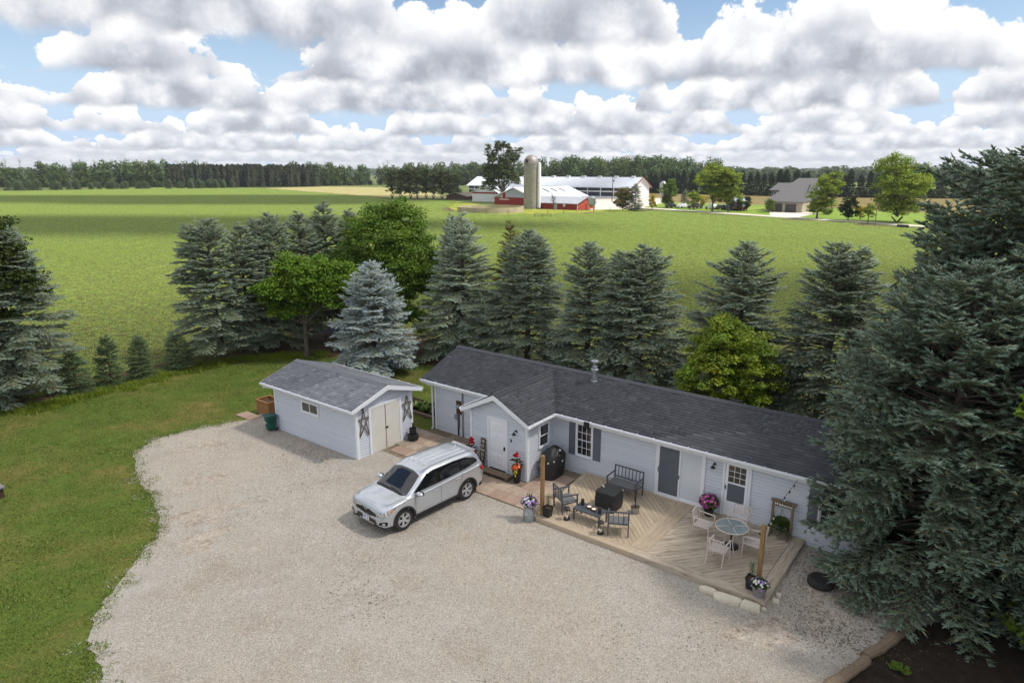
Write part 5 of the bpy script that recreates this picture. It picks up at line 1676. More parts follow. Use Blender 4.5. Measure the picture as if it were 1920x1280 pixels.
        MB().box(-.093, -.075, -.105, .105, -.055, .055).build('mirror_glass', M_gloss, mo)
        MB().bar((.0, -sgn * .06, -.05), (.03, -sgn * .16, -.085), .05, .03).build('mirror_stalk', M_plast, mo)
        # handles
        for hx, hz in ((.06, .925), (-.93, .975)):
            h = hit((hx, sgn * 6, hz), Dv)
            if h:
                MB().box(-.10, .10, -.012, .016, -.016, .016).build('door_handle', M_chrome, CAR, bevel=.006, loc=h[0] + Vector((0, sgn * .018, 0)))
        # lamps
        dh = (-.766, -sgn * .643, 0)
        decal('headlight', [(2.28, sgn * .50, .70), (2.18, sgn * .70, .665), (2.02, sgn * .84, .73), (1.70, sgn * .905, .905), (1.95, sgn * .86, .895), (2.22, sgn * .58, .815)], dh, M_lamp, .012, .035)
        decal('turn_lens', [(2.0, sgn * .84, .765), (1.88, sgn * .88, .83), (1.76, sgn * .90, .89), (1.94, sgn * .855, .878)], dh, M_amber, .016, .03)
        decal('headlight_bezel', [(2.25, sgn * .56, .72), (2.17, sgn * .70, .70), (2.08, sgn * .79, .745), (2.14, sgn * .72, .80), (2.22, sgn * .60, .785)], dh, M_chrome, .015, .03)
        decal('fog_lamp_recess', [(2.27, sgn * .56, .42), (2.06, sgn * .82, .42), (2.04, sgn * .83, .53), (2.16, sgn * .76, .56), (2.27, sgn * .60, .50)], dh, M_gloss, .010, .035)
        h = hit((2.17 + .766 * 3, sgn * .74 + sgn * .643 * 3, .48), dh)
        if h: MB().lathe([(.045, 0), (.05, .012), (.03, .02), (0, .022)], 16, axis='x').build('fog_lamp', M_lamp, CAR, smooth=True, loc=h[0] + h[1] * .012, rot=(0, 0, sgn * R(40)))
        dt = (.60, -sgn * .80, 0)
        decal('tail_light', [(-2.02, sgn * .93, 1.03), (-2.22, sgn * .87, .86), (-2.40, sgn * .66, .90), (-2.39, sgn * .66, 1.03), (-2.28, sgn * .82, 1.09)], dt, M_red, .012, .035)
        # roof ridges and gutters
        for yy, rr_ in ((.13, .016), (.37, .016)):
            line('roof_ridge', [(.12, sgn * yy, 0), (-1.85, sgn * yy * .95, 0)], (0, 0, -1), M_paint, rr_, .003)
        line('roof_channel', [(.36, sgn * .575, 0), (-.2, sgn * .575, 0), (-1.7, sgn * .555, 0), (-2.0, sgn * .53, 0)], (0, 0, -1), M_plast, .009, .001)
        line('bonnet_seam', [(2.14, sgn * .60, 0), (1.8, sgn * .74, 0), (1.3, sgn * .80, 0)], (0, 0, -1), M_plast, .004, .0005)
        decal('rear_bumper_cladding', [(-2.0, sgn * .94, .28), (-2.4, sgn * .68, .36), (-2.42, sgn * .60, .52), (-2.0, sgn * .94, .44)], dt, M_plast, .008, .06)
        decal('front_bumper_cladding', [(2.33, sgn * .30, .27), (2.0, sgn * .84, .26), (1.84, sgn * .9, .27), (1.86, sgn * .9, .36), (2.1, sgn * .78, .36), (2.33, sgn * .40, .39)], dh, M_plast, .012, .04)
    # front face
    gp = [(3, -.56, .65), (3, -.2, .60), (3, .2, .60), (3, .56, .65), (3, .52, .77), (3, .2, .82), (3, -.2, .82), (3, -.52, .77)]
    decal('grille', gp, (-1, 0, 0), M_gloss, .008, .04)
    line('grille_surround', gp + gp[:1], (-1, 0, 0), M_chrome, .010, .012)
    for zz in (.665, .71, .755):
        line('grille_bar', [(3, -.50, zz), (3, .50, zz)], (-1, 0, 0), M_plast, .006, .014)
    decal('lower_intake', [(3, -.54, .40), (3, .54, .40), (3, .46, .53), (3, -.46, .53)], (-1, 0, 0), M_gloss, .010, .05)
    h = hit((5, 0, .79), (-1, 0, 0))
    em = MB().lathe([(.075, 0), (.078, .006), (.066, .010), (.062, .004), (0, .004)], 24, axis='x')
    em.v = [(x, y, z * .52) for x, y, z in em.v]
    eo = em.build('emblem', M_chrome, CAR, smooth=True, loc=h[0] + Vector((.014, 0, 0)), rot=(0, -R(18), 0))
    text_mesh('emblem_letters', 'KIA', .055, M_gloss, eo, (.007, 0, 0), (R(90), 0, R(90)), .002)
    h = hit((5, 0, .50), (-1, 0, 0))
    pl = MB().box(-.006, .006, -.155, .155, -.078, .078).build('number_plate', M_plate, CAR, bevel=.003, loc=h[0] + Vector((.03, 0, 0)))
    MB().box(.0065, .0085, -.12, .12, .045, .06).build('plate_strip', M_blue, pl)
    for k in range(7):
        if k == 4: continue
        MB().box(.0065, .0085, -.125 + k * .037, -.125 + k * .037 + .02, -.035, .03).build('plate_mark', M_blue, pl)
    # antenna, floor
    MB().add([(-1.80, 0, 1.635), (-1.62, 0, 1.648), (-1.78, 0, 1.735), (-1.82, 0, 1.73), (-1.80, .035, 1.635), (-1.66, .03, 1.645), (-1.80, -.035, 1.635), (-1.66, -.03, 1.645)],
             [(1, 5, 2), (5, 4, 3, 2), (1, 2, 7), (7, 2, 3, 6), (4, 6, 3)]).build('antenna_fin', M_paint, CAR)
    MB().box(-2.25, 2.1, -.60, .60, .24, .55).build('underbody', M_plast, CAR)
    MB().box(-.9, .9, -.86, .86, .24, .36).build('floor_pan', M_plast, CAR)
    sp2 = MB().box(-2.26, -2.08, -.56, .56, 1.535, 1.56).build('rear_spoiler', M_paint, CAR, bevel=.01)
make_car()
def shorten(x):
    """the overhangs beyond the wheel arches are short"""
    if x > 1.82: return 1.82 + (x - 1.82) * .70
    if x < -1.86: return -1.86 + (x + 1.86) * .74
    return x
for o in CAR.children:
    l = o.location
    if l.length > .01:
        if abs(l.x) > 1.8: o.location.x = shorten(l.x)
    else:
        me = o.data
        co = np.empty(len(me.vertices) * 3, np.float32); me.vertices.foreach_get('co', co)
        co = co.reshape(-1, 3); co[:, 0] = [shorten(v) for v in co[:, 0]]
        me.vertices.foreach_set('co', co.ravel()); me.update()
# ------------------------------------------------------------------ patio, deck and what stands on them
M_wood = mat('deck_wood', S(194, 178, 154), S(170, 152, 130), scale=3.0, rough=.8, stretch=(1.0, 9, 9), objrand=.10, bump=.25, bscale=14, c3=S(120, 98, 76), c3scale=2.2, c3lo=.60, c3hi=.78)
M_wood2 = mat('deck_wood_weathered', S(196, 184, 166), S(166, 151, 133), scale=3.0, rough=.85, stretch=(1.0, 9, 9), objrand=.13, bump=.25, bscale=14, c3=S(112, 92, 72), c3scale=1.6, c3lo=.54, c3hi=.72)
M_post = mat('treated_post', S(160, 128, 86), S(136, 106, 70), scale=4, rough=.75, stretch=(5, 5, .7), bump=.2)
M_wgrey = mat('grey_timber', S(138, 120, 100), S(112, 96, 80), scale=4, rough=.85, stretch=(5, 5, .8), bump=.3)
M_metal = mat('grey_aluminium', S(92, 96, 106), S(84, 88, 97), scale=4, rough=.42, metal=.3)
M_sling = mat('grey_sling', S(116, 116, 118), S(104, 104, 106), scale=16, rough=.8)
M_champ = mat('champagne_metal', S(218, 208, 202), S(204, 193, 187), scale=5, rough=.42, metal=.1)
M_cover = mat('black_cover', S(30, 31, 33), S(40, 41, 43), scale=5, rough=.6, bump=.5, bscale=4, bdist=.03)
M_cand = mat('dark_candle', S(58, 50, 46), S(44, 38, 35), scale=8, rough=.6)
M_copper = mat('copper_bowl', S(176, 100, 56), S(150, 82, 46), scale=6, rough=.3, metal=.7)
M_wax = mat('white_wax', S(240, 234, 220), rough=.5)
M_soilp = mat('potting_soil', S(92, 70, 48), S(66, 50, 36), scale=14, rough=.95, bump=.5)
M_pot = mat('black_pot', S(30, 30, 31), S(40, 40, 41), scale=6, rough=.55)
M_gpot = mat('grey_pot', S(138, 136, 138), S(124, 122, 125), scale=6, rough=.7)
M_stone = mat('limestone', S(222, 213, 194), S(196, 186, 166), scale=3, rough=.9, bump=.5, bscale=14)
M_tglass = mat('frosted_glass', S(140, 152, 154), S(126, 140, 142), scale=3, rough=.12, spec=.8)
M_leafp = mat('plant_leaf', S(74, 104, 36), S(54, 82, 28), scale=4, rough=.5, trans=.2)
M_dleaf = mat('canna_leaf', S(58, 50, 38), S(44, 58, 34), scale=4, rough=.5)
M_fern = mat('fern_leaf', S(84, 108, 34), S(60, 84, 26), scale=5, rough=.55, trans=.25)
def flo(name, c, c2): return mat(name, c, c2, scale=12, rough=.6, trans=.15)
M_fred = flo('red_petal', S(206, 24, 36), S(170, 14, 30)); M_foran = flo('orange_petal', S(244, 118, 56), S(228, 88, 40)); M_fpeach = flo('peach_petal', S(248, 168, 130), S(236, 140, 104))
M_fyel = flo('yellow_petal', S(226, 210, 30), S(200, 186, 24)); M_fpink = flo('magenta_petal', S(196, 84, 170), S(160, 60, 140)); M_fpk2 = flo('pink_petal', S(236, 150, 176), S(220, 120, 150))
M_fwh = flo('white_petal', S(238, 236, 240), S(214, 208, 226)); M_fpur = flo('lilac_petal', S(178, 138, 210), S(150, 110, 190))

# ---- pavers
M_pav = [mat('paver_a', S(186, 166, 148), S(170, 150, 132), scale=3, rough=.9, objrand=.06, bump=.3, bscale=30, c3=S(150, 128, 108), c3scale=1.6, c3lo=.55, c3hi=.75),
         mat('paver_b', S(172, 148, 132), S(158, 134, 118), scale=3, rough=.9, objrand=.06, bump=.3, bscale=30),
         mat('paver_c', S(158, 148, 132), S(136, 126, 110), scale=3, rough=.9, objrand=.06, bump=.3, bscale=30)]
ME_PAV = [MB().box(-.5, .5, -.5, .5, 0, .04).mesh('paver', m, bevel=.006) for m in M_pav]
PATIO = [(-6.42, -1.35), (-2.9, -1.5), (-2.3, -1.8), (1.95, -1.8), (1.45, 1.76), (.05, 1.76), (.05, -.04), (-2.68, -.04), (-2.68, 1.76), (-5.7, 1.76), (-6.42, 2.2)]
pb = sheet('patio_base', [h2(*p) for p in PATIO], .026, mat('patio_sand', S(128, 112, 92), S(108, 94, 78), scale=5, rough=.95))
pr = random.Random(4)
PN = np.array(PATIO)
yy = -1.78; row = 0
while yy < 1.7:
    xx = -6.45 + (row % 2) * .3
    while xx < 1.9:
        w = .6
        if xx < -2.9 and pr.random() < .35: w = .9
        c = np.array([[xx + w / 2, yy + .3], [xx + .04, yy + .04], [xx + w - .04, yy + .04], [xx + w - .04, yy + .56], [xx + .04, yy + .56]])
        if inpoly(c, PATIO).sum() >= 5:
            px_, py_, _ = hw(xx + w / 2, yy + .3)
            k = pr.choices((0, 1, 2), (6, 3, 2) if xx > -2.8 else (4, 2, 5))[0]
            ob = link('paver', ME_PAV[k], pb, (px_, py_, .024 + pr.uniform(0, .006)), (pr.uniform(-.006, .006), pr.uniform(-.006, .006), RZ), ((w - .014), .586, 1))
        xx += w
    yy += .6; row += 1

# ---- deck
deck = thing('wooden_deck', 'low weathered timber deck with diagonal boards in front of the house', 'deck')
DZ = .18
def plank(par, name, poly, z0, z1, ang, m):
    """convex polygon in lot xy; the object is turned along the board so the grain follows it"""
    c = (sum(p[0] for p in poly) / len(poly), sum(p[1] for p in poly) / len(poly))
    ca_, sa_ = math.cos(-ang), math.sin(-ang)
    lp = [((x - c[0]) * ca_ - (y - c[1]) * sa_, (x - c[0]) * sa_ + (y - c[1]) * ca_) for x, y in poly]
    return MB().prism(lp, z0, z1).build(name, m, par, loc=(c[0], c[1], 0), rot=(0, 0, ang))
DX0b, DX0f, DX1, DY0, DY1 = 1.45, 1.92, 9.28, -2.12, 1.77
def diag(region, ang, m, zt, seed):
    rr_ = random.Random(seed)
    d = (math.cos(ang), math.sin(ang)); n_ = (-d[1], d[0])
    c = (sum(p[0] for p in region) / len(region), sum(p[1] for p in region) / len(region))
    k = -26
    while k < 26:
        o = k * .148
        a = [(c[0] + n_[0] * o + d[0] * s, c[1] + n_[1] * o + d[1] * s) for s in (-6, 6)]
        b = [(c[0] + n_[0] * (o + .1375) + d[0] * s, c[1] + n_[1] * (o + .1375) + d[1] * s) for s in (6, -6)]
        p = clip_poly(a + b, region)
        if len(p) >= 3:
            xs_ = max(q[0] for q in p) - min(q[0] for q in p); ys_ = max(q[1] for q in p) - min(q[1] for q in p)
            if xs_ + ys_ > .1:
                plank(deck, 'deck_board', p, zt - .032, zt + rr_.uniform(-.002, .002), ang, m)
        k += 1
dx0 = lambda y: DX0b + (DX0f - DX0b) * (DY1 - y) / (DY1 - DY0)
diag([(dx0(-1.82) + .16, -1.82), (5.19, -1.82), (5.19, 1.60), (dx0(1.6) + .16, 1.60)], R(-45), M_wood, DZ - .002, 1)
diag([(5.77, -1.82), (8.97, -1.82), (8.97, 1.60), (5.77, 1.60)], R(50), M_wood2, DZ - .002, 2)
def rect(x0, x1, y0, y1): return [(x0, y0), (x1, y0), (x1, y1), (x0, y1)]
for (a, b) in ((-2.12, -1.976), (-1.970, -1.826)):
    plank(deck, 'border_board', [(dx0(a), a), (5.47, a), (5.47, b), (dx0(b), b)], DZ - .032, DZ, 0, M_wood)
    plank(deck, 'border_board', [(5.48, a), (9.28, a), (9.28 - (b + 2.12), b), (5.48, b)], DZ - .032, DZ, 0, M_wood2)
for (a, b) in ((9.136, 9.28), (8.986, 9.130)):
    plank(deck, 'border_board', [(a, -2.12 + (9.28 - a)), (b, -2.12 + (9.28 - b)), (b, 1.76), (a, 1.76)][::1], DZ - .032, DZ + .001, R(90), M_wood2)
for (a, b) in ((5.20, 5.385), (5.39, 5.575), (5.58, 5.765)):
    plank(deck, 'divider_board', rect(a, b, -1.82, 1.76), DZ - .032, DZ + .004, R(90), M_wood)
plank(deck, 'border_board', rect(dx0(1.68), 5.195, 1.606, 1.76), DZ - .032, DZ + .002, 0, M_wood)
plank(deck, 'border_board', rect(5.77, 8.98, 1.606, 1.76), DZ - .032, DZ + .002, 0, M_wood2)
plank(deck, 'border_board', [(dx0(-1.82), -1.82), (dx0(-1.82) + .15, -1.82), (dx0(1.6) + .15, 1.60), (dx0(1.6), 1.60)], DZ - .032, DZ + .002, R(97), M_wood)
# fascia boards and dark framing under
plank(deck, 'fascia_board', rect(1.93, 5.47, -2.15, -2.122), .0, DZ - .004, 0, M_wood)
plank(deck, 'fascia_board', rect(5.476, 9.28, -2.15, -2.122), .0, DZ - .004, 0, M_wood2)
plank(deck, 'fascia_board', rect(9.282, 9.31, -2.15, 1.76), .0, DZ - .004, R(90), M_wood2)
plank(deck, 'fascia_board', [(dx0(-2.12) - .03, -2.12), (dx0(-2.12) - .003, -2.12), (dx0(1.6) - .003, 1.6), (dx0(1.6) - .03, 1.6)], .0, DZ - .004, R(97), M_wood)
plank(deck, 'framing', [(dx0(-2.1) + .02, -2.1), (9.26, -2.1), (9.26, 1.74), (dx0(1.7) + .02, 1.74)], .0, DZ - .05, 0, M_brown)

# ---- seats
def sling_seat(name, label, x, y, rot, w, nsl, group=None, cat='chair'):
    t = thing(name, label, cat, (x, y, DZ), rot, group)
    hw_ = w / 2
    for sx in (-1, 1):
        MB().bar((sx * hw_, -.27, 0), (sx * hw_, -.27, .60), .04, .04).build('leg', M_metal, t)
        MB().bar((sx * hw_, .27, 0), (sx * hw_, .31, .86), .04, .04).build('leg', M_metal, t)
        MB().bar((sx * hw_, -.31, .615), (sx * hw_, .285, .625), .05, .03).build('armrest', M_metal, t)
        MB().bar((sx * (hw_ - .002), -.25, .36), (sx * (hw_ - .002), .26, .34), .03, .035).build('side_rail', M_metal, t)
    MB().box(-hw_ + .02, hw_ - .02, -.28, .24, .375, .40).build('seat', M_sling, t, bevel=.008)
    MB().bar((-hw_ + .02, -.275, .365), (hw_ - .02, -.275, .365), .03, .04).build('seat_rail', M_metal, t)
    MB().bar((-hw_ + .02, .305, .84), (hw_ - .02, .305, .84), .035, .04).build('back_rail', M_metal, t)
    MB().bar((-hw_ + .02, .285, .44), (hw_ - .02, .285, .44), .03, .035).build('back_rail', M_metal, t)
    for k in range(nsl):
        xx = -hw_ + w * (k + 1) / (nsl + 1)
        MB().bar((xx, .286, .45), (xx, .304, .83), .026, .02).build('back_slat', M_metal, t)
    return t
sling_seat('patio_bench', 'grey metal two-seat bench with slatted back against the house wall', 3.45, 1.08, 0, 1.1, 7, cat='bench')
sling_seat('patio_chair', 'grey metal armchair beside the left deck post', 2.40, -1.08, R(-30) + math.pi, .62, 4, 'grey patio chairs')
sling_seat('patio_chair', 'grey metal armchair with its back to the gravel at the deck edge', 4.53, -1.34, R(27) + math.pi, .62, 3, 'grey patio chairs')
ct = thing('coffee_table', 'low grey slatted coffee table between the two grey armchairs', 'table', (3.46, -1.26, DZ), 0)
for k in range(6):
    MB().box(-.50, .50, -.265 + k * .09, -.265 + k * .09 + .08, .385, .41).build('top_slat', M_metal, ct, bevel=.004)
for sx in (-1, 1):
    for sy in (-1, 1):
        MB().bar((sx * .47, sy * .235, 0), (sx * .47, sy * .235, .384), .045, .045).build('leg', M_metal, ct)
MB().bar((-.45, -.235, .365), (.45, -.235, .365), .03, .035).build('apron', M_metal, ct)
MB().bar((-.45, .235, .365), (.45, .235, .365), .03, .035).build('apron', M_metal, ct)
def candle(x, y, lb):
    t = thing('pillar_candle', lb, 'candle', (x, y, DZ + .411), 0, 'dark candles on the coffee table')
    MB().lathe([(.055, 0), (.058, .01), (.058, .20), (.05, .205), (.045, .19), (0, .188)], 16).build('holder', M_cand, t, smooth=True)
    MB().tube([(0, 0, .185), (.003, 0, .21)], .004, 5).build('wick', M_black, t)
candle(3.12, -1.18, 'dark pillar candle at the left end of the coffee table'); candle(3.84, -1.32, 'dark pillar candle at the right end of the coffee table')
def bowl(x, y, lb):
    t = thing('candle_bowl', lb, 'bowl', (x, y, DZ + .411), 0, 'copper candle bowls')
    MB().lathe([(.05, 0), (.085, .02), (.095, .055), (.088, .055), (.075, .03), (0, .028)], 18).build('bowl', M_copper, t, smooth=True)
    MB().lathe([(.072, .029), (.07, .055), (.05, .06), (0, .058)], 14).build('wax', M_wax, t, smooth=True)
bowl(3.40, -1.22, 'copper candle bowl nearer the left dark candle'); bowl(3.60, -1.27, 'copper candle bowl nearer the right dark candle')

def lofted(secs, n=28, power=4.0, wob=0.0, seed=0):
    """superellipse sections (z, hx, hy, cx, cy)"""
    rr_ = random.Random(seed)
    mb = MB(); vs = []; fs = []
    ph = [rr_.uniform(0, 6.28) for _ in range(4)]
    for i, (z, hx, hy, cx_, cy_) in enumerate(secs):
        for k in range(n):
            a = 2 * math.pi * k / n
            c, s = math.cos(a), math.sin(a)
            r_ = (abs(c) ** power + abs(s) ** power) ** (-1 / power)
            w_ = 1 + wob * (math.sin(3 * a + ph[0] + z * 2) + math.sin(7 * a + ph[1] - z * 3) * .6)
            vs.append((cx_ + hx * r_ * c * w_, cy_ + hy * r_ * s * w_, z + wob * .2 * math.sin(5 * a + ph[2])))
    for i in range(len(secs) - 1):
        for k in range(n): fs.append((i * n + k, i * n + (k + 1) % n, (i + 1) * n + (k + 1) % n, (i + 1) * n + k))
    fs.append(tuple((len(secs) - 1) * n + k for k in range(n))); fs.append(tuple(range(n - 1, -1, -1)))
    mb.add(vs, fs)
    return mb
cv = thing('covered_fire_table', 'square table wrapped in a black fabric cover on the deck', 'covered table', (3.50, -.11, DZ), 0)
lofted([(0.0, .345, .345, 0, 0), (.10, .37, .37, 0, 0), (.35, .375, .375, 0, 0), (.58, .36, .36, 0, 0), (.635, .352, .352, 0, 0), (.65, .335, .335, 0, 0)], 40, 9, .012, 3).build('cover', M_cover, cv, smooth=True)
for (x, y, z) in ((-.31, .10, .655), (-.24, .05, .655), (.34, .30, .60)):
    MB().box(-.025, .025, -.018, .018, 0, .012).build('toggle', M_wax, cv, loc=(x, y, z), rot=(0, 0, x * 9))
bq = thing('covered_grill', 'barbecue under a black cover in the corner by the small window', 'grill', (.52, .93, .06), R(0))
lofted([(0.0, .27, .46, 0, 0), (.25, .31, .50, 0, 0), (.62, .33, .53, 0, 0), (.82, .33, .53, 0, 0), (.98, .27, .42, 0, .0), (1.10, .18, .28, 0, 0), (1.16, .10, .20, 0, 0)], 40, 4.5, .022, 8).build('cover', M_cover, bq, smooth=True)
MB().tube([(.26, -.30, .90), (.30, -.16, 1.0), (.24, -.04, 1.07), (.25, .05, 1.10)], .011, 6).build('drawstring', M_grey, bq, smooth=True)
MB().box(.325, .335, .1, .18, .62, .68).build('cover_tag', M_wax, bq)
MB().box(.0, .06, -.035, .035, .0, .05).build('cover_tag', M_wax, bq, loc=(.235, .06, 1.06))
bk = thing('pole_bucket', 'galvanised bucket of soil holding a black pole beside the covered table', 'bucket', (4.38, .08, DZ), 0)
MB().lathe([(.12, 0), (.15, .22), (.155, .23), (.148, .23), (.14, .19)], 22).build('bucket', M_galv, bk, smooth=True)
MB().lathe([(.0, .195), (.142, .19)], 22).build('soil', M_soilp, bk)
MB().tube([(0, 0, .1), (.01, 0, .85)], .017, 10).build('pole', M_black, bk, smooth=True)
def lantern(x, y, lb):
    t = thing('lantern', lb, 'lantern', (x, y, DZ), 0, 'black deck lanterns')
    MB().lathe([(.10, 0), (.105, .02), (.10, .05), (.085, .055)], 20).build('base', M_black, t, smooth=True)
    MB().lathe([(.085, .36), (.095, .37), (.10, .40), (.075, .43), (.03, .45), (0, .455)], 20).build('lid', M_black, t, smooth=True)
    for k in range(4):
        a = 6.283 * k / 4 + .5
        MB().tube([(.085 * math.cos(a), .085 * math.sin(a), .05), (.085 * math.cos(a), .085 * math.sin(a), .365)], .006, 6).build('rod', M_black, t)
    MB().lathe([(.035, .055), (.035, .14), (0, .14)], 12).build('candle', M_wax, t, smooth=True)
    MB().tube([(-.06, 0, .43), (-.05, 0, .50), (0, 0, .53), (.05, 0, .50), (.06, 0, .43)], .005, 6).build('handle', M_black, t)
lantern(2.83, -1.66, 'black lantern by the left armchair at the deck edge'); lantern(4.14, -1.76, 'black lantern next to the armchair facing away')

# ---- plants
def leaf_blob(g, n, c, rx, ry, rz, size, up=.5):
    p = nrm(g.normal(0, 1, (n, 3))) * (g.random(n) ** .4)[:, None] * np.array([rx, ry, rz]) + np.array(c)
    nm_ = nrm(g.normal(0, 1, (n, 3)) + [0, 0, up] + (p - np.array(c)) * 2)
    a = nrm(np.cross(nm_, g.normal(0, 1, (n, 3)))); b = np.cross(nm_, a)
    s = size * g.uniform(.7, 1.3, n)[:, None]
    V = np.stack([p - a * s * .6, p - b * s * .35, p + a * s * .7, p + b * s * .35], 1).reshape(-1, 3)
    i = np.arange(n)[:, None] * 4
    return V, np.concatenate([i + [[0, 1, 2]], i + [[0, 2, 3]]])
def bloom_mesh(g, pts, size, nrmv):
    n = len(pts); V, F = [], []
    for p, d in zip(pts, nrmv):
        d = d / np.linalg.norm(d)
        a = np.cross(d, g.normal(0, 1, 3)); a /= np.linalg.norm(a); b = np.cross(d, a)
        k0 = len(V); V.append(p - d * size * .25)
        for k in range(5):
            an = 6.283 * k / 5
            for da, rr_ in ((-.45, .85), (0, 1.0), (.45, .85)):
                V.append(p + (a * math.cos(an + da) + b * math.sin(an + da)) * size * rr_ + d * size * .1)
        for k in range(15): F.append([k0, k0 + 1 + k, k0 + 1 + (k + 1) % 15])
    return np.array(V), np.array(F)
def flower_pot(name, label, x, y, z, pot_prof, mpot, mound, leafm, blooms, seed, group=None, extra=None, sq=False):
    """mound=(cz, rx, rz, nleaves, leafsize); blooms=[(material, n, size, name)]"""
    g_ = np.random.default_rng(seed)
    t = thing(name, label, 'flower pot', (x, y, z), 0, group)
    MB().lathe(pot_prof, 4 if sq else 22).build('pot', mpot, t, smooth=not sq, rot=(0, 0, R(45)) if sq else None)
    top = max(p[1] for p in pot_prof)
    MB().lathe([(0, top - .04), (pot_prof[-2][0] * .9, top - .045)], 16).build('soil', M_soilp, t)
    cz, rx, rz_, nl, ls_ = mound
    V, F = leaf_blob(g_, nl, (0, 0, cz), rx, rx, rz_, ls_)
    link('foliage', np_mesh('foliage', V, F, leafm), t)
    for (mm, nb, sz_, nm2) in blooms:
        d = nrm(g_.normal(0, 1, (nb, 3)) + np.array([0, -.5, .55])); d[:, 2] = np.maximum(d[:, 2], -.25)
        P_ = np.array([0, 0, cz]) + d * np.array([rx, rx, rz_]) * g_.uniform(.92, 1.08, (nb, 1))
        V, F = bloom_mesh(g_, P_, sz_, d)
        o = link(nm2, np_mesh(nm2, V, F, mm), t); o['kind'] = 'stuff'
    if extra: extra(t, g_)
    return t
POT_T = [(.115, 0), (.12, .01), (.18, .52), (.185, .53), (.17, .53), (.16, .46)]
def canna(t, g_):
    st = MB(); st.tube([(0, 0, .45), (.01, 0, .8), (.0, .01, 1.05)], .014, 7); st.build('stem', M_dleaf, t)
    for k in range(7):
        a = 6.283 * k / 7 + .4; h = .62 + .045 * k
        d = Vector((math.cos(a), math.sin(a), 0)); s = Vector((-d.y, d.x, 0))
        p0 = Vector((0, 0, h)); p1 = p0 + d * .15 + Vector((0, 0, .10)); p2 = p0 + d * .30 + Vector((0, 0, .08))
        MB().add([p0, p1 - s * .065, p1 + s * .065, p2], [(0, 1, 3, 2)]).build('canna_leaf', M_dleaf, t)
    V, F = bloom_mesh(g_, np.array([0, 0, 1.06]) + g_.normal(0, .045, (12, 3)), .065, g_.normal(0, 1, (12, 3)) + np.array([0, 0, .6]))
    link('canna_bloom', np_mesh('canna_bloom', V, F, M_fred), t)
    V, F = bloom_mesh(g_, np.array([.05, -.17, .42]) + g_.normal(0, .045, (26, 3)) * np.array([1, .6, 1.7]), .028, g_.normal(0, 1, (26, 3)) + np.array([0, -1, .3]))
    o = link('trailing_bloom', np_mesh('trailing_bloom', V, F, M_fyel), t); o['kind'] = 'stuff'
flower_pot('flower_pot', 'tall black planter with red canna and orange blooms right of the front door', -.24, -.30, .066, POT_T, M_pot, (.58, .19, .13, 260, .07), M_leafp, [(M_foran, 26, .055, 'orange_bloom'), (M_fpeach, 18, .05, 'peach_bloom')], 51, 'tall door planters', canna)
flower_pot('flower_pot', 'tall black planter with red canna half hidden behind the car', -2.42, -.32, .066, POT_T, M_pot, (.58, .19, .13, 260, .07), M_leafp, [(M_foran, 16, .05, 'orange_bloom'), (M_fpeach, 30, .052, 'peach_bloom')], 52, 'tall door planters', canna)
flower_pot('flower_pot', 'dark pot of magenta petunias between the patio door and storm door', 6.36, 1.42, DZ, [(.12, 0), (.17, .26), (.175, .27), (.16, .27), (.15, .22)], M_pot, (.48, .32, .24, 620, .07), M_leafp, [(M_fpink, 84, .045, 'magenta_bloom'), (M_fpk2, 16, .045, 'pink_bloom')], 53)
flower_pot('flower_pot', 'round grey pot of white-eyed petunias on the deck corner', 9.08, -1.93, DZ, [(.14, 0), (.20, .30), (.21, .31), (.195, .31), (.18, .26)], M_gpot, (.36, .25, .15, 460, .06), M_leafp, [(M_fwh, 26, .034, 'white_bloom'), (M_fpur, 18, .034, 'lilac_bloom'), (M_fyel, 5, .03, 'yellow_bloom')], 54)
def can_badge(t, g_):
    V, F = bloom_mesh(g_, np.array([[.04, -.195, .34]]), .06, np.array([[.1, -1, .2]]))
    link('painted_flower', np_mesh('painted_flower', V, F, M_fwh), t)
    MB().lathe([(.018, -.004), (0, -.004)], 10, center=(.045, -.205, .345), axis='y').build('flower_eye', M_black, t)
    for k in range(5):
        a = 6.283 * k / 5
        MB().add([(0, .05, .55), (.06 * math.cos(a) - .02, .05 + .06 * math.sin(a), .85), (.10 * math.cos(a), .05 + .10 * math.sin(a), 1.0), (.06 * math.cos(a) + .02, .05 + .06 * math.sin(a), .85)], [(0, 1, 2, 3)]).build('spike_leaf', M_leafp, t)
flower_pot('flower_pot', 'galvanised milk can overflowing with lilac and white petunias at the deck corner', 1.72, -2.22, .022, [(.19, 0), (.195, .02), (.19, .36), (.14, .46), (.14, .50), (.17, .55), (.16, .55), (.13, .50)], M_galv, (.66, .27, .19, 620, .06), M_leafp, [(M_fwh, 34, .042, 'white_bloom'), (M_fpur, 40, .042, 'lilac_bloom')], 55, None, can_badge)
def lily(t, g_):
    MB().tube([(0, 0, .3), (.01, .0, .72)], .008, 6).build('stem', M_leafp, t)
    V, F = [], []
    for k in range(46):
        a = k * 2.4; h = .38 + k * .0078
        d = np.array([math.cos(a), math.sin(a), .55]); s = np.array([-math.sin(a), math.cos(a), 0]) * .013
        p = np.array([0, 0, h]); b = len(V)
        V += [p, p + d * .06 - s, p + d * .13, p + d * .06 + s]; F += [[b, b + 1, b + 2], [b, b + 2, b + 3]]
    link('lily_leaves', np_mesh('lily_leaves', np.array(V), np.array(F), M_leafp), t)
POT_S = [(.14, 0), (.145, .01), (.185, .31), (.20, .315), (.20, .34), (.17, .34), (.165, .29)]
flower_pot('flower_pot', 'square black nursery pot with a lily at the foot of the left post', 2.22, -1.86, DZ, POT_S, M_pot, (.30, .08, .02, 20, .03), M_leafp, [], 56, 'black lily pots', lily, True)
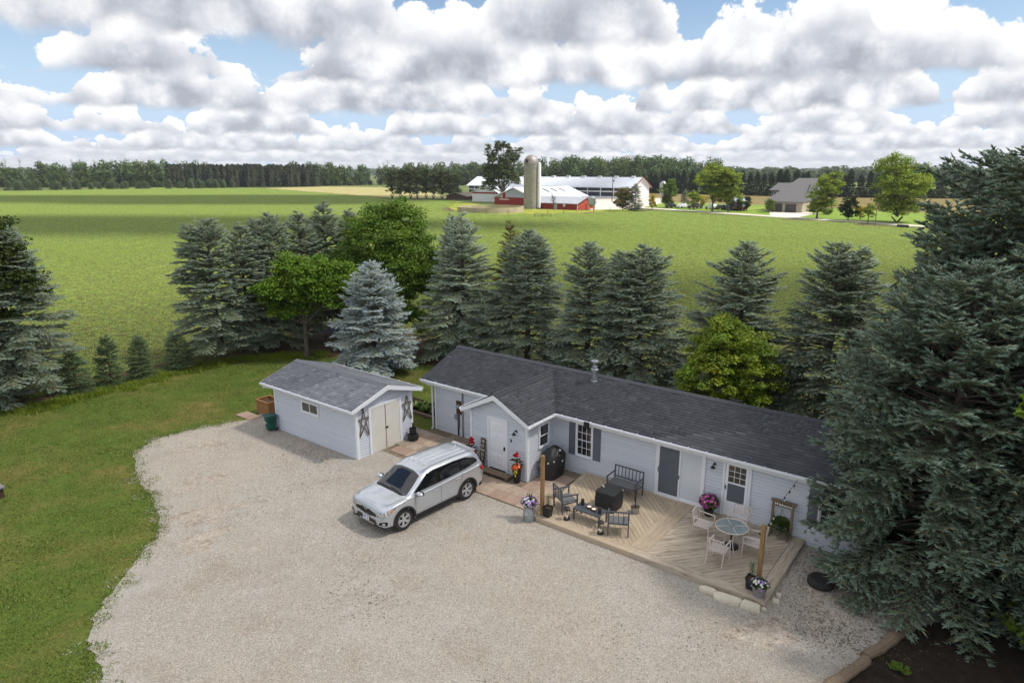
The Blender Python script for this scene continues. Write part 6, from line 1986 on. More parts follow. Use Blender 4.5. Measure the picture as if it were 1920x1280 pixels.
flower_pot('flower_pot', 'square black nursery pot with a lily beside the round grey pot', 8.80, -1.72, DZ, POT_S, M_pot, (.30, .08, .02, 20, .03), M_leafp, [], 57, 'black lily pots', lily, True)

# ---- posts and string lights
def post(x, y, h, lb):
    t = thing('timber_post', lb, 'post', (x, y, DZ), 0)
    MB().box(-.055, .055, -.055, .055, 0, h).build('post', M_post, t, bevel=.006)
    MB().box(-.10, -.057, -.035, .035, h - .42, h - .30).build('solar_lamp', M_grey, t, bevel=.01)
    MB().box(-.11, -.057, -.045, .045, h - .30, h - .27).build('lamp_cap', M_black, t)
    return t
post(2.02, -1.90, 2.10, 'square timber post at the left front corner of the deck')
post(8.90, -1.42, 1.80, 'square timber post by the petunia pot at the right deck corner')
M_bulb = mat('bulb_glass', S(214, 208, 196), S(200, 194, 182), rough=.08, spec=.9)
def string_lights(lb, a, b, sag, n):
    t = thing('string_lights', lb, 'lights', (0, 0, 0), 0)
    a, b = Vector(a), Vector(b)
    P_ = [a.lerp(b, k / 40) - Vector((0, 0, sag * 4 * (k / 40) * (1 - k / 40))) for k in range(41)]
    MB().tube(P_, .007, 5).build('cord', M_black, t)
    for k in range(n):
        q = P_[int(40 * (k + .7) / (n + .4))]
        s_ = MB().lathe([(.012, 0), (.022, -.015), (.022, -.075), (.015, -.08)], 8, center=tuple(q)).build('socket', M_black, t)
        MB().lathe([(.014, -.08), (.028, -.115), (.024, -.145), (0, -.165)], 8, center=tuple(q)).build('bulb', M_bulb, t, smooth=True)
string_lights('black string lights drooping from the left post to the corner window', (2.02, -1.84, 2.18), (.45, 1.70, 1.02), .30, 3)
string_lights('black string lights hanging low along the deck between the two posts', (2.02, -1.84, 2.15), (8.90, -1.36, 1.88), .0, 0) if False else None
string_lights('black string lights rising from the welcome frame to the eave', (8.55, 1.56, 1.34), (8.98, 1.42, 2.24), .02, 3)
string_lights('black string lights running from the right post to the welcome frame', (8.90, -1.36, 1.88), (8.42, 1.55, .98), .12, 4)

# ---- dining set
dt = thing('dining_table', 'round frosted glass table with pale metal rim on the deck', 'table', (7.64, -.10, DZ), R(20))
MB().lathe([(0, .714), (.455, .714), (.455, .722), (0, .722)], 48).build('glass_top', M_tglass, dt, smooth=True)
rim_ = [(.468 * math.cos(6.2832 * k / 48), .468 * math.sin(6.2832 * k / 48), .717) for k in range(49)]
MB().tube(rim_, .017, 8, caps=False).build('rim', M_champ, dt, smooth=True)
for k in range(4):
    a = 6.283 * k / 4 + .3
    c_, s_ = math.cos(a), math.sin(a)
    MB().tube([(.10 * c_, .10 * s_, .733), (.30 * c_, .30 * s_, .730), (.455 * c_, .455 * s_, .727)], .011, 6).build('top_bar', M_champ, dt)
    MB().tube([(.40 * c_, .40 * s_, .70), (.24 * c_, .24 * s_, .52), (.16 * c_, .16 * s_, .34), (.24 * c_, .24 * s_, .16), (.36 * c_, .36 * s_, .02)], .014, 8).build('leg', M_champ, dt, smooth=True)
ub = thing('umbrella_stand', 'black round umbrella stand under the glass table', 'stand', (7.62, -.02, DZ), 0)
MB().lathe([(.23, 0), (.235, .03), (.20, .055), (.05, .07), (.04, .09)], 26).build('base', M_black, ub, smooth=True)
MB().tube([(0, 0, .08), (0, 0, .60)], .024, 10).build('tube', M_black, ub, smooth=True)
def dining_chair(x, y, rot, lb):
    t = thing('dining_chair', lb, 'chair', (x, y, DZ), rot, 'pale metal dining chairs')
    for sx in (-1, 1):
        MB().bar((sx * .25, -.26, 0), (sx * .25, -.23, .62), .026, .030).build('leg', M_champ, t)
        MB().tube([(sx * .24, .34, 0), (sx * .24, .26, .30), (sx * .24, .24, .44), (sx * .235, .30, .84)], .015, 6).build('leg', M_champ, t)
        MB().bar((sx * .25, -.26, .63), (sx * .245, .27, .65), .04, .022).build('armrest', M_champ, t)
        MB().bar((sx * .235, -.22, .40), (sx * .235, .25, .40), .024, .03).build('seat_rail', M_champ, t)
    for k in range(6):
        MB().box(-.225, .225, -.235 + k * .08, -.235 + k * .08 + .065, .405, .42).build('seat_slat', M_champ, t)
    for zz, yy_ in ((.50, .25), (.82, .297)):
        MB().tube([(-.235, yy_, zz), (-.12, yy_ + .03, zz + .005), (0, yy_ + .04, zz + .008), (.12, yy_ + .03, zz + .005), (.235, yy_, zz)], .013, 6).build('back_rail', M_champ, t)
    for k in range(4):
        xx = -.15 + k * .10
        MB().bar((xx, .285, .50), (xx, .333, .825), .045, .010, up=(0, 1, 0)).build('back_slat', M_champ, t)
    return t
dining_chair(6.72, .10, R(90), 'pale metal dining chair left of the round table, facing the post')
dining_chair(7.60, -1.00, R(180), 'pale metal dining chair nearest the gravel, back turned')
dining_chair(8.30, -.02, R(-90), 'pale metal dining chair half hidden by the right post')
dining_chair(7.52, .86, 0, 'pale metal dining chair tucked between round table and storm door')

# ---- welcome frame with fern
wf = thing('welcome_frame', 'grey timber frame with a welcome board by the house wall', 'sign stand', (8.60, 1.60, DZ), 0)
for sx in (-1, 1):
    MB().box(sx * .29 - .035, sx * .29 + .035, -.035, .035, .0, 1.10).build('post', M_wgrey, wf)
    MB().box(sx * .29 - .034, sx * .29 + .034, -.36, .10, .0, .05).build('foot', M_wgrey, wf)
MB().box(-.36, .40, -.05, .05, 1.10, 1.14).build('top_rail', M_wgrey, wf)
MB().box(-.255, .255, -.03, .03, .12, .18).build('bottom_rail', M_wgrey, wf)
MB().box(-.25, .25, -.03, -.005, .94, 1.09).build('sign_board', M_brown, wf)
text_mesh('welcome_lettering', 'Welcome', .135, M_wax, wf, (0, -.034, 1.015), (R(90), 0, 0), .004, .35, bold=.002)
fn = thing('hanging_fern', 'bushy green fern hanging inside the welcome frame', 'fern', (8.60, 1.56, .42), 0)
g_ = np.random.default_rng(77)
V, F = [], []
for k in range(190):
    a = g_.uniform(0, 6.28); e = g_.uniform(.2, 1.5); L_ = g_.uniform(.24, .42)
    d = np.array([math.cos(a), math.sin(a), 0]); s = np.array([-d[1], d[0], 0])
    for q in range(6):
        t0 = q / 6
        p = np.array([0, 0, .28]) + d * L_ * t0 * .9 + np.array([0, 0, e * .26 * t0 - .55 * t0 ** 2 * L_ / .3])
        for sg in (-1, 1):
            b = len(V); w_ = .085 * (1 - t0 * .6)
            V += [p, p + d * .02 + s * sg * w_ + [0, 0, -.01], p + d * .06 + s * sg * w_ * .4]; F.append([b, b + 1, b + 2])
link('fronds', np_mesh('fronds', np.array(V), np.array(F), M_fern), fn)
MB().lathe([(.07, .10), (.13, .18), (.14, .26), (.12, .26)], 16).build('basket', M_pot, fn, smooth=True)
for k in range(3):
    a = 6.283 * k / 3
    MB().tube([(.13 * math.cos(a), .13 * math.sin(a), .26), (0, 0, .68)], .004, 5).build('chain', M_black, fn)

# ---- door sign and step
hs = thing('howdy_sign', 'tall dark wooden sign reading HOWDY leaning left of the front door', 'sign', (-2.02, -.17, .14), 0)
sbz = MB().box(-.11, .11, -.012, .012, 0, 1.12).build('board', mat('dark_stained_wood', S(78, 60, 44), S(58, 44, 32), scale=4, rough=.7, stretch=(6, 6, .8)), hs, rot=(R(-5), 0, 0))
for k, ch in enumerate('HOWDY'):
    text_mesh('letter', ch, .19, M_wax, sbz, (0, -.0135, 1.0 - k * .18), (R(90), 0, 0), .002)
MB().add([(-.05, -.016, .02), (.07, -.016, .02), (.07, -.016, .05), (.0, -.016, .065), (.0, -.016, .15), (-.05, -.016, .15)], [(0, 1, 2, 3, 4, 5)]).build('boot_mark', M_wax, sbz)
stp = thing('door_step', 'low grey plank step in front of the entry door', 'step', (-1.26, -.33, .06), 0)
for k in range(3):
    MB().box(-.72, .72, -.18 + k * .122, -.18 + k * .122 + .114, .08, .115).build('tread_plank', M_wgrey, stp, bevel=.004, rot=None)
for x in (-.66, 0, .66):
    MB().box(x - .03, x + .03, -.17, .17, 0, .079).build('bearer', M_wgrey, stp)

# ---- stones, tyre, logs
def flat_stone(x, y, rx, ry, h, seed, lb, cat='stone', group=None):
    rr_ = random.Random(seed)
    n = 11
    rad = [rr_.uniform(.82, 1.12) for _ in range(n)]
    vs, fs = [], []
    for (z, s) in ((0, 1.0), (h * .75, 1.0), (h, .90)):
        for k in range(n):
            a = 6.283 * k / n
            vs.append((rx * rad[k] * s * math.copysign(abs(math.cos(a)) ** .7, math.cos(a)), ry * rad[k] * s * math.copysign(abs(math.sin(a)) ** .7, math.sin(a)), z + (rr_.uniform(-.008, .008) if z else 0)))
    for i in range(2):
        for k in range(n): fs.append((i * n + k, i * n + (k + 1) % n, (i + 1) * n + (k + 1) % n, (i + 1) * n + k))
    fs.append(tuple(2 * n + k for k in range(n)))
    o = MB().add(vs, fs).build('stepping_stone' if rx > .12 else 'stone', M_stone, smooth=True)
    o.location = hw(x, y, .02); o.rotation_euler = (0, 0, RZ + rr_.uniform(-.15, .15))
    tag(o, lb, cat, group)
flat_stone(7.86, -2.36, .24, .13, .10, 1, 'smallest pale flat stone along the deck front', group='stones at the deck front')
flat_stone(8.42, -2.42, .36, .17, .12, 2, 'long rounded limestone slab, middle of the three by the deck', group='stones at the deck front')
flat_stone(9.00, -2.34, .28, .16, .11, 3, 'angular limestone slab at the front corner of the deck', group='stones at the deck front')
flat_stone(9.48, -1.70, .10, .07, .09, 4, 'white cobble beside the right side of the deck corner', group='stones at the deck front')
flat_stone(9.46, -1.42, .07, .06, .10, 5, 'small upright cobble just behind the white one', group='stones at the deck front')
flat_stone(9.32, -2.22, .06, .05, .06, 6, 'little round stone off the tip of the deck corner', group='stones at the deck front')
ty = thing('old_tyre', 'worn black tyre with rim lying flat on the gravel by the spruce', 'tyre', (8.55, 16.25, .02), .4, lot=False)
MB().lathe([(.20, .02), (.28, 0), (.34, .03), (.355, .08), (.355, .14), (.34, .19), (.28, .22), (.21, .20), (.20, .17)], 34).build('tyre', M_rubber, ty, smooth=True)
MB().lathe([(.205, .05), (.205, .18), (.19, .185), (.17, .12), (.10, .10), (.06, .13), (0, .13)], 26).build('rim', mat('rusty_rim', S(92, 84, 78), S(70, 62, 56), scale=9, rough=.7), ty, smooth=True)
def log(a, b, r_, lb, seed):
    a, b = Vector(a), Vector(b)
    t = thing('edging_log', lb, 'log', (a.x, a.y, 0), 0, 'log edging', lot=False)
    d = b - a; n = 9; rr_ = random.Random(seed)
    pts = [d * (k / (n - 1)) + Vector((rr_.uniform(-.03, .03), rr_.uniform(-.03, .03), r_ * .75)) for k in range(n)]
    MB().tube(pts, [r_ * rr_.uniform(.9, 1.1) for _ in range(n)], 9).build('log', M_wgrey, t, smooth=True)
log((10.15, 14.55, 0), (8.28, 13.32, 0), .13, 'grey log edging the gravel under the big spruce', 1)
log((8.22, 13.20, 0), (6.9, 12.35, 0), .13, 'nearer grey log edging the gravel at the bottom of the picture', 2)
log((6.85, 12.25, 0), (5.5, 10.9, 0), .13, 'log at the picture bottom continuing the gravel edging', 3)

# ---- around the shed
def star(y, lb):
    t = thing('barn_star', lb, 'star', (-6.462, y, 1.44), R(90), 'wooden stars on the shed front')
    mw_ = mat('weathered_slat', S(118, 106, 94), S(92, 82, 72), scale=6, rough=.85, stretch=(4, 4, 4))
    P5 = [(0, .54), (-.22, -.54), (.26, .22), (-.26, .22), (.24, -.54)]
    for k in range(5):
        a, b = P5[k], P5[(k + 1) % 5]
        MB().bar((a[0], -.012 - .006 * k, a[1]), (b[0], -.012 - .006 * k, b[1]), .045, .012, up=(0, 1, 0)).build('slat', mw_, t)
star(-2.17, 'wooden slat star on the shed left of the double doors'); star(.17, 'wooden slat star on the shed right of the double doors')
gb = thing('green_bin', 'dark green wheeled waste bin at the back corner of the shed', 'bin', (-12.0, -2.82, .02), R(-12))
M_bin = mat('green_plastic', S(20, 84, 74), S(16, 70, 62), scale=5, rough=.5)
lofted([(0.06, .19, .17, 0, 0), (.2, .205, .19, 0, 0), (.62, .235, .225, 0, 0), (.64, .25, .24, 0, 0), (.67, .25, .24, 0, 0)], 24, 6).build('body', M_bin, gb, smooth=True)
lofted([(.672, .26, .25, 0, -.01), (.70, .265, .26, 0, -.01), (.735, .22, .20, 0, -.01), (.745, .12, .12, 0, -.01)], 24, 5).build('lid', M_bin, gb, smooth=True)
MB().bar((-.18, .27, .66), (.18, .27, .66), .03).build('handle', M_bin, gb)
for sx in (-1, 1): MB().lathe([(.07, -.02), (.08, 0), (.07, .02)], 14, center=(sx * .2, .18, .08), axis='x').build('wheel', M_rubber, gb, smooth=True)
MB().box(-.10, .16, -.240, -.228, .40, .44).build('label', M_wax, gb)
wb = thing('wooden_planter', 'brown plank planter box behind the shed corner', 'planter', (-14.05, -1.55, .02), 0)
M_cedar = mat('cedar_plank', S(164, 122, 78), S(138, 98, 60), scale=4, rough=.75, stretch=(2, 6, 6), objrand=.08)
for k in range(4):
    z0 = .02 + k * .155
    MB().box(-.50, .50, -.36, -.335, z0, z0 + .148).build('plank', M_cedar, wb)
    MB().box(-.50, .50, .335, .36, z0, z0 + .148).build('plank', M_cedar, wb)
    MB().box(.475, .50, -.334, .334, z0, z0 + .148).build('plank', M_cedar, wb)
    MB().box(-.50, -.475, -.334, .334, z0, z0 + .148).build('plank', M_cedar, wb)
for (x0, x1, y0, y1) in ((-.53, .53, -.39, -.31), (-.53, .53, .31, .39), (-.53, -.44, -.309, .309), (.44, .53, -.309, .309)):
    MB().box(x0, x1, y0, y1, .64, .665).build('cap_board', M_cedar, wb)
MB().box(-.47, .47, -.33, .33, .1, .52).build('soil', M_soilp, wb)
for x in (-14.9, -14.3):
    o = link('paver', ME_PAV[1], pb, (*hw(x + .2, -2.45)[:2], .012), (0, 0, RZ), (.6, .6, 1))
bf = thing('barrel_fountain', 'black tiered barrel fountain with hand pump by the shed door', 'fountain', (-6.12, .16, .066), 0)
MB().lathe([(.19, 0), (.22, .10), (.225, .26), (.21, .26), (.20, .20), (0, .19)], 22).build('lower_barrel', M_pot, bf, smooth=True)
MB().lathe([(.12, 0), (.155, .12), (.15, .28), (.135, .28), (.13, .22), (0, .21)], 20, center=(-.07, .06, .22)).build('upper_barrel', M_pot, bf, smooth=True)
pm = MB(); pm.tube([(-.09, .09, .40), (-.09, .09, .72)], [.045, .03], 10); pm.tube([(-.09, .09, .62), (.02, .05, .60), (.03, .05, .54)], .016, 7); pm.tube([(-.09, .09, .71), (-.20, .12, .66)], .012, 6)
pm.build('pump', M_black, bf, smooth=True)
for (r_, z) in ((.226, .06), (.226, .21)):
    MB().lathe([(r_ * .98, z), (r_ + .006, z + .005), (r_ + .006, z + .025), (r_ * .98, z + .03)], 22).build('hoop', M_black, bf, smooth=True)
# hosta bed
hb_ = sheet('garden_bed', [h2(-10.5, 2.6), h2(-6.75, 2.55), h2(-6.6, 4.0), h2(-10.5, 4.2)], .03, M_mulch)
M_hosta = mat('hosta_leaf', S(126, 146, 72), S(96, 122, 52), scale=5, rough=.5, trans=.2)
hg = np.random.default_rng(9)
hv, hf = [], []
for k in range(46):
    a = hg.uniform(0, 6.28); L_ = hg.uniform(.16, .34); e = hg.uniform(.3, 1.1)
    d = np.array([math.cos(a), math.sin(a), 0]); s = np.array([-d[1], d[0], 0])
    p0 = np.array([0, 0, .03]); p1 = p0 + d * L_ * .5 + [0, 0, L_ * e * .8]; p2 = p0 + d * L_ + [0, 0, L_ * e * .55]; b = len(hv)
    hv += [p0, p1 - s * .07, p1 + s * .07, p2]; hf += [[b, b + 1, b + 3], [b, b + 3, b + 2]]
ME_H = np_mesh('hosta_leaves', np.array(hv), np.array(hf), M_hosta)
hl = ['pale hosta clump nearest the shed in the garden bed', 'hosta clump second from the shed in the garden bed', 'hosta clump third from the shed in the garden bed', 'hosta clump beside the end timber of the garden bed', 'hosta clump at the back of the garden bed', 'hosta clump against the house corner']
for k, (x, y) in enumerate(((-9.6, 2.95), (-8.9, 3.0), (-8.2, 3.05), (-7.5, 3.05), (-8.5, 3.6), (-7.0, 3.5))):
    o = link('hosta_plant', ME_H, None, hw(x, y, .03), (0, 0, k * 1.3), (1.25, 1.25, 1.2))
    tag(o, hl[k], 'plant', 'hostas in the garden bed')
tb = MB().box(-1.0, 1.0, -.06, .06, 0, .14).build('garden_timber', M_wgrey, bevel=.01)
tb.location = hw(-7.75, 2.52, .03); tb.rotation_euler = (0, 0, RZ); tag(tb, 'grey timber edging the hosta bed beside the paving', 'timber')
# bench at the left picture edge, shelter under the trees
bn = thing('garden_bench', 'grey slab bench just inside the left picture edge', 'bench', (-18.35, 21.55, .01), R(-35), lot=False)
MB().box(-.6, .6, -.2, .2, .38, .45).build('seat', M_stone if False else M_gpot, bn, bevel=.01)
for x in (-.42, .42): MB().box(x - .08, x + .08, -.16, .16, 0, .38).build('leg', M_brown, bn)
sh_ = thing('garden_shelter', 'small dark grey pitched shelter in the shade under the trees', 'shelter', (-21.0, 8.2, .016), R(20))
sh_.scale = (.75, .75, .8)
M_tarp = mat('slate_tarp', S(82, 86, 98), S(70, 74, 86), scale=2, rough=.6)
MB().add([(-1.1, -1.0, 1.35), (1.1, -1.0, 1.35), (1.1, 0, 1.9), (-1.1, 0, 1.9), (-1.1, -1.0, 1.30), (1.1, -1.0, 1.30), (1.1, 0, 1.85), (-1.1, 0, 1.85)], [(0, 1, 2, 3), (7, 6, 5, 4), (0, 4, 5, 1), (1, 5, 6, 2), (2, 6, 7, 3), (3, 7, 4, 0)]).build('roof_panel', M_tarp, sh_)
MB().add([(-1.1, 0.001, 1.9), (1.1, 0.001, 1.9), (1.1, 1.0, 1.35), (-1.1, 1.0, 1.35), (-1.1, 0.001, 1.85), (1.1, 0.001, 1.85), (1.1, 1.0, 1.30), (-1.1, 1.0, 1.30)], [(0, 1, 2, 3), (7, 6, 5, 4), (0, 4, 5, 1), (1, 5, 6, 2), (2, 6, 7, 3), (3, 7, 4, 0)]).build('roof_panel', M_tarp, sh_)
for sx in (-1, 1):
    for sy in (-1, 1): MB().box(sx * 1.0 - .04, sx * 1.0 + .04, sy * .9 - .04, sy * .9 + .04, 0, 1.36).build('post', M_brown, sh_)
# ------------------------------------------------------------------ farm, far house, woods
M_redw = mat('red_barn_board', S(160, 56, 46), S(138, 46, 40), scale=1.2, rough=.8)
M_redb = mat('orange_red_steel', S(190, 82, 60), S(172, 70, 52), scale=1.2, rough=.7)
M_tin = mat('white_steel_roof', S(222, 228, 238), S(208, 214, 226), scale=.8, rough=.45)
M_tin2 = mat('grey_steel_roof', S(176, 180, 190), S(160, 164, 176), scale=.8, rough=.5)
M_whitew = mat('white_steel_wall', S(236, 236, 238), S(224, 225, 230), scale=.8, rough=.6)
M_navy = mat('navy_curtain', S(40, 46, 62), S(52, 58, 74), scale=.4, rough=.7)
M_conc2 = mat('silo_concrete', S(164, 159, 149), S(142, 137, 127), scale=.8, rough=.9, bump=.3, bscale=4, bdist=.05)
M_conc3 = mat('tank_concrete', S(190, 178, 152), S(158, 146, 122), scale=.5, rough=.9)
M_stonev = mat('stone_veneer', S(196, 184, 166), S(150, 138, 122), scale=2.2, rough=.9)
M_greyw = mat('grey_house_siding', S(126, 128, 134), S(114, 116, 122), scale=1, rough=.7)
M_groof = mat('far_house_roof', S(112, 110, 112), S(94, 93, 96), scale=3, rough=.9)
M_gdoor = mat('dark_garage_door', S(66, 64, 66), S(76, 74, 76), scale=2, rough=.6)

def gable_building(name, label, x, y, W, L, ez, pz, m_end, m_side, m_roof, along='y', over=.5, lower=None, base=0.0):
    """lot-aligned; origin at the near-left corner, W across the gable, L along the ridge"""
    t = bpy.data.objects.new(name, None); COL.objects.link(t); t.location = (x, y, base); t.rotation_euler = (0, 0, RZ if along == 'y' else RZ + math.pi / 2)
    tag(t, label, 'barn')
    for yy in (0, L - .15):
        MB().add([(0, yy, 0), (W, yy, 0), (W, yy, ez), (W / 2, yy, pz), (0, yy, ez), (0, yy + .15, 0), (W, yy + .15, 0), (W, yy + .15, ez), (W / 2, yy + .15, pz), (0, yy + .15, ez)],
                 [(0, 1, 2, 3, 4), (9, 8, 7, 6, 5), (0, 5, 6, 1), (1, 6, 7, 2), (2, 7, 8, 3), (3, 8, 9, 4), (4, 9, 5, 0)]).build('end_wall', m_end, t)
    for xx in (.0, W - .15):
        MB().box(xx, xx + .15, .151, L - .151, 0, ez).build('side_wall', m_side, t)
    sl = (pz - ez) / (W / 2)
    rf = []
    for s in (-1, 1):
        a = (W / 2 + s * (W / 2 + over), -over, ez - sl * over + .05); b = (W / 2 + s * (W / 2 + over), L + over, ez - sl * over + .05); c = (W / 2, L + over, pz + .05); d = (W / 2, -over, pz + .05)
        mb = MB(); slab(mb, *( (a, b, c, d) if s > 0 else (d, c, b, a)), .12)
        r_ = mb.build('roof_panel', m_roof, t)
        rf.append(r_)
        # standing seams
        n = int(L / 1.2)
        sm = MB()
        for k in range(n + 1):
            yy = -over + (L + 2 * over) * k / n
            sm.bar((a[0], yy, a[2] + .03), (c[0], yy, c[2] + .03), .08, .05)
        so = sm.build('roof_seams', m_roof, r_); so['kind'] = 'stuff'
    return t, rf

# silo
si = thing('silo', 'tall concrete stave silo with a rusty metal dome beside the red barns', 'silo', (5.9, 213, 0), 0, lot=False)
MB().lathe([(2.25, 0), (2.25, 13.6)], 40).build('shaft', M_conc2, si, smooth=True)
for k in range(22):
    MB().lathe([(2.255, .3 + k * .6), (2.30, .32 + k * .6), (2.30, .37 + k * .6), (2.255, .39 + k * .6)], 40, caps=False).build('hoop', M_galv if k % 4 == 0 else M_conc2, si, smooth=True)
dm = MB().lathe([(2.36, 13.5), (2.3, 14.2), (2.0, 15.0), (1.45, 15.7), (.75, 16.1), (0, 16.25)], 28).build('dome', mat('rusty_dome', S(158, 152, 150), S(132, 120, 112), scale=1.2, rough=.55, metal=.4), si, smooth=True)
MB().box(-1.7, -1.1, -2.05, -1.2, 13.9, 14.9).build('hatch', M_black, dm, rot=None)
MB().lathe([(.55, .3), (.55, 13.4), (.3, 14.0)], 16, center=(2.5, -1.2, 0)).build('chute', M_whitew, si, smooth=True)
# red barn with the white roof (gable towards the camera)
ba, rf = gable_building('red_barn', 'red barn with a broad white gable roof left of the silo', -6.2, 242.0, 17.5, 34, 2.5, 5.9, M_redw, M_redw, M_tin)
MB().add([(0.3, -.03, 2.55), (17.2, -.03, 2.55), (8.75, -.03, 5.75)], [(0, 1, 2)]).build('gable_cladding', M_tin2, ba)
MB().box(3.6, 5.2, -.12, -.02, 2.2, 4.2).build('loft_door', M_redw, ba)
for q in ((3.4, 5.4, 4.2, 4.35), (3.4, 3.6, 2.2, 4.2), (5.2, 5.4, 2.2, 4.2), (2.2, 6.6, 1.7, 1.95)): MB().box(q[0], q[1], -.14, -.02, q[2], q[3]).build('door_trim', M_whitew, ba)
MB().box(4.6, 6.4, -.10, -.02, 0, 1.7).build('barn_door', M_redw, ba)
for k in range(4):
    y0 = 9 + k * 5.2
    sl_ = (5.9 - 2.5) / 8.75
    MB().add([(10.4, y0, 5.9 - 1.65 * sl_ + .12), (13.4, y0, 5.9 - 4.65 * sl_ + .12), (13.4, y0 + 1.1, 5.9 - 4.65 * sl_ + .12), (10.4, y0 + 1.1, 5.9 - 1.65 * sl_ + .12)], [(0, 1, 2, 3)]).build('skylight', M_navy, ba)
# low red barn with grey roof
bl, rf = gable_building('low_red_barn', 'low red barn with a grey metal roof in front of the silo', 26.0, 212.6, 17.5, 10.5, 1.9, 1.95, M_redb, M_redw, M_tin2) if False else gable_building('low_red_barn', 'low red barn with a grey metal roof in front of the silo', 19.6, 204.4, 10.5, 17.5, 2.0, 3.7, M_redb, M_redw, M_tin2, along='x')
MB().box(-.06, -.0, 7.2, 8.6, 0, 1.75).build('side_door', M_tin2, bl)
MB().lathe([(.42, -.12), (.42, 0)], 14, center=(-.05, 4.6, 1.3), axis='x').build('fan', M_whitew, bl, smooth=True)
MB().lathe([(.42, -.12), (.42, 0)], 14, center=(-.05, 16.4, 1.5), axis='x').build('fan', M_whitew, bl, smooth=True)
MB().box(4.6, 6.2, -.08, -.02, 0, 1.9).build('barn_door', M_redw, bl)
for q in ((.0, .12), (10.38, 10.5)): MB().box(q[0], q[1], -.07, -.01, 0, 2.0).build('corner_trim', M_whitew, bl)
# feed bins
def feed_bin(x, y, r_, h, lb):
    t = thing('feed_bin', lb, 'feed bin', (x, y, 0), 0, 'steel feed bins', lot=False)
    MB().lathe([(.2, h * .18), (r_, h * .42), (r_, h * .86), (r_ * .5, h * .97), (.2, h)], 20).build('hopper', M_galv, t, smooth=True)
    for k in range(4):
        a = 6.283 * k / 4 + .6
        MB().bar((r_ * .9 * math.cos(a), r_ * .9 * math.sin(a), 0), (r_ * .9 * math.cos(a), r_ * .9 * math.sin(a), h * .5), .12).build('leg', M_galv, t)
feed_bin(23.9, 203.6, 1.15, 4.2, 'small silver feed bin against the end of the low red barn')
feed_bin(62.5, 283, 1.4, 7.6, 'white feed bin standing right of the long dairy barn')
# long dairy barn
lbn, rf = gable_building('dairy_barn', 'very long white dairy barn with open dark sides behind the silo', 51.0, 290.0, 16.0, 92, 5.0, 8.9, M_whitew, M_navy, M_tin, along='x', over=.9)
MB().box(-.25, -.02, .3, 92, 0, .9).build('knee_wall', M_whitew, lbn)
MB().box(-.25, -.02, .3, 92, 2.7, 3.15).build('curtain_rail', M_whitew, lbn)
MB().box(-.25, -.02, .3, 92, 4.5, 5.0).build('eave_band', M_tin2, lbn)
for k in range(14): MB().box(-.22, -.01, 2 + k * 6.6, 2.35 + k * 6.6, .9, 4.5).build('curtain_post', M_whitew, lbn)
MB().box(-.26, -.02, 36, 40, .9, 4.5).build('white_panel', M_whitew, lbn)
for k in range(11): MB().box(7.4, 8.6, 3 + k * 8.4, 4.6 + k * 8.4, 8.9, 9.5).build('ridge_vent', M_whitew, lbn)
for (a, b) in ((5.4, 8.4),): 
    MB().box(a, b, -.08, -.01, 2.6, 2.85).build('door_rail', M_redw, lbn); MB().box(a, b, -.08, -.01, 4.9, 5.1).build('door_rail', M_redw, lbn)
    MB().box(a + .1, b - .1, -.06, -.012, .3, 2.6).build('barn_door', M_whitew, lbn)
for s in (-1, 1):
    a = Vector((8 + s * 9, -.95, 4.5)); b = Vector((8, -.95, 8.95))
    MB().bar(a, b, .12, .35).build('rake_trim', M_redw, lbn)
MB().bar((16.6, 2, 3.0), (20.6, 4, .2), .3, .3).build('conveyor', M_whitew, lbn)
# second white-roofed barn left, mostly behind the poplar, and an old grey lean-to
bo, rf = gable_building('white_barn', 'white gabled barn with red band partly behind the tall poplar', -15.6, 268, 13, 22, 3.6, 6.6, M_whitew, M_whitew, M_tin)
MB().box(.2, 12.8, -.05, -.01, 3.0, 3.6).build('red_band', M_redw, bo)
b2, rf = gable_building('old_lean_to', 'old rusty-roofed low shed at the right end of the willow row', -27.5, 286, 11, 8, 1.6, 2.8, M_brown, M_brown, mat('rusty_tin', S(176, 162, 150), S(128, 112, 100), scale=1.5, rough=.8))
# round manure tank
rt = thing('round_tank', 'low round concrete tank wall in the yellow grass left of the silo', 'tank', (-6.2, 196.5, 0), 0, lot=False)
MB().lathe([(9.6, 0), (9.6, 1.5), (9.3, 1.5), (9.3, .2)], 56, caps=False).build('wall', M_conc3, rt, smooth=True)
MB().lathe([(0, .4), (9.29, .4)], 40, caps=False).build('weedy_fill', M_ygrass, rt)
# rail frame and fence posts
rf_ = thing('rail_frame', 'weathered wooden rail frame standing in the crop edge', 'fence', (5.6, 170, 0), R(-4), lot=False)
for x in (0, 2.1, 4.2): MB().box(x - .06, x + .06, -.06, .06, 0, 1.0).build('post', M_wgrey, rf_)
MB().bar((-.1, 0, .95), (4.3, 0, .95), .08, .10).build('rail', M_wgrey, rf_)
MB().bar((-.1, .02, .55), (4.3, .02, .55), .06, .08).build('rail', M_wgrey, rf_)
FP = MB().box(-.06, .06, -.06, .06, 0, 1.3).mesh('fence_post', M_wgrey)
fpl = [(-17.5, 190), (-13, 184.6), (-7, 180.6), (-1, 179.6), (9.5, 180), (14, 184), (18, 188), (23, 191.6), (28, 194), (33.5, 196.4)]
for k, (x, y) in enumerate(fpl):
    o = link('fence_post', FP, None, (x, y, 0)); tag(o, 'thin weathered fence post, ' + ('leftmost', 'second from left', 'third from left', 'fourth from left', 'fifth from left', 'fifth from right', 'fourth from right', 'third from right', 'second from right', 'rightmost')[k] + ' in the yellow grass before the barns', 'fence post', 'fence posts before the barns')
up = thing('utility_pole', 'thin wooden pole at the roadside near the big willow', 'pole', (76.2, 141.7, 0), 0, lot=False)
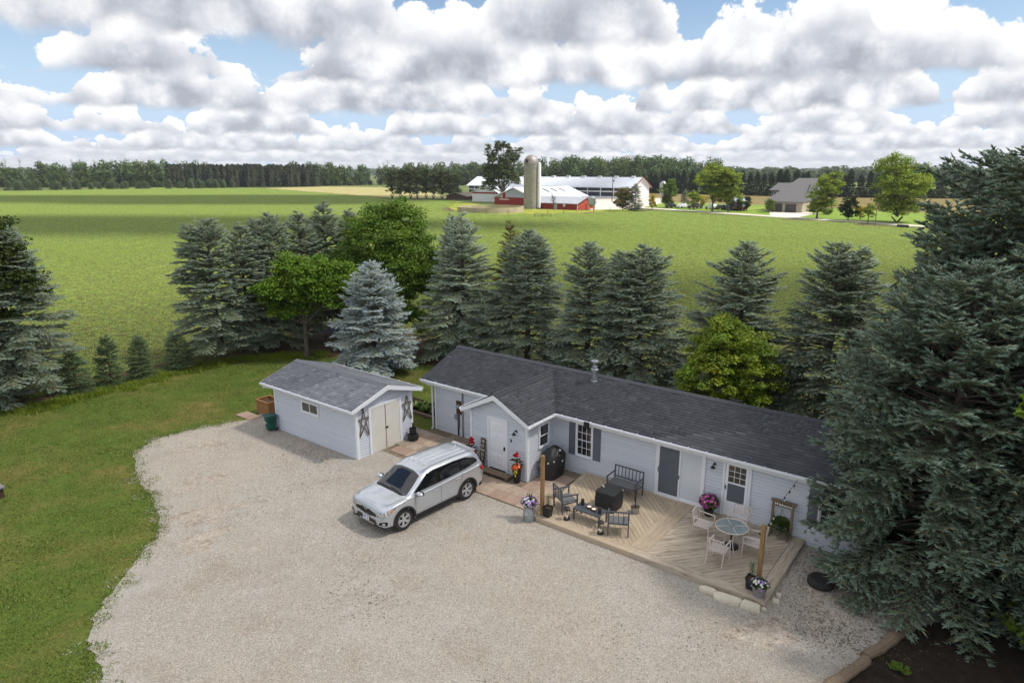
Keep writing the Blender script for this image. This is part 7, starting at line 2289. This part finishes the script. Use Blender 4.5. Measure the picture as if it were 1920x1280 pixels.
MB().tube([(0, 0, 0), (0, 0, 5.2)], [.10, .07], 8).build('pole', M_wgrey, up, smooth=True)
MB().bar((-.3, 0, 4.7), (.3, 0, 4.7), .06).build('crossarm', M_wgrey, up)
up2 = thing('utility_pole', 'dark utility pole with transformer before the long dairy barn', 'pole', (38.5, 262, 0), 0, lot=False)
MB().tube([(0, 0, 0), (0, 0, 9.6)], [.16, .11], 8).build('pole', M_brown, up2, smooth=True)
MB().lathe([(.3, 7.4), (.3, 8.4)], 12, center=(.45, 0, 0)).build('transformer', M_grey, up2, smooth=True)
cl = thing('culvert_pipe', 'short black culvert pipe end at the far road edge', 'pipe', (79.7, 137.6, 0), R(40), lot=False)
MB().lathe([(.42, -1.0), (.42, 1.0), (.36, 1.0), (.36, -1.0)], 18, center=(0, 0, .32), axis='y', caps=False).build('pipe', M_black, cl, smooth=True)

# far house
fh = thing('far_house', 'grey two-storey house with stone garage and grey roof across the field', 'house', (73.4, 196.4, 0), RZ, lot=False)
MB().box(0, 10, 0, 9, 0, 3.1).build('garage_wall', M_stonev, fh)
MB().box(-1.6, 10, 9, 17, 0, 6.0).build('upper_wall', M_greyw, fh)
MB().add([(10, 0, 3.1), (10, 9, 6.0), (10, 9, 9.0), (10.02, 0, 3.1)], [(0, 1, 2)]).build('gable_infill', M_greyw, fh)
for (a, b) in ((1.6, 4.6), (5.4, 8.4)):
    d_ = MB().box(a, b, -.08, -.01, .05, 2.35).build('garage_door', M_gdoor, fh)
    for k in range(4): MB().box(a + .05, b - .05, -.10, -.082, .12 + k * .56, .12 + k * .56 + .5).build('door_panel', M_gdoor, d_)
def roofq(par, P):
    mb = MB(); slab(mb, *P, .2); return mb.build('roof', M_groof, par)
roofq(fh, ((-.5, -.6, 2.95), (10.6, -.6, 2.95), (10.6, 12.2, 9.4), (5.0, 12.2, 9.4)))
roofq(fh, ((5.0, 12.2, 9.4), (10.6, 12.2, 9.4), (10.6, 17.6, 6.2), (5.0, 17.6, 6.2)))
roofq(fh, ((-2.2, 8.4, 5.9), (5.6, 8.4, 5.9), (5.4, 12.6, 8.0), (-.8, 12.6, 8.0)))
roofq(fh, ((-.8, 12.6, 8.0), (5.4, 12.6, 8.0), (5.6, 17.6, 5.9), (-2.2, 17.6, 5.9)))
MB().add([(10.3, -.2, 3.1), (10.3, 17, 3.1), (10.3, 17, 6.1), (10.3, 12.2, 9.1)], [(0, 1, 2, 3)]).build('gable_wall', M_greyw, fh)
w_ = MB().box(-.9, .3, 8.85, 8.99, 3.9, 5.3).build('window', M_trim, fh); MB().box(-.8, .2, 8.82, 8.849, 4.0, 5.2).build('pane', M_glass, w_)
w_ = MB().box(10.31, 10.38, 4.5, 5.7, 3.6, 4.9).build('window', M_trim, fh); MB().box(10.381, 10.4, 4.6, 5.6, 3.7, 4.8).build('pane', M_glass, w_)
w_ = MB().box(10.31, 10.38, 11.5, 12.9, 6.2, 7.6).build('window', M_trim, fh); MB().box(10.381, 10.4, 11.6, 12.8, 6.3, 7.5).build('pane', M_glass, w_)
MB().box(10.3, 13.4, 9, 14.4, 0, 2.9).build('side_porch', M_greyw, fh)
roofq(fh, ((10.3, 8.6, 3.6), (13.9, 8.6, 2.8), (13.9, 14.8, 2.8), (10.3, 14.8, 3.6)))
pv = thing('garden_pavilion', 'small blue-roofed outbuilding left of the grey house', 'shed', (64.5, 205, 0), RZ, lot=False)
MB().box(0, 5, 0, 4, 0, 2.6).build('wall', M_greyw, pv)
mb = MB(); slab(mb, (-.4, -.4, 2.6), (5.4, -.4, 2.6), (5.4, 4.4, 3.5), (-.4, 4.4, 3.5), .15); mb.build('roof', mat('blue_steel_roof', S(150, 166, 190), S(132, 148, 174), scale=1, rough=.5), pv)
MB().box(1.2, 2.2, -.06, -.01, 0, 2.0).build('door', M_trim, pv)

# far vehicles
def small_car(x, y, rot, m, lb, kind='car'):
    t = thing('parked_' + kind, lb, kind, (x, y, .02), rot, 'vehicles at the farm drive', lot=False)
    pr_ = [(-2.2, .4), (-2.25, .8), (-2.1, 1.0), (-1.5, 1.08), (-1.1, 1.5), (.3, 1.55), (.9, 1.12), (1.9, .98), (2.2, .78), (2.2, .4)] if kind == 'car' else [(-2.7, .5), (-2.7, 1.1), (-.9, 1.1), (-.8, 1.75), (.6, 1.75), (1.1, 1.2), (2.5, 1.1), (2.7, .85), (2.7, .5)]
    n = len(pr_)
    vs = [(a, s * (.86 if b < 1.2 else .70), b) for s in (-1, 1) for a, b in pr_]
    MB().add(vs, [tuple(range(n)), tuple(range(2 * n - 1, n - 1, -1))] + [(i, n + i, n + (i + 1) % n, (i + 1) % n) for i in range(n)]).build('body', m, t)
    for s in (-1, 1):
        wz = (1.12, 1.45) if kind == 'car' else (1.25, 1.62)
        xs_ = (-1.0, .35) if kind == 'car' else (-.65, .55)
        MB().add([(xs_[0], s * .84, wz[0]), (xs_[1] + .4, s * .84, wz[0]), (xs_[1], s * .735, wz[1]), (xs_[0] + .1, s * .735, wz[1])], [(0, 1, 2, 3)]).build('side_window', M_gloss, t)
        for wx in ((-1.35, 1.35) if kind == 'car' else (-1.7, 1.75)):
            MB().lathe([(.22, -.1), (.36, -.1), (.36, .1), (.22, .1), (0, .06)], 16, center=(wx, s * .78, .36), axis='y').build('wheel', M_rubber, t, smooth=True)
M_pblk = mat('black_paint', S(34, 36, 42), S(28, 30, 36), rough=.2, coat=.8); M_pwht = mat('white_paint', S(236, 238, 240), S(226, 228, 232), rough=.25, coat=.6)
small_car(50.8, 216.6, R(40), M_pblk, 'black car at the left end of the farm drive')
small_car(54.2, 215.2, R(30), M_pwht, 'white car between the two dark vehicles at the farm drive')
small_car(57.2, 212.0, R(35), M_pblk, 'black pickup truck at the right end of the farm drive', 'truck')
cols_ = [M_pwht, M_pblk, mat('blue_paint', S(70, 96, 150), rough=.3, coat=.5), mat('red_paint', S(160, 50, 46), rough=.3, coat=.5)]
for k in range(4):
    small_car(61.5 + k * 1.9, 209.2 - k * 2.6, R(120), cols_[k], ['white', 'black', 'blue', 'red'][k] + ' vehicle half hidden by hedges left of the grey house')

# far trees
M_fol = {k: mat('far_leaf_' + k, a, b, scale=.25, rough=.6, tint='tint', trans=.25, spec=.25) for k, a, b in (
    ('willow', S(128, 136, 94), S(110, 120, 80)), ('poplar', S(104, 116, 76), S(88, 100, 62)), ('bright', S(150, 166, 62), S(130, 150, 52)), ('mid', S(116, 138, 58), S(98, 122, 48)),
    ('dark', S(62, 84, 42), S(52, 72, 36)), ('yellow', S(196, 180, 44), S(170, 158, 38)), ('brown', S(132, 122, 74), S(112, 108, 62)), ('wood', S(88, 108, 60), S(72, 94, 50)))}
def far_tree(name, lb, x, y, H, W, kind, seed, ncl=150, nlf=40, leaf=.42, lobes=None, group=None, stems=1, th=.25, lean=(0, 0), crad=None, airy=.55):
    g_ = np.random.default_rng(seed)
    if lobes is None:
        lobes = []
        for k in range(8):
            t_ = g_.random(); a = g_.uniform(0, 6.28)
            zc = H * (th + .02 + (.86 - th - .02) * (k + t_) / 8)
            env = math.sin(math.pi * min(.97, max(.18, (zc / H + .12) / 1.16))) ** .55
            r_ = W * .5 * env
            d_ = r_ * g_.uniform(.2, .55)
            rr_ = max(W * .17, r_ * .55)
            lobes.append((math.cos(a) * d_ + lean[0] * zc / H, math.sin(a) * d_ + lean[1] * zc / H, min(zc, H - rr_ * .85), rr_, rr_, rr_ * .9))
        if th < .15: lobes.append((0, 0, H * .20, W * .27, W * .27, H * .17))
        lobes.append((lean[0] * .5, lean[1] * .5, H * .56, W * .38, W * .38, H * .28))
    me = leafy_meshes(name, seed, lobes, ncl, nlf, leaf, M_fol[kind], M_bark2, H * th, max(.12, H * .022), crad=crad or W * .11, stems=stems, spread=W * .08, shell=airy)
    return place_tree(name, me, lb, 'tree' if 'shrub' not in name else 'shrub', x, y, 0, 1, 1, group, lot=False), me
far_tree('poplar_tree', 'very tall airy poplar left of the silo', -3.4, 252, 23.5, 13.5, 'poplar', 301, 780, 44, .36, stems=4, th=.16, crad=.9,
         lobes=[(-5, 0, 6, 2.6, 2.6, 4), (-3.6, 0, 14, 2.0, 2, 5), (-1.8, 1, 18, 1.3, 1.3, 4.6), (.4, 0, 19, 1.2, 1.2, 4.2), (2.4, 0, 17.5, 1.2, 1.2, 4.8), (4.6, 0, 15.5, 1.4, 1.4, 4.5), (6.4, 0, 18.4, .9, .9, 1.8), (0, 0, 10, 5.0, 4, 5.5), (1.5, 0, 13.5, 3.2, 3, 4.5), (-2.5, 0, 8, 4, 3.6, 5), (-5.4, 0, 10.4, 1.8, 1.8, 4), (3.6, 0, 8, 2.8, 2.8, 4), (-5.2, 0, 17.6, .9, .9, 3.6)])
wx = [(-52.5, 299, 15.4, 9), (-48, 294, 14.2, 7.5), (-44, 296, 14.6, 7), (-40.5, 292, 14.2, 7), (-37, 294, 14.5, 7), (-33.5, 291, 13.8, 7), (-30, 292, 13.6, 7.5), (-26.5, 289, 13.2, 7), (-22.8, 286, 12.6, 7)]
wl = ['biggest grey-green willow at the left end of the willow row'] + [f'grey-green willow {o} from the left in the row before the woods' for o in ('second', 'third', 'fourth', 'fifth', 'sixth', 'seventh', 'eighth')] + ['grey-green willow at the right end of the row by the old shed']
for k, (x, y, H_, W_) in enumerate(wx):
    far_tree('willow_tree', wl[k], x, y, H_, W_, 'willow', 310 + k, 110, 36, .46, group='willow row left of the farm', stems=2, th=.12, crad=1.05)
far_tree('maple_tree', 'left one of the paired bright trees by the farm drive', 58.0, 196.5, 14.6, 11.5, 'bright', 330, 320, 44, .36, stems=1, th=.17, crad=1.05)
far_tree('maple_tree', 'right one of the paired bright trees by the farm drive', 62.0, 194.5, 12.8, 9.0, 'bright', 331, 240, 44, .36, stems=1, th=.17, crad=.95)
far_tree('ash_tree', 'rounded green tree behind the parked farm vehicles', 50.2, 219, 9.6, 7.0, 'mid', 332, 150, 44, .32, th=.08, crad=.85)
far_tree('maple_tree', 'leaning bright tree right of the grey house', 75.0, 166.5, 12.6, 8.0, 'bright', 333, 240, 40, .32, th=.12, lean=(3.2, 0), crad=.85)
far_tree('willow_tree', 'largest spreading yellow-green willow right of the grey house', 88.0, 154.5, 15.8, 15.5, 'bright', 334, 520, 46, .34, stems=3, th=.08, crad=1.25)
far_tree('round_shrub', 'dark round bush beside the road right of the leaning tree', 80.0, 161, 5.8, 5.2, 'dark', 335, 120, 44, .26, th=.08, crad=.6)
far_tree('yellow_shrub', 'yellow conical shrub at the farm entrance', 42.4, 205.5, 4.9, 3.2, 'yellow', 336, 100, 44, .2, lobes=[(0, 0, 1.3, 1.35, 1.35, 1.3), (0, 0, 2.5, 1.15, 1.15, 1.3), (0, 0, 3.7, .75, .75, 1.1)], th=.1, crad=.34)
far_tree('brown_shrub', 'big brownish-green bush left of the dark conifer by the yard', 32.6, 199.5, 7.4, 7.2, 'brown', 337, 150, 44, .28, th=.1, crad=.75)
far_tree('yellow_shrub', 'bright yellow bush behind the dark round bush', 84.6, 164.5, 3.4, 3.0, 'yellow', 338, 50, 40, .2, th=.1, crad=.4)
far_tree('young_tree', 'thin young green tree left of the utility pole', 79.0, 150, 4.8, 3.2, 'bright', 339, 70, 40, .2, th=.3, crad=.42)
far_tree('green_shrub', 'green tree in front of the hedge left of the paired trees', 54.9, 205, 6.4, 4.6, 'bright', 340, 90, 40, .26, th=.2, crad=.6)
far_tree('yellow_shrub', 'small yellow bush tucked left of the paired trees', 60.4, 216, 4.6, 3.4, 'yellow', 341, 50, 40, .2, th=.1, crad=.4)
hl_ = ['dark hedge bush just right of the paired trees', 'second dark hedge bush right of the paired trees', 'third dark hedge bush before the blue-roofed shed', 'green hedge bush by the corner of the grey house', 'green bush right of the garage', 'low bush in the flower bed right of the grey house']
for k, (x, y, H_, W_) in enumerate(((64.5, 200.5, 4.4, 2.2), (66.6, 198.8, 4.8, 2.4), (69.0, 199.5, 5.0, 3.0), (73.0, 192.5, 4.6, 3.4), (82.8, 186, 3.2, 3.4), (85.0, 183, 1.6, 3.4))):
    far_tree('hedge_shrub', hl_[k], x, y, H_, W_, 'dark' if k < 3 else 'mid', 350 + k, 60, 40, .22, th=.08, crad=.45, group='shrubs round the grey house')
place_tree('conifer_tree', SPC, 'dark conifer standing right of the brownish bush by the yard', 'conifer', 36.0, 199.0, 0, 1.15, .98, lot=False)
place_tree('conifer_tree', SPA, 'small blue conifer behind the farm vehicles', 'conifer', 56.2, 222, 0, .8, .68, lot=False)
bt, _ = far_tree('bare_tree', 'thin leafless tree in front of the low red barn', 12.6, 205.5, 6.2, 4.0, 'brown', 360, 6, 8, .1, th=.3, crad=.3)

# windbreak of dark spruces behind the brown field
hp = [(76, 374), (98, 352), (122, 330), (146, 311), (170, 303), (192, 297), (222, 290), (250, 282)]
hr = random.Random(12)
LB = 'dark spruce in the long windbreak row behind the brown field'
M_sp_far = mat('spruce_far', S(64, 82, 66), S(52, 70, 56), scale=.3, rough=.7, tint='tint', spec=.2)
SPF = [spruce_meshes('far_spruce_%d' % k, 400 + k, 11.5, 2.7, .2, M_sp_far, M_bark, spacing=.45, fl=.40, fr=.09, fstep=.2, tstep=.32, droop=.3, pw=.5, nbs=(8, 11)) for k in range(2)]
for i in range(len(hp) - 1):
    a, b = Vector(hp[i]), Vector(hp[i + 1])
    n = int((b - a).length / 3.3)
    for k in range(n):
        p = a.lerp(b, (k + hr.uniform(-.2, .2)) / n)
        s = hr.uniform(.82, 1.08)
        place_tree('windbreak_spruce', SPF[k % 2], LB, 'spruce', p.x, p.y + hr.uniform(-1, 1), hr.uniform(0, 6), s * 1.1, s, 'windbreak spruces behind the brown field', lot=False)
# young conifers below the left wood
lr = random.Random(5)
for k in range(46):
    t_ = k / 45
    if .62 < t_ < .70: continue
    x, y = -318 + t_ * 118 + lr.uniform(-2, 2), 428 + t_ * 58 + lr.uniform(-6, 6)
    s = lr.uniform(1.7, 2.8)
    place_tree('young_conifer', SPS, 'small young conifer in the clumps below the left-hand wood', 'conifer', x, y, lr.uniform(0, 6), s * 1.25, s, 'young conifers below the left wood', lot=False)

# woods that read as one mass
def blob_tree(seed, H, W, nleaf, leaf, conic=False, tr=True):
    g_ = np.random.default_rng(seed)
    if conic:
        z = H * (.02 + .98 * g_.random(nleaf) ** 1.15)
        r_ = W * .5 * np.clip(1 - (z / H - .02) / 1.02, 0, 1) ** .45 * g_.uniform(.55, 1.05, nleaf)
        a = g_.uniform(0, 6.28, nleaf)
        p = np.stack([np.cos(a) * r_, np.sin(a) * r_, z], 1)
        c_ = np.zeros((nleaf, 3)); c_[:, 2] = z
    else:
        nl = 9
        lc = np.stack([g_.uniform(-.3, .3, nl) * W, g_.uniform(-.3, .3, nl) * W, np.linspace(.10, .84, nl) * H], 1)
        k = g_.integers(0, nl, nleaf)
        c_ = lc[k]
        p = c_ + nrm(g_.normal(0, 1, (nleaf, 3))) * (g_.uniform(.5, 1.0, nleaf) * W * .27)[:, None]
        p[:, 2] = np.minimum(p[:, 2], H)
    n_ = nrm((p - c_) + g_.normal(0, .35 * W * .3, (nleaf, 3)) + [0, 0, .2 * W])
    a = nrm(np.cross(n_, g_.normal(0, 1, (nleaf, 3)))); b = np.cross(n_, a)
    s = leaf * g_.uniform(.6, 1.4, nleaf)[:, None]
    V = np.stack([p - a * s, p - b * s * .7, p + a * s, p + b * s * .7], 1).reshape(-1, 3)
    i = np.arange(nleaf)[:, None] * 4
    F = np.concatenate([i + [[0, 1, 2]], i + [[0, 2, 3]]])
    t = g_.uniform(.75, 1.25, nleaf) * g_.uniform(.9, 1.1)
    h = g_.uniform(-.1, .12)
    T = np.repeat(np.stack([t * (1 + h), t, t * (1 - h)], 1), 4, 0)
    if tr:
        TV, TF = tubes_np([((0, 0, 0), (0, 0, H * .8), H * .016, H * .006)], 4)
        TF = np.concatenate([TF[:, [0, 1, 2]], TF[:, [0, 2, 3]]])
        F = np.concatenate([F, TF + len(V)]); V = np.concatenate([V, TV]); T = np.concatenate([T, np.tile([[1.6, 1.35, 1.5]], (len(TV), 1))])
    return V, F, T
def snag(seed, H):
    g_ = np.random.default_rng(seed)
    sg = [((0, 0, 0), (0, 0, H), .22, .03)]
    for k in range(16):
        z = g_.uniform(.35, .95) * H; a = g_.uniform(0, 6.28); l = g_.uniform(.08, .16) * H
        sg.append(((0, 0, z), (math.cos(a) * l * .6, math.sin(a) * l * .6, z + l), .08, .02))
    V, F = tubes_np([tuple(np.array(q) if isinstance(q, tuple) else q for q in s_) for s_ in sg], 3)
    F = np.concatenate([F[:, [0, 1, 2]], F[:, [0, 2, 3]]])
    return V, F, np.tile([[2.6, 2.1, 3.2]], (len(V), 1))
def wood(name, lb, front, depth, step, patches, m, seed, hs=(.8, 1.15)):
    g_ = np.random.default_rng(seed)
    P_, Sc = [], []
    for i in range(len(front) - 1):
        a, b = np.array(front[i]), np.array(front[i + 1])
        L_ = np.linalg.norm(b - a); d = (b - a) / L_; n_ = np.array([-d[1], d[0]])
        if n_[1] < 0: n_ = -n_
        dd = 0
        while dd < depth:
            for s in np.arange(0, L_, step):
                P_.append(a + d * (s + g_.uniform(-.45, .45) * step) + n_ * (dd + g_.uniform(-.4, .4) * step)); Sc.append(g_.uniform(*hs))
            dd += step * (1.0 if dd < 25 else 1.7)
    P_ = np.array(P_)
    scatter(name, patches, P_, g_.uniform(0, 6.28, len(P_)), np.array(Sc), lb, 'wood', m)
DEC = [blob_tree(s, 17, 10, 620, .62) for s in (501, 502, 503)]
DECS = DEC + [blob_tree(504, 12, 9, 520, .62), snag(505, 17)]
PINEP = [blob_tree(s, 16.5, 5.0, 520, .55, True) for s in (511, 512)]
wood('left_wood', 'mixed green wood along the horizon at the far left', [(-520, 430), (-376, 502), (-300, 512), (-246, 520)], 60, 8.0, DECS, M_fol['wood'], 1, (.62, 1.3))
wood('pine_plantation', 'dense dark pine plantation beyond the left of the field', [(-250, 502), (-200, 520), (-150, 542)], 60, 4.6, PINEP, mat('plantation_needles', S(64, 72, 52), S(52, 60, 44), scale=.2, rough=.7, tint='tint', spec=.2), 2, (.9, 1.06))
wood('middle_wood', 'wood with pale bare trunks behind the tan meadow and willows', [(-160, 560), (-120, 610), (-40, 600), (40, 600)], 60, 8.0, DECS, M_fol['wood'], 3, (.7, 1.3))
wood('barn_wood', 'rounded green wood rising behind the long dairy barn', [(20, 560), (70, 520), (112, 470), (118, 500)], 70, 8.5, [blob_tree(s, 19, 12, 700, .66) for s in (521, 522, 523)], M_fol['wood'], 4, (.75, 1.28))
wood('far_wood', 'hazy band of distant woods along the right horizon', [(120, 760), (360, 760), (700, 700)], 160, 17, [blob_tree(s, 15, 17, 420, 1.1, tr=False) for s in (531, 532)], M_fol['wood'], 5, (.7, 1.2))
wood('ridge_wood', 'blue wooded ridge on the horizon', [(-2600, 2300), (-900, 2700), (700, 2700), (2700, 2200)], 420, 46, [blob_tree(s, 20, 52, 260, 4.0, tr=False) for s in (541, 542)], M_fol['wood'], 6, (.8, 1.25))

# unseen cloud shells added above the frame to shade the field and the yard
def shade_cloud_mat(name, see):
    m = bpy.data.materials.new(name); m.use_nodes = True
    nt = m.node_tree; nt.nodes.clear(); L = nt.links.new
    o = _node(nt, 'ShaderNodeOutputMaterial'); d = _node(nt, 'ShaderNodeBsdfDiffuse'); t = _node(nt, 'ShaderNodeBsdfTransparent'); x = _node(nt, 'ShaderNodeMixShader')
    d.inputs['Color'].default_value = (.95, .95, .96, 1)
    x.inputs[0].default_value = 1 - see
    L(t.outputs[0], x.inputs[1]); L(d.outputs[0], x.inputs[2]); L(x.outputs[0], o.inputs[0])
    return m
def shade_cloud(cx, cy, rx, ry, see, seed, h=230.0):
    g_ = np.random.default_rng(seed)
    c = Vector((cx, cy, 0)) + SUNV * (h / SUNV.z)
    nu, nv = 40, 14
    ph = g_.uniform(0, 6.28, 8)
    V, F = [], []
    for j in range(nv + 1):
        t = math.pi * j / nv
        for i in range(nu):
            a = 6.28318 * i / nu
            b = 1 + .10 * math.sin(3 * a + ph[0]) + .08 * math.sin(5 * a + ph[1]) + .06 * math.sin(9 * a + ph[2]) + .05 * math.sin(6 * t + 4 * a + ph[3])
            zz = math.cos(t)
            zz = zz * 42 if zz > 0 else zz * 9
            V.append((rx * math.sin(t) * math.cos(a) * b, ry * math.sin(t) * math.sin(a) * b, zz * (1 + .35 * math.sin(4 * a + ph[4]) * math.sin(t) + .3 * math.sin(7 * a + 3 * t + ph[5]) * math.sin(t))))
    for j in range(nv):
        for i in range(nu):
            F.append([j * nu + i, (j + 1) * nu + i, (j + 1) * nu + (i + 1) % nu, j * nu + (i + 1) % nu])
    o = link('shade_cloud', np_mesh('shade_cloud', np.array(V), np.array(F), shade_cloud_mat('shade_cloud_shell', see), smooth=True), None, c)
    o['kind'] = 'structure'
    return o
shade_cloud(2, 20, 74, 34, .64, 1)
shade_cloud(-100, 146, 105, 30, .28, 2)
shade_cloud(-115, 290, 140, 50, .28, 3)
shade_cloud(46, 62, 62, 16, .50, 4)
# ------------------------------------------------------------------ summer haze
hz = MB().box(-3700, 3700, -350, 3900, -1.0, 36.0).build('haze')
hz['kind'] = 'stuff'
hm = bpy.data.materials.new('haze')
hm.use_nodes = True
hm.node_tree.nodes.clear()
_o = _node(hm.node_tree, 'ShaderNodeOutputMaterial'); _v = _node(hm.node_tree, 'ShaderNodeVolumePrincipled')
_v.inputs['Color'].default_value = (.80, .86, .95, 1)
_v.inputs['Density'].default_value = 0.00013
_v.inputs['Anisotropy'].default_value = 0.2
hm.node_tree.links.new(_v.outputs[0], _o.inputs['Volume'])
hz.data.materials.append(hm)
sc.cycles.volume_bounces = 0
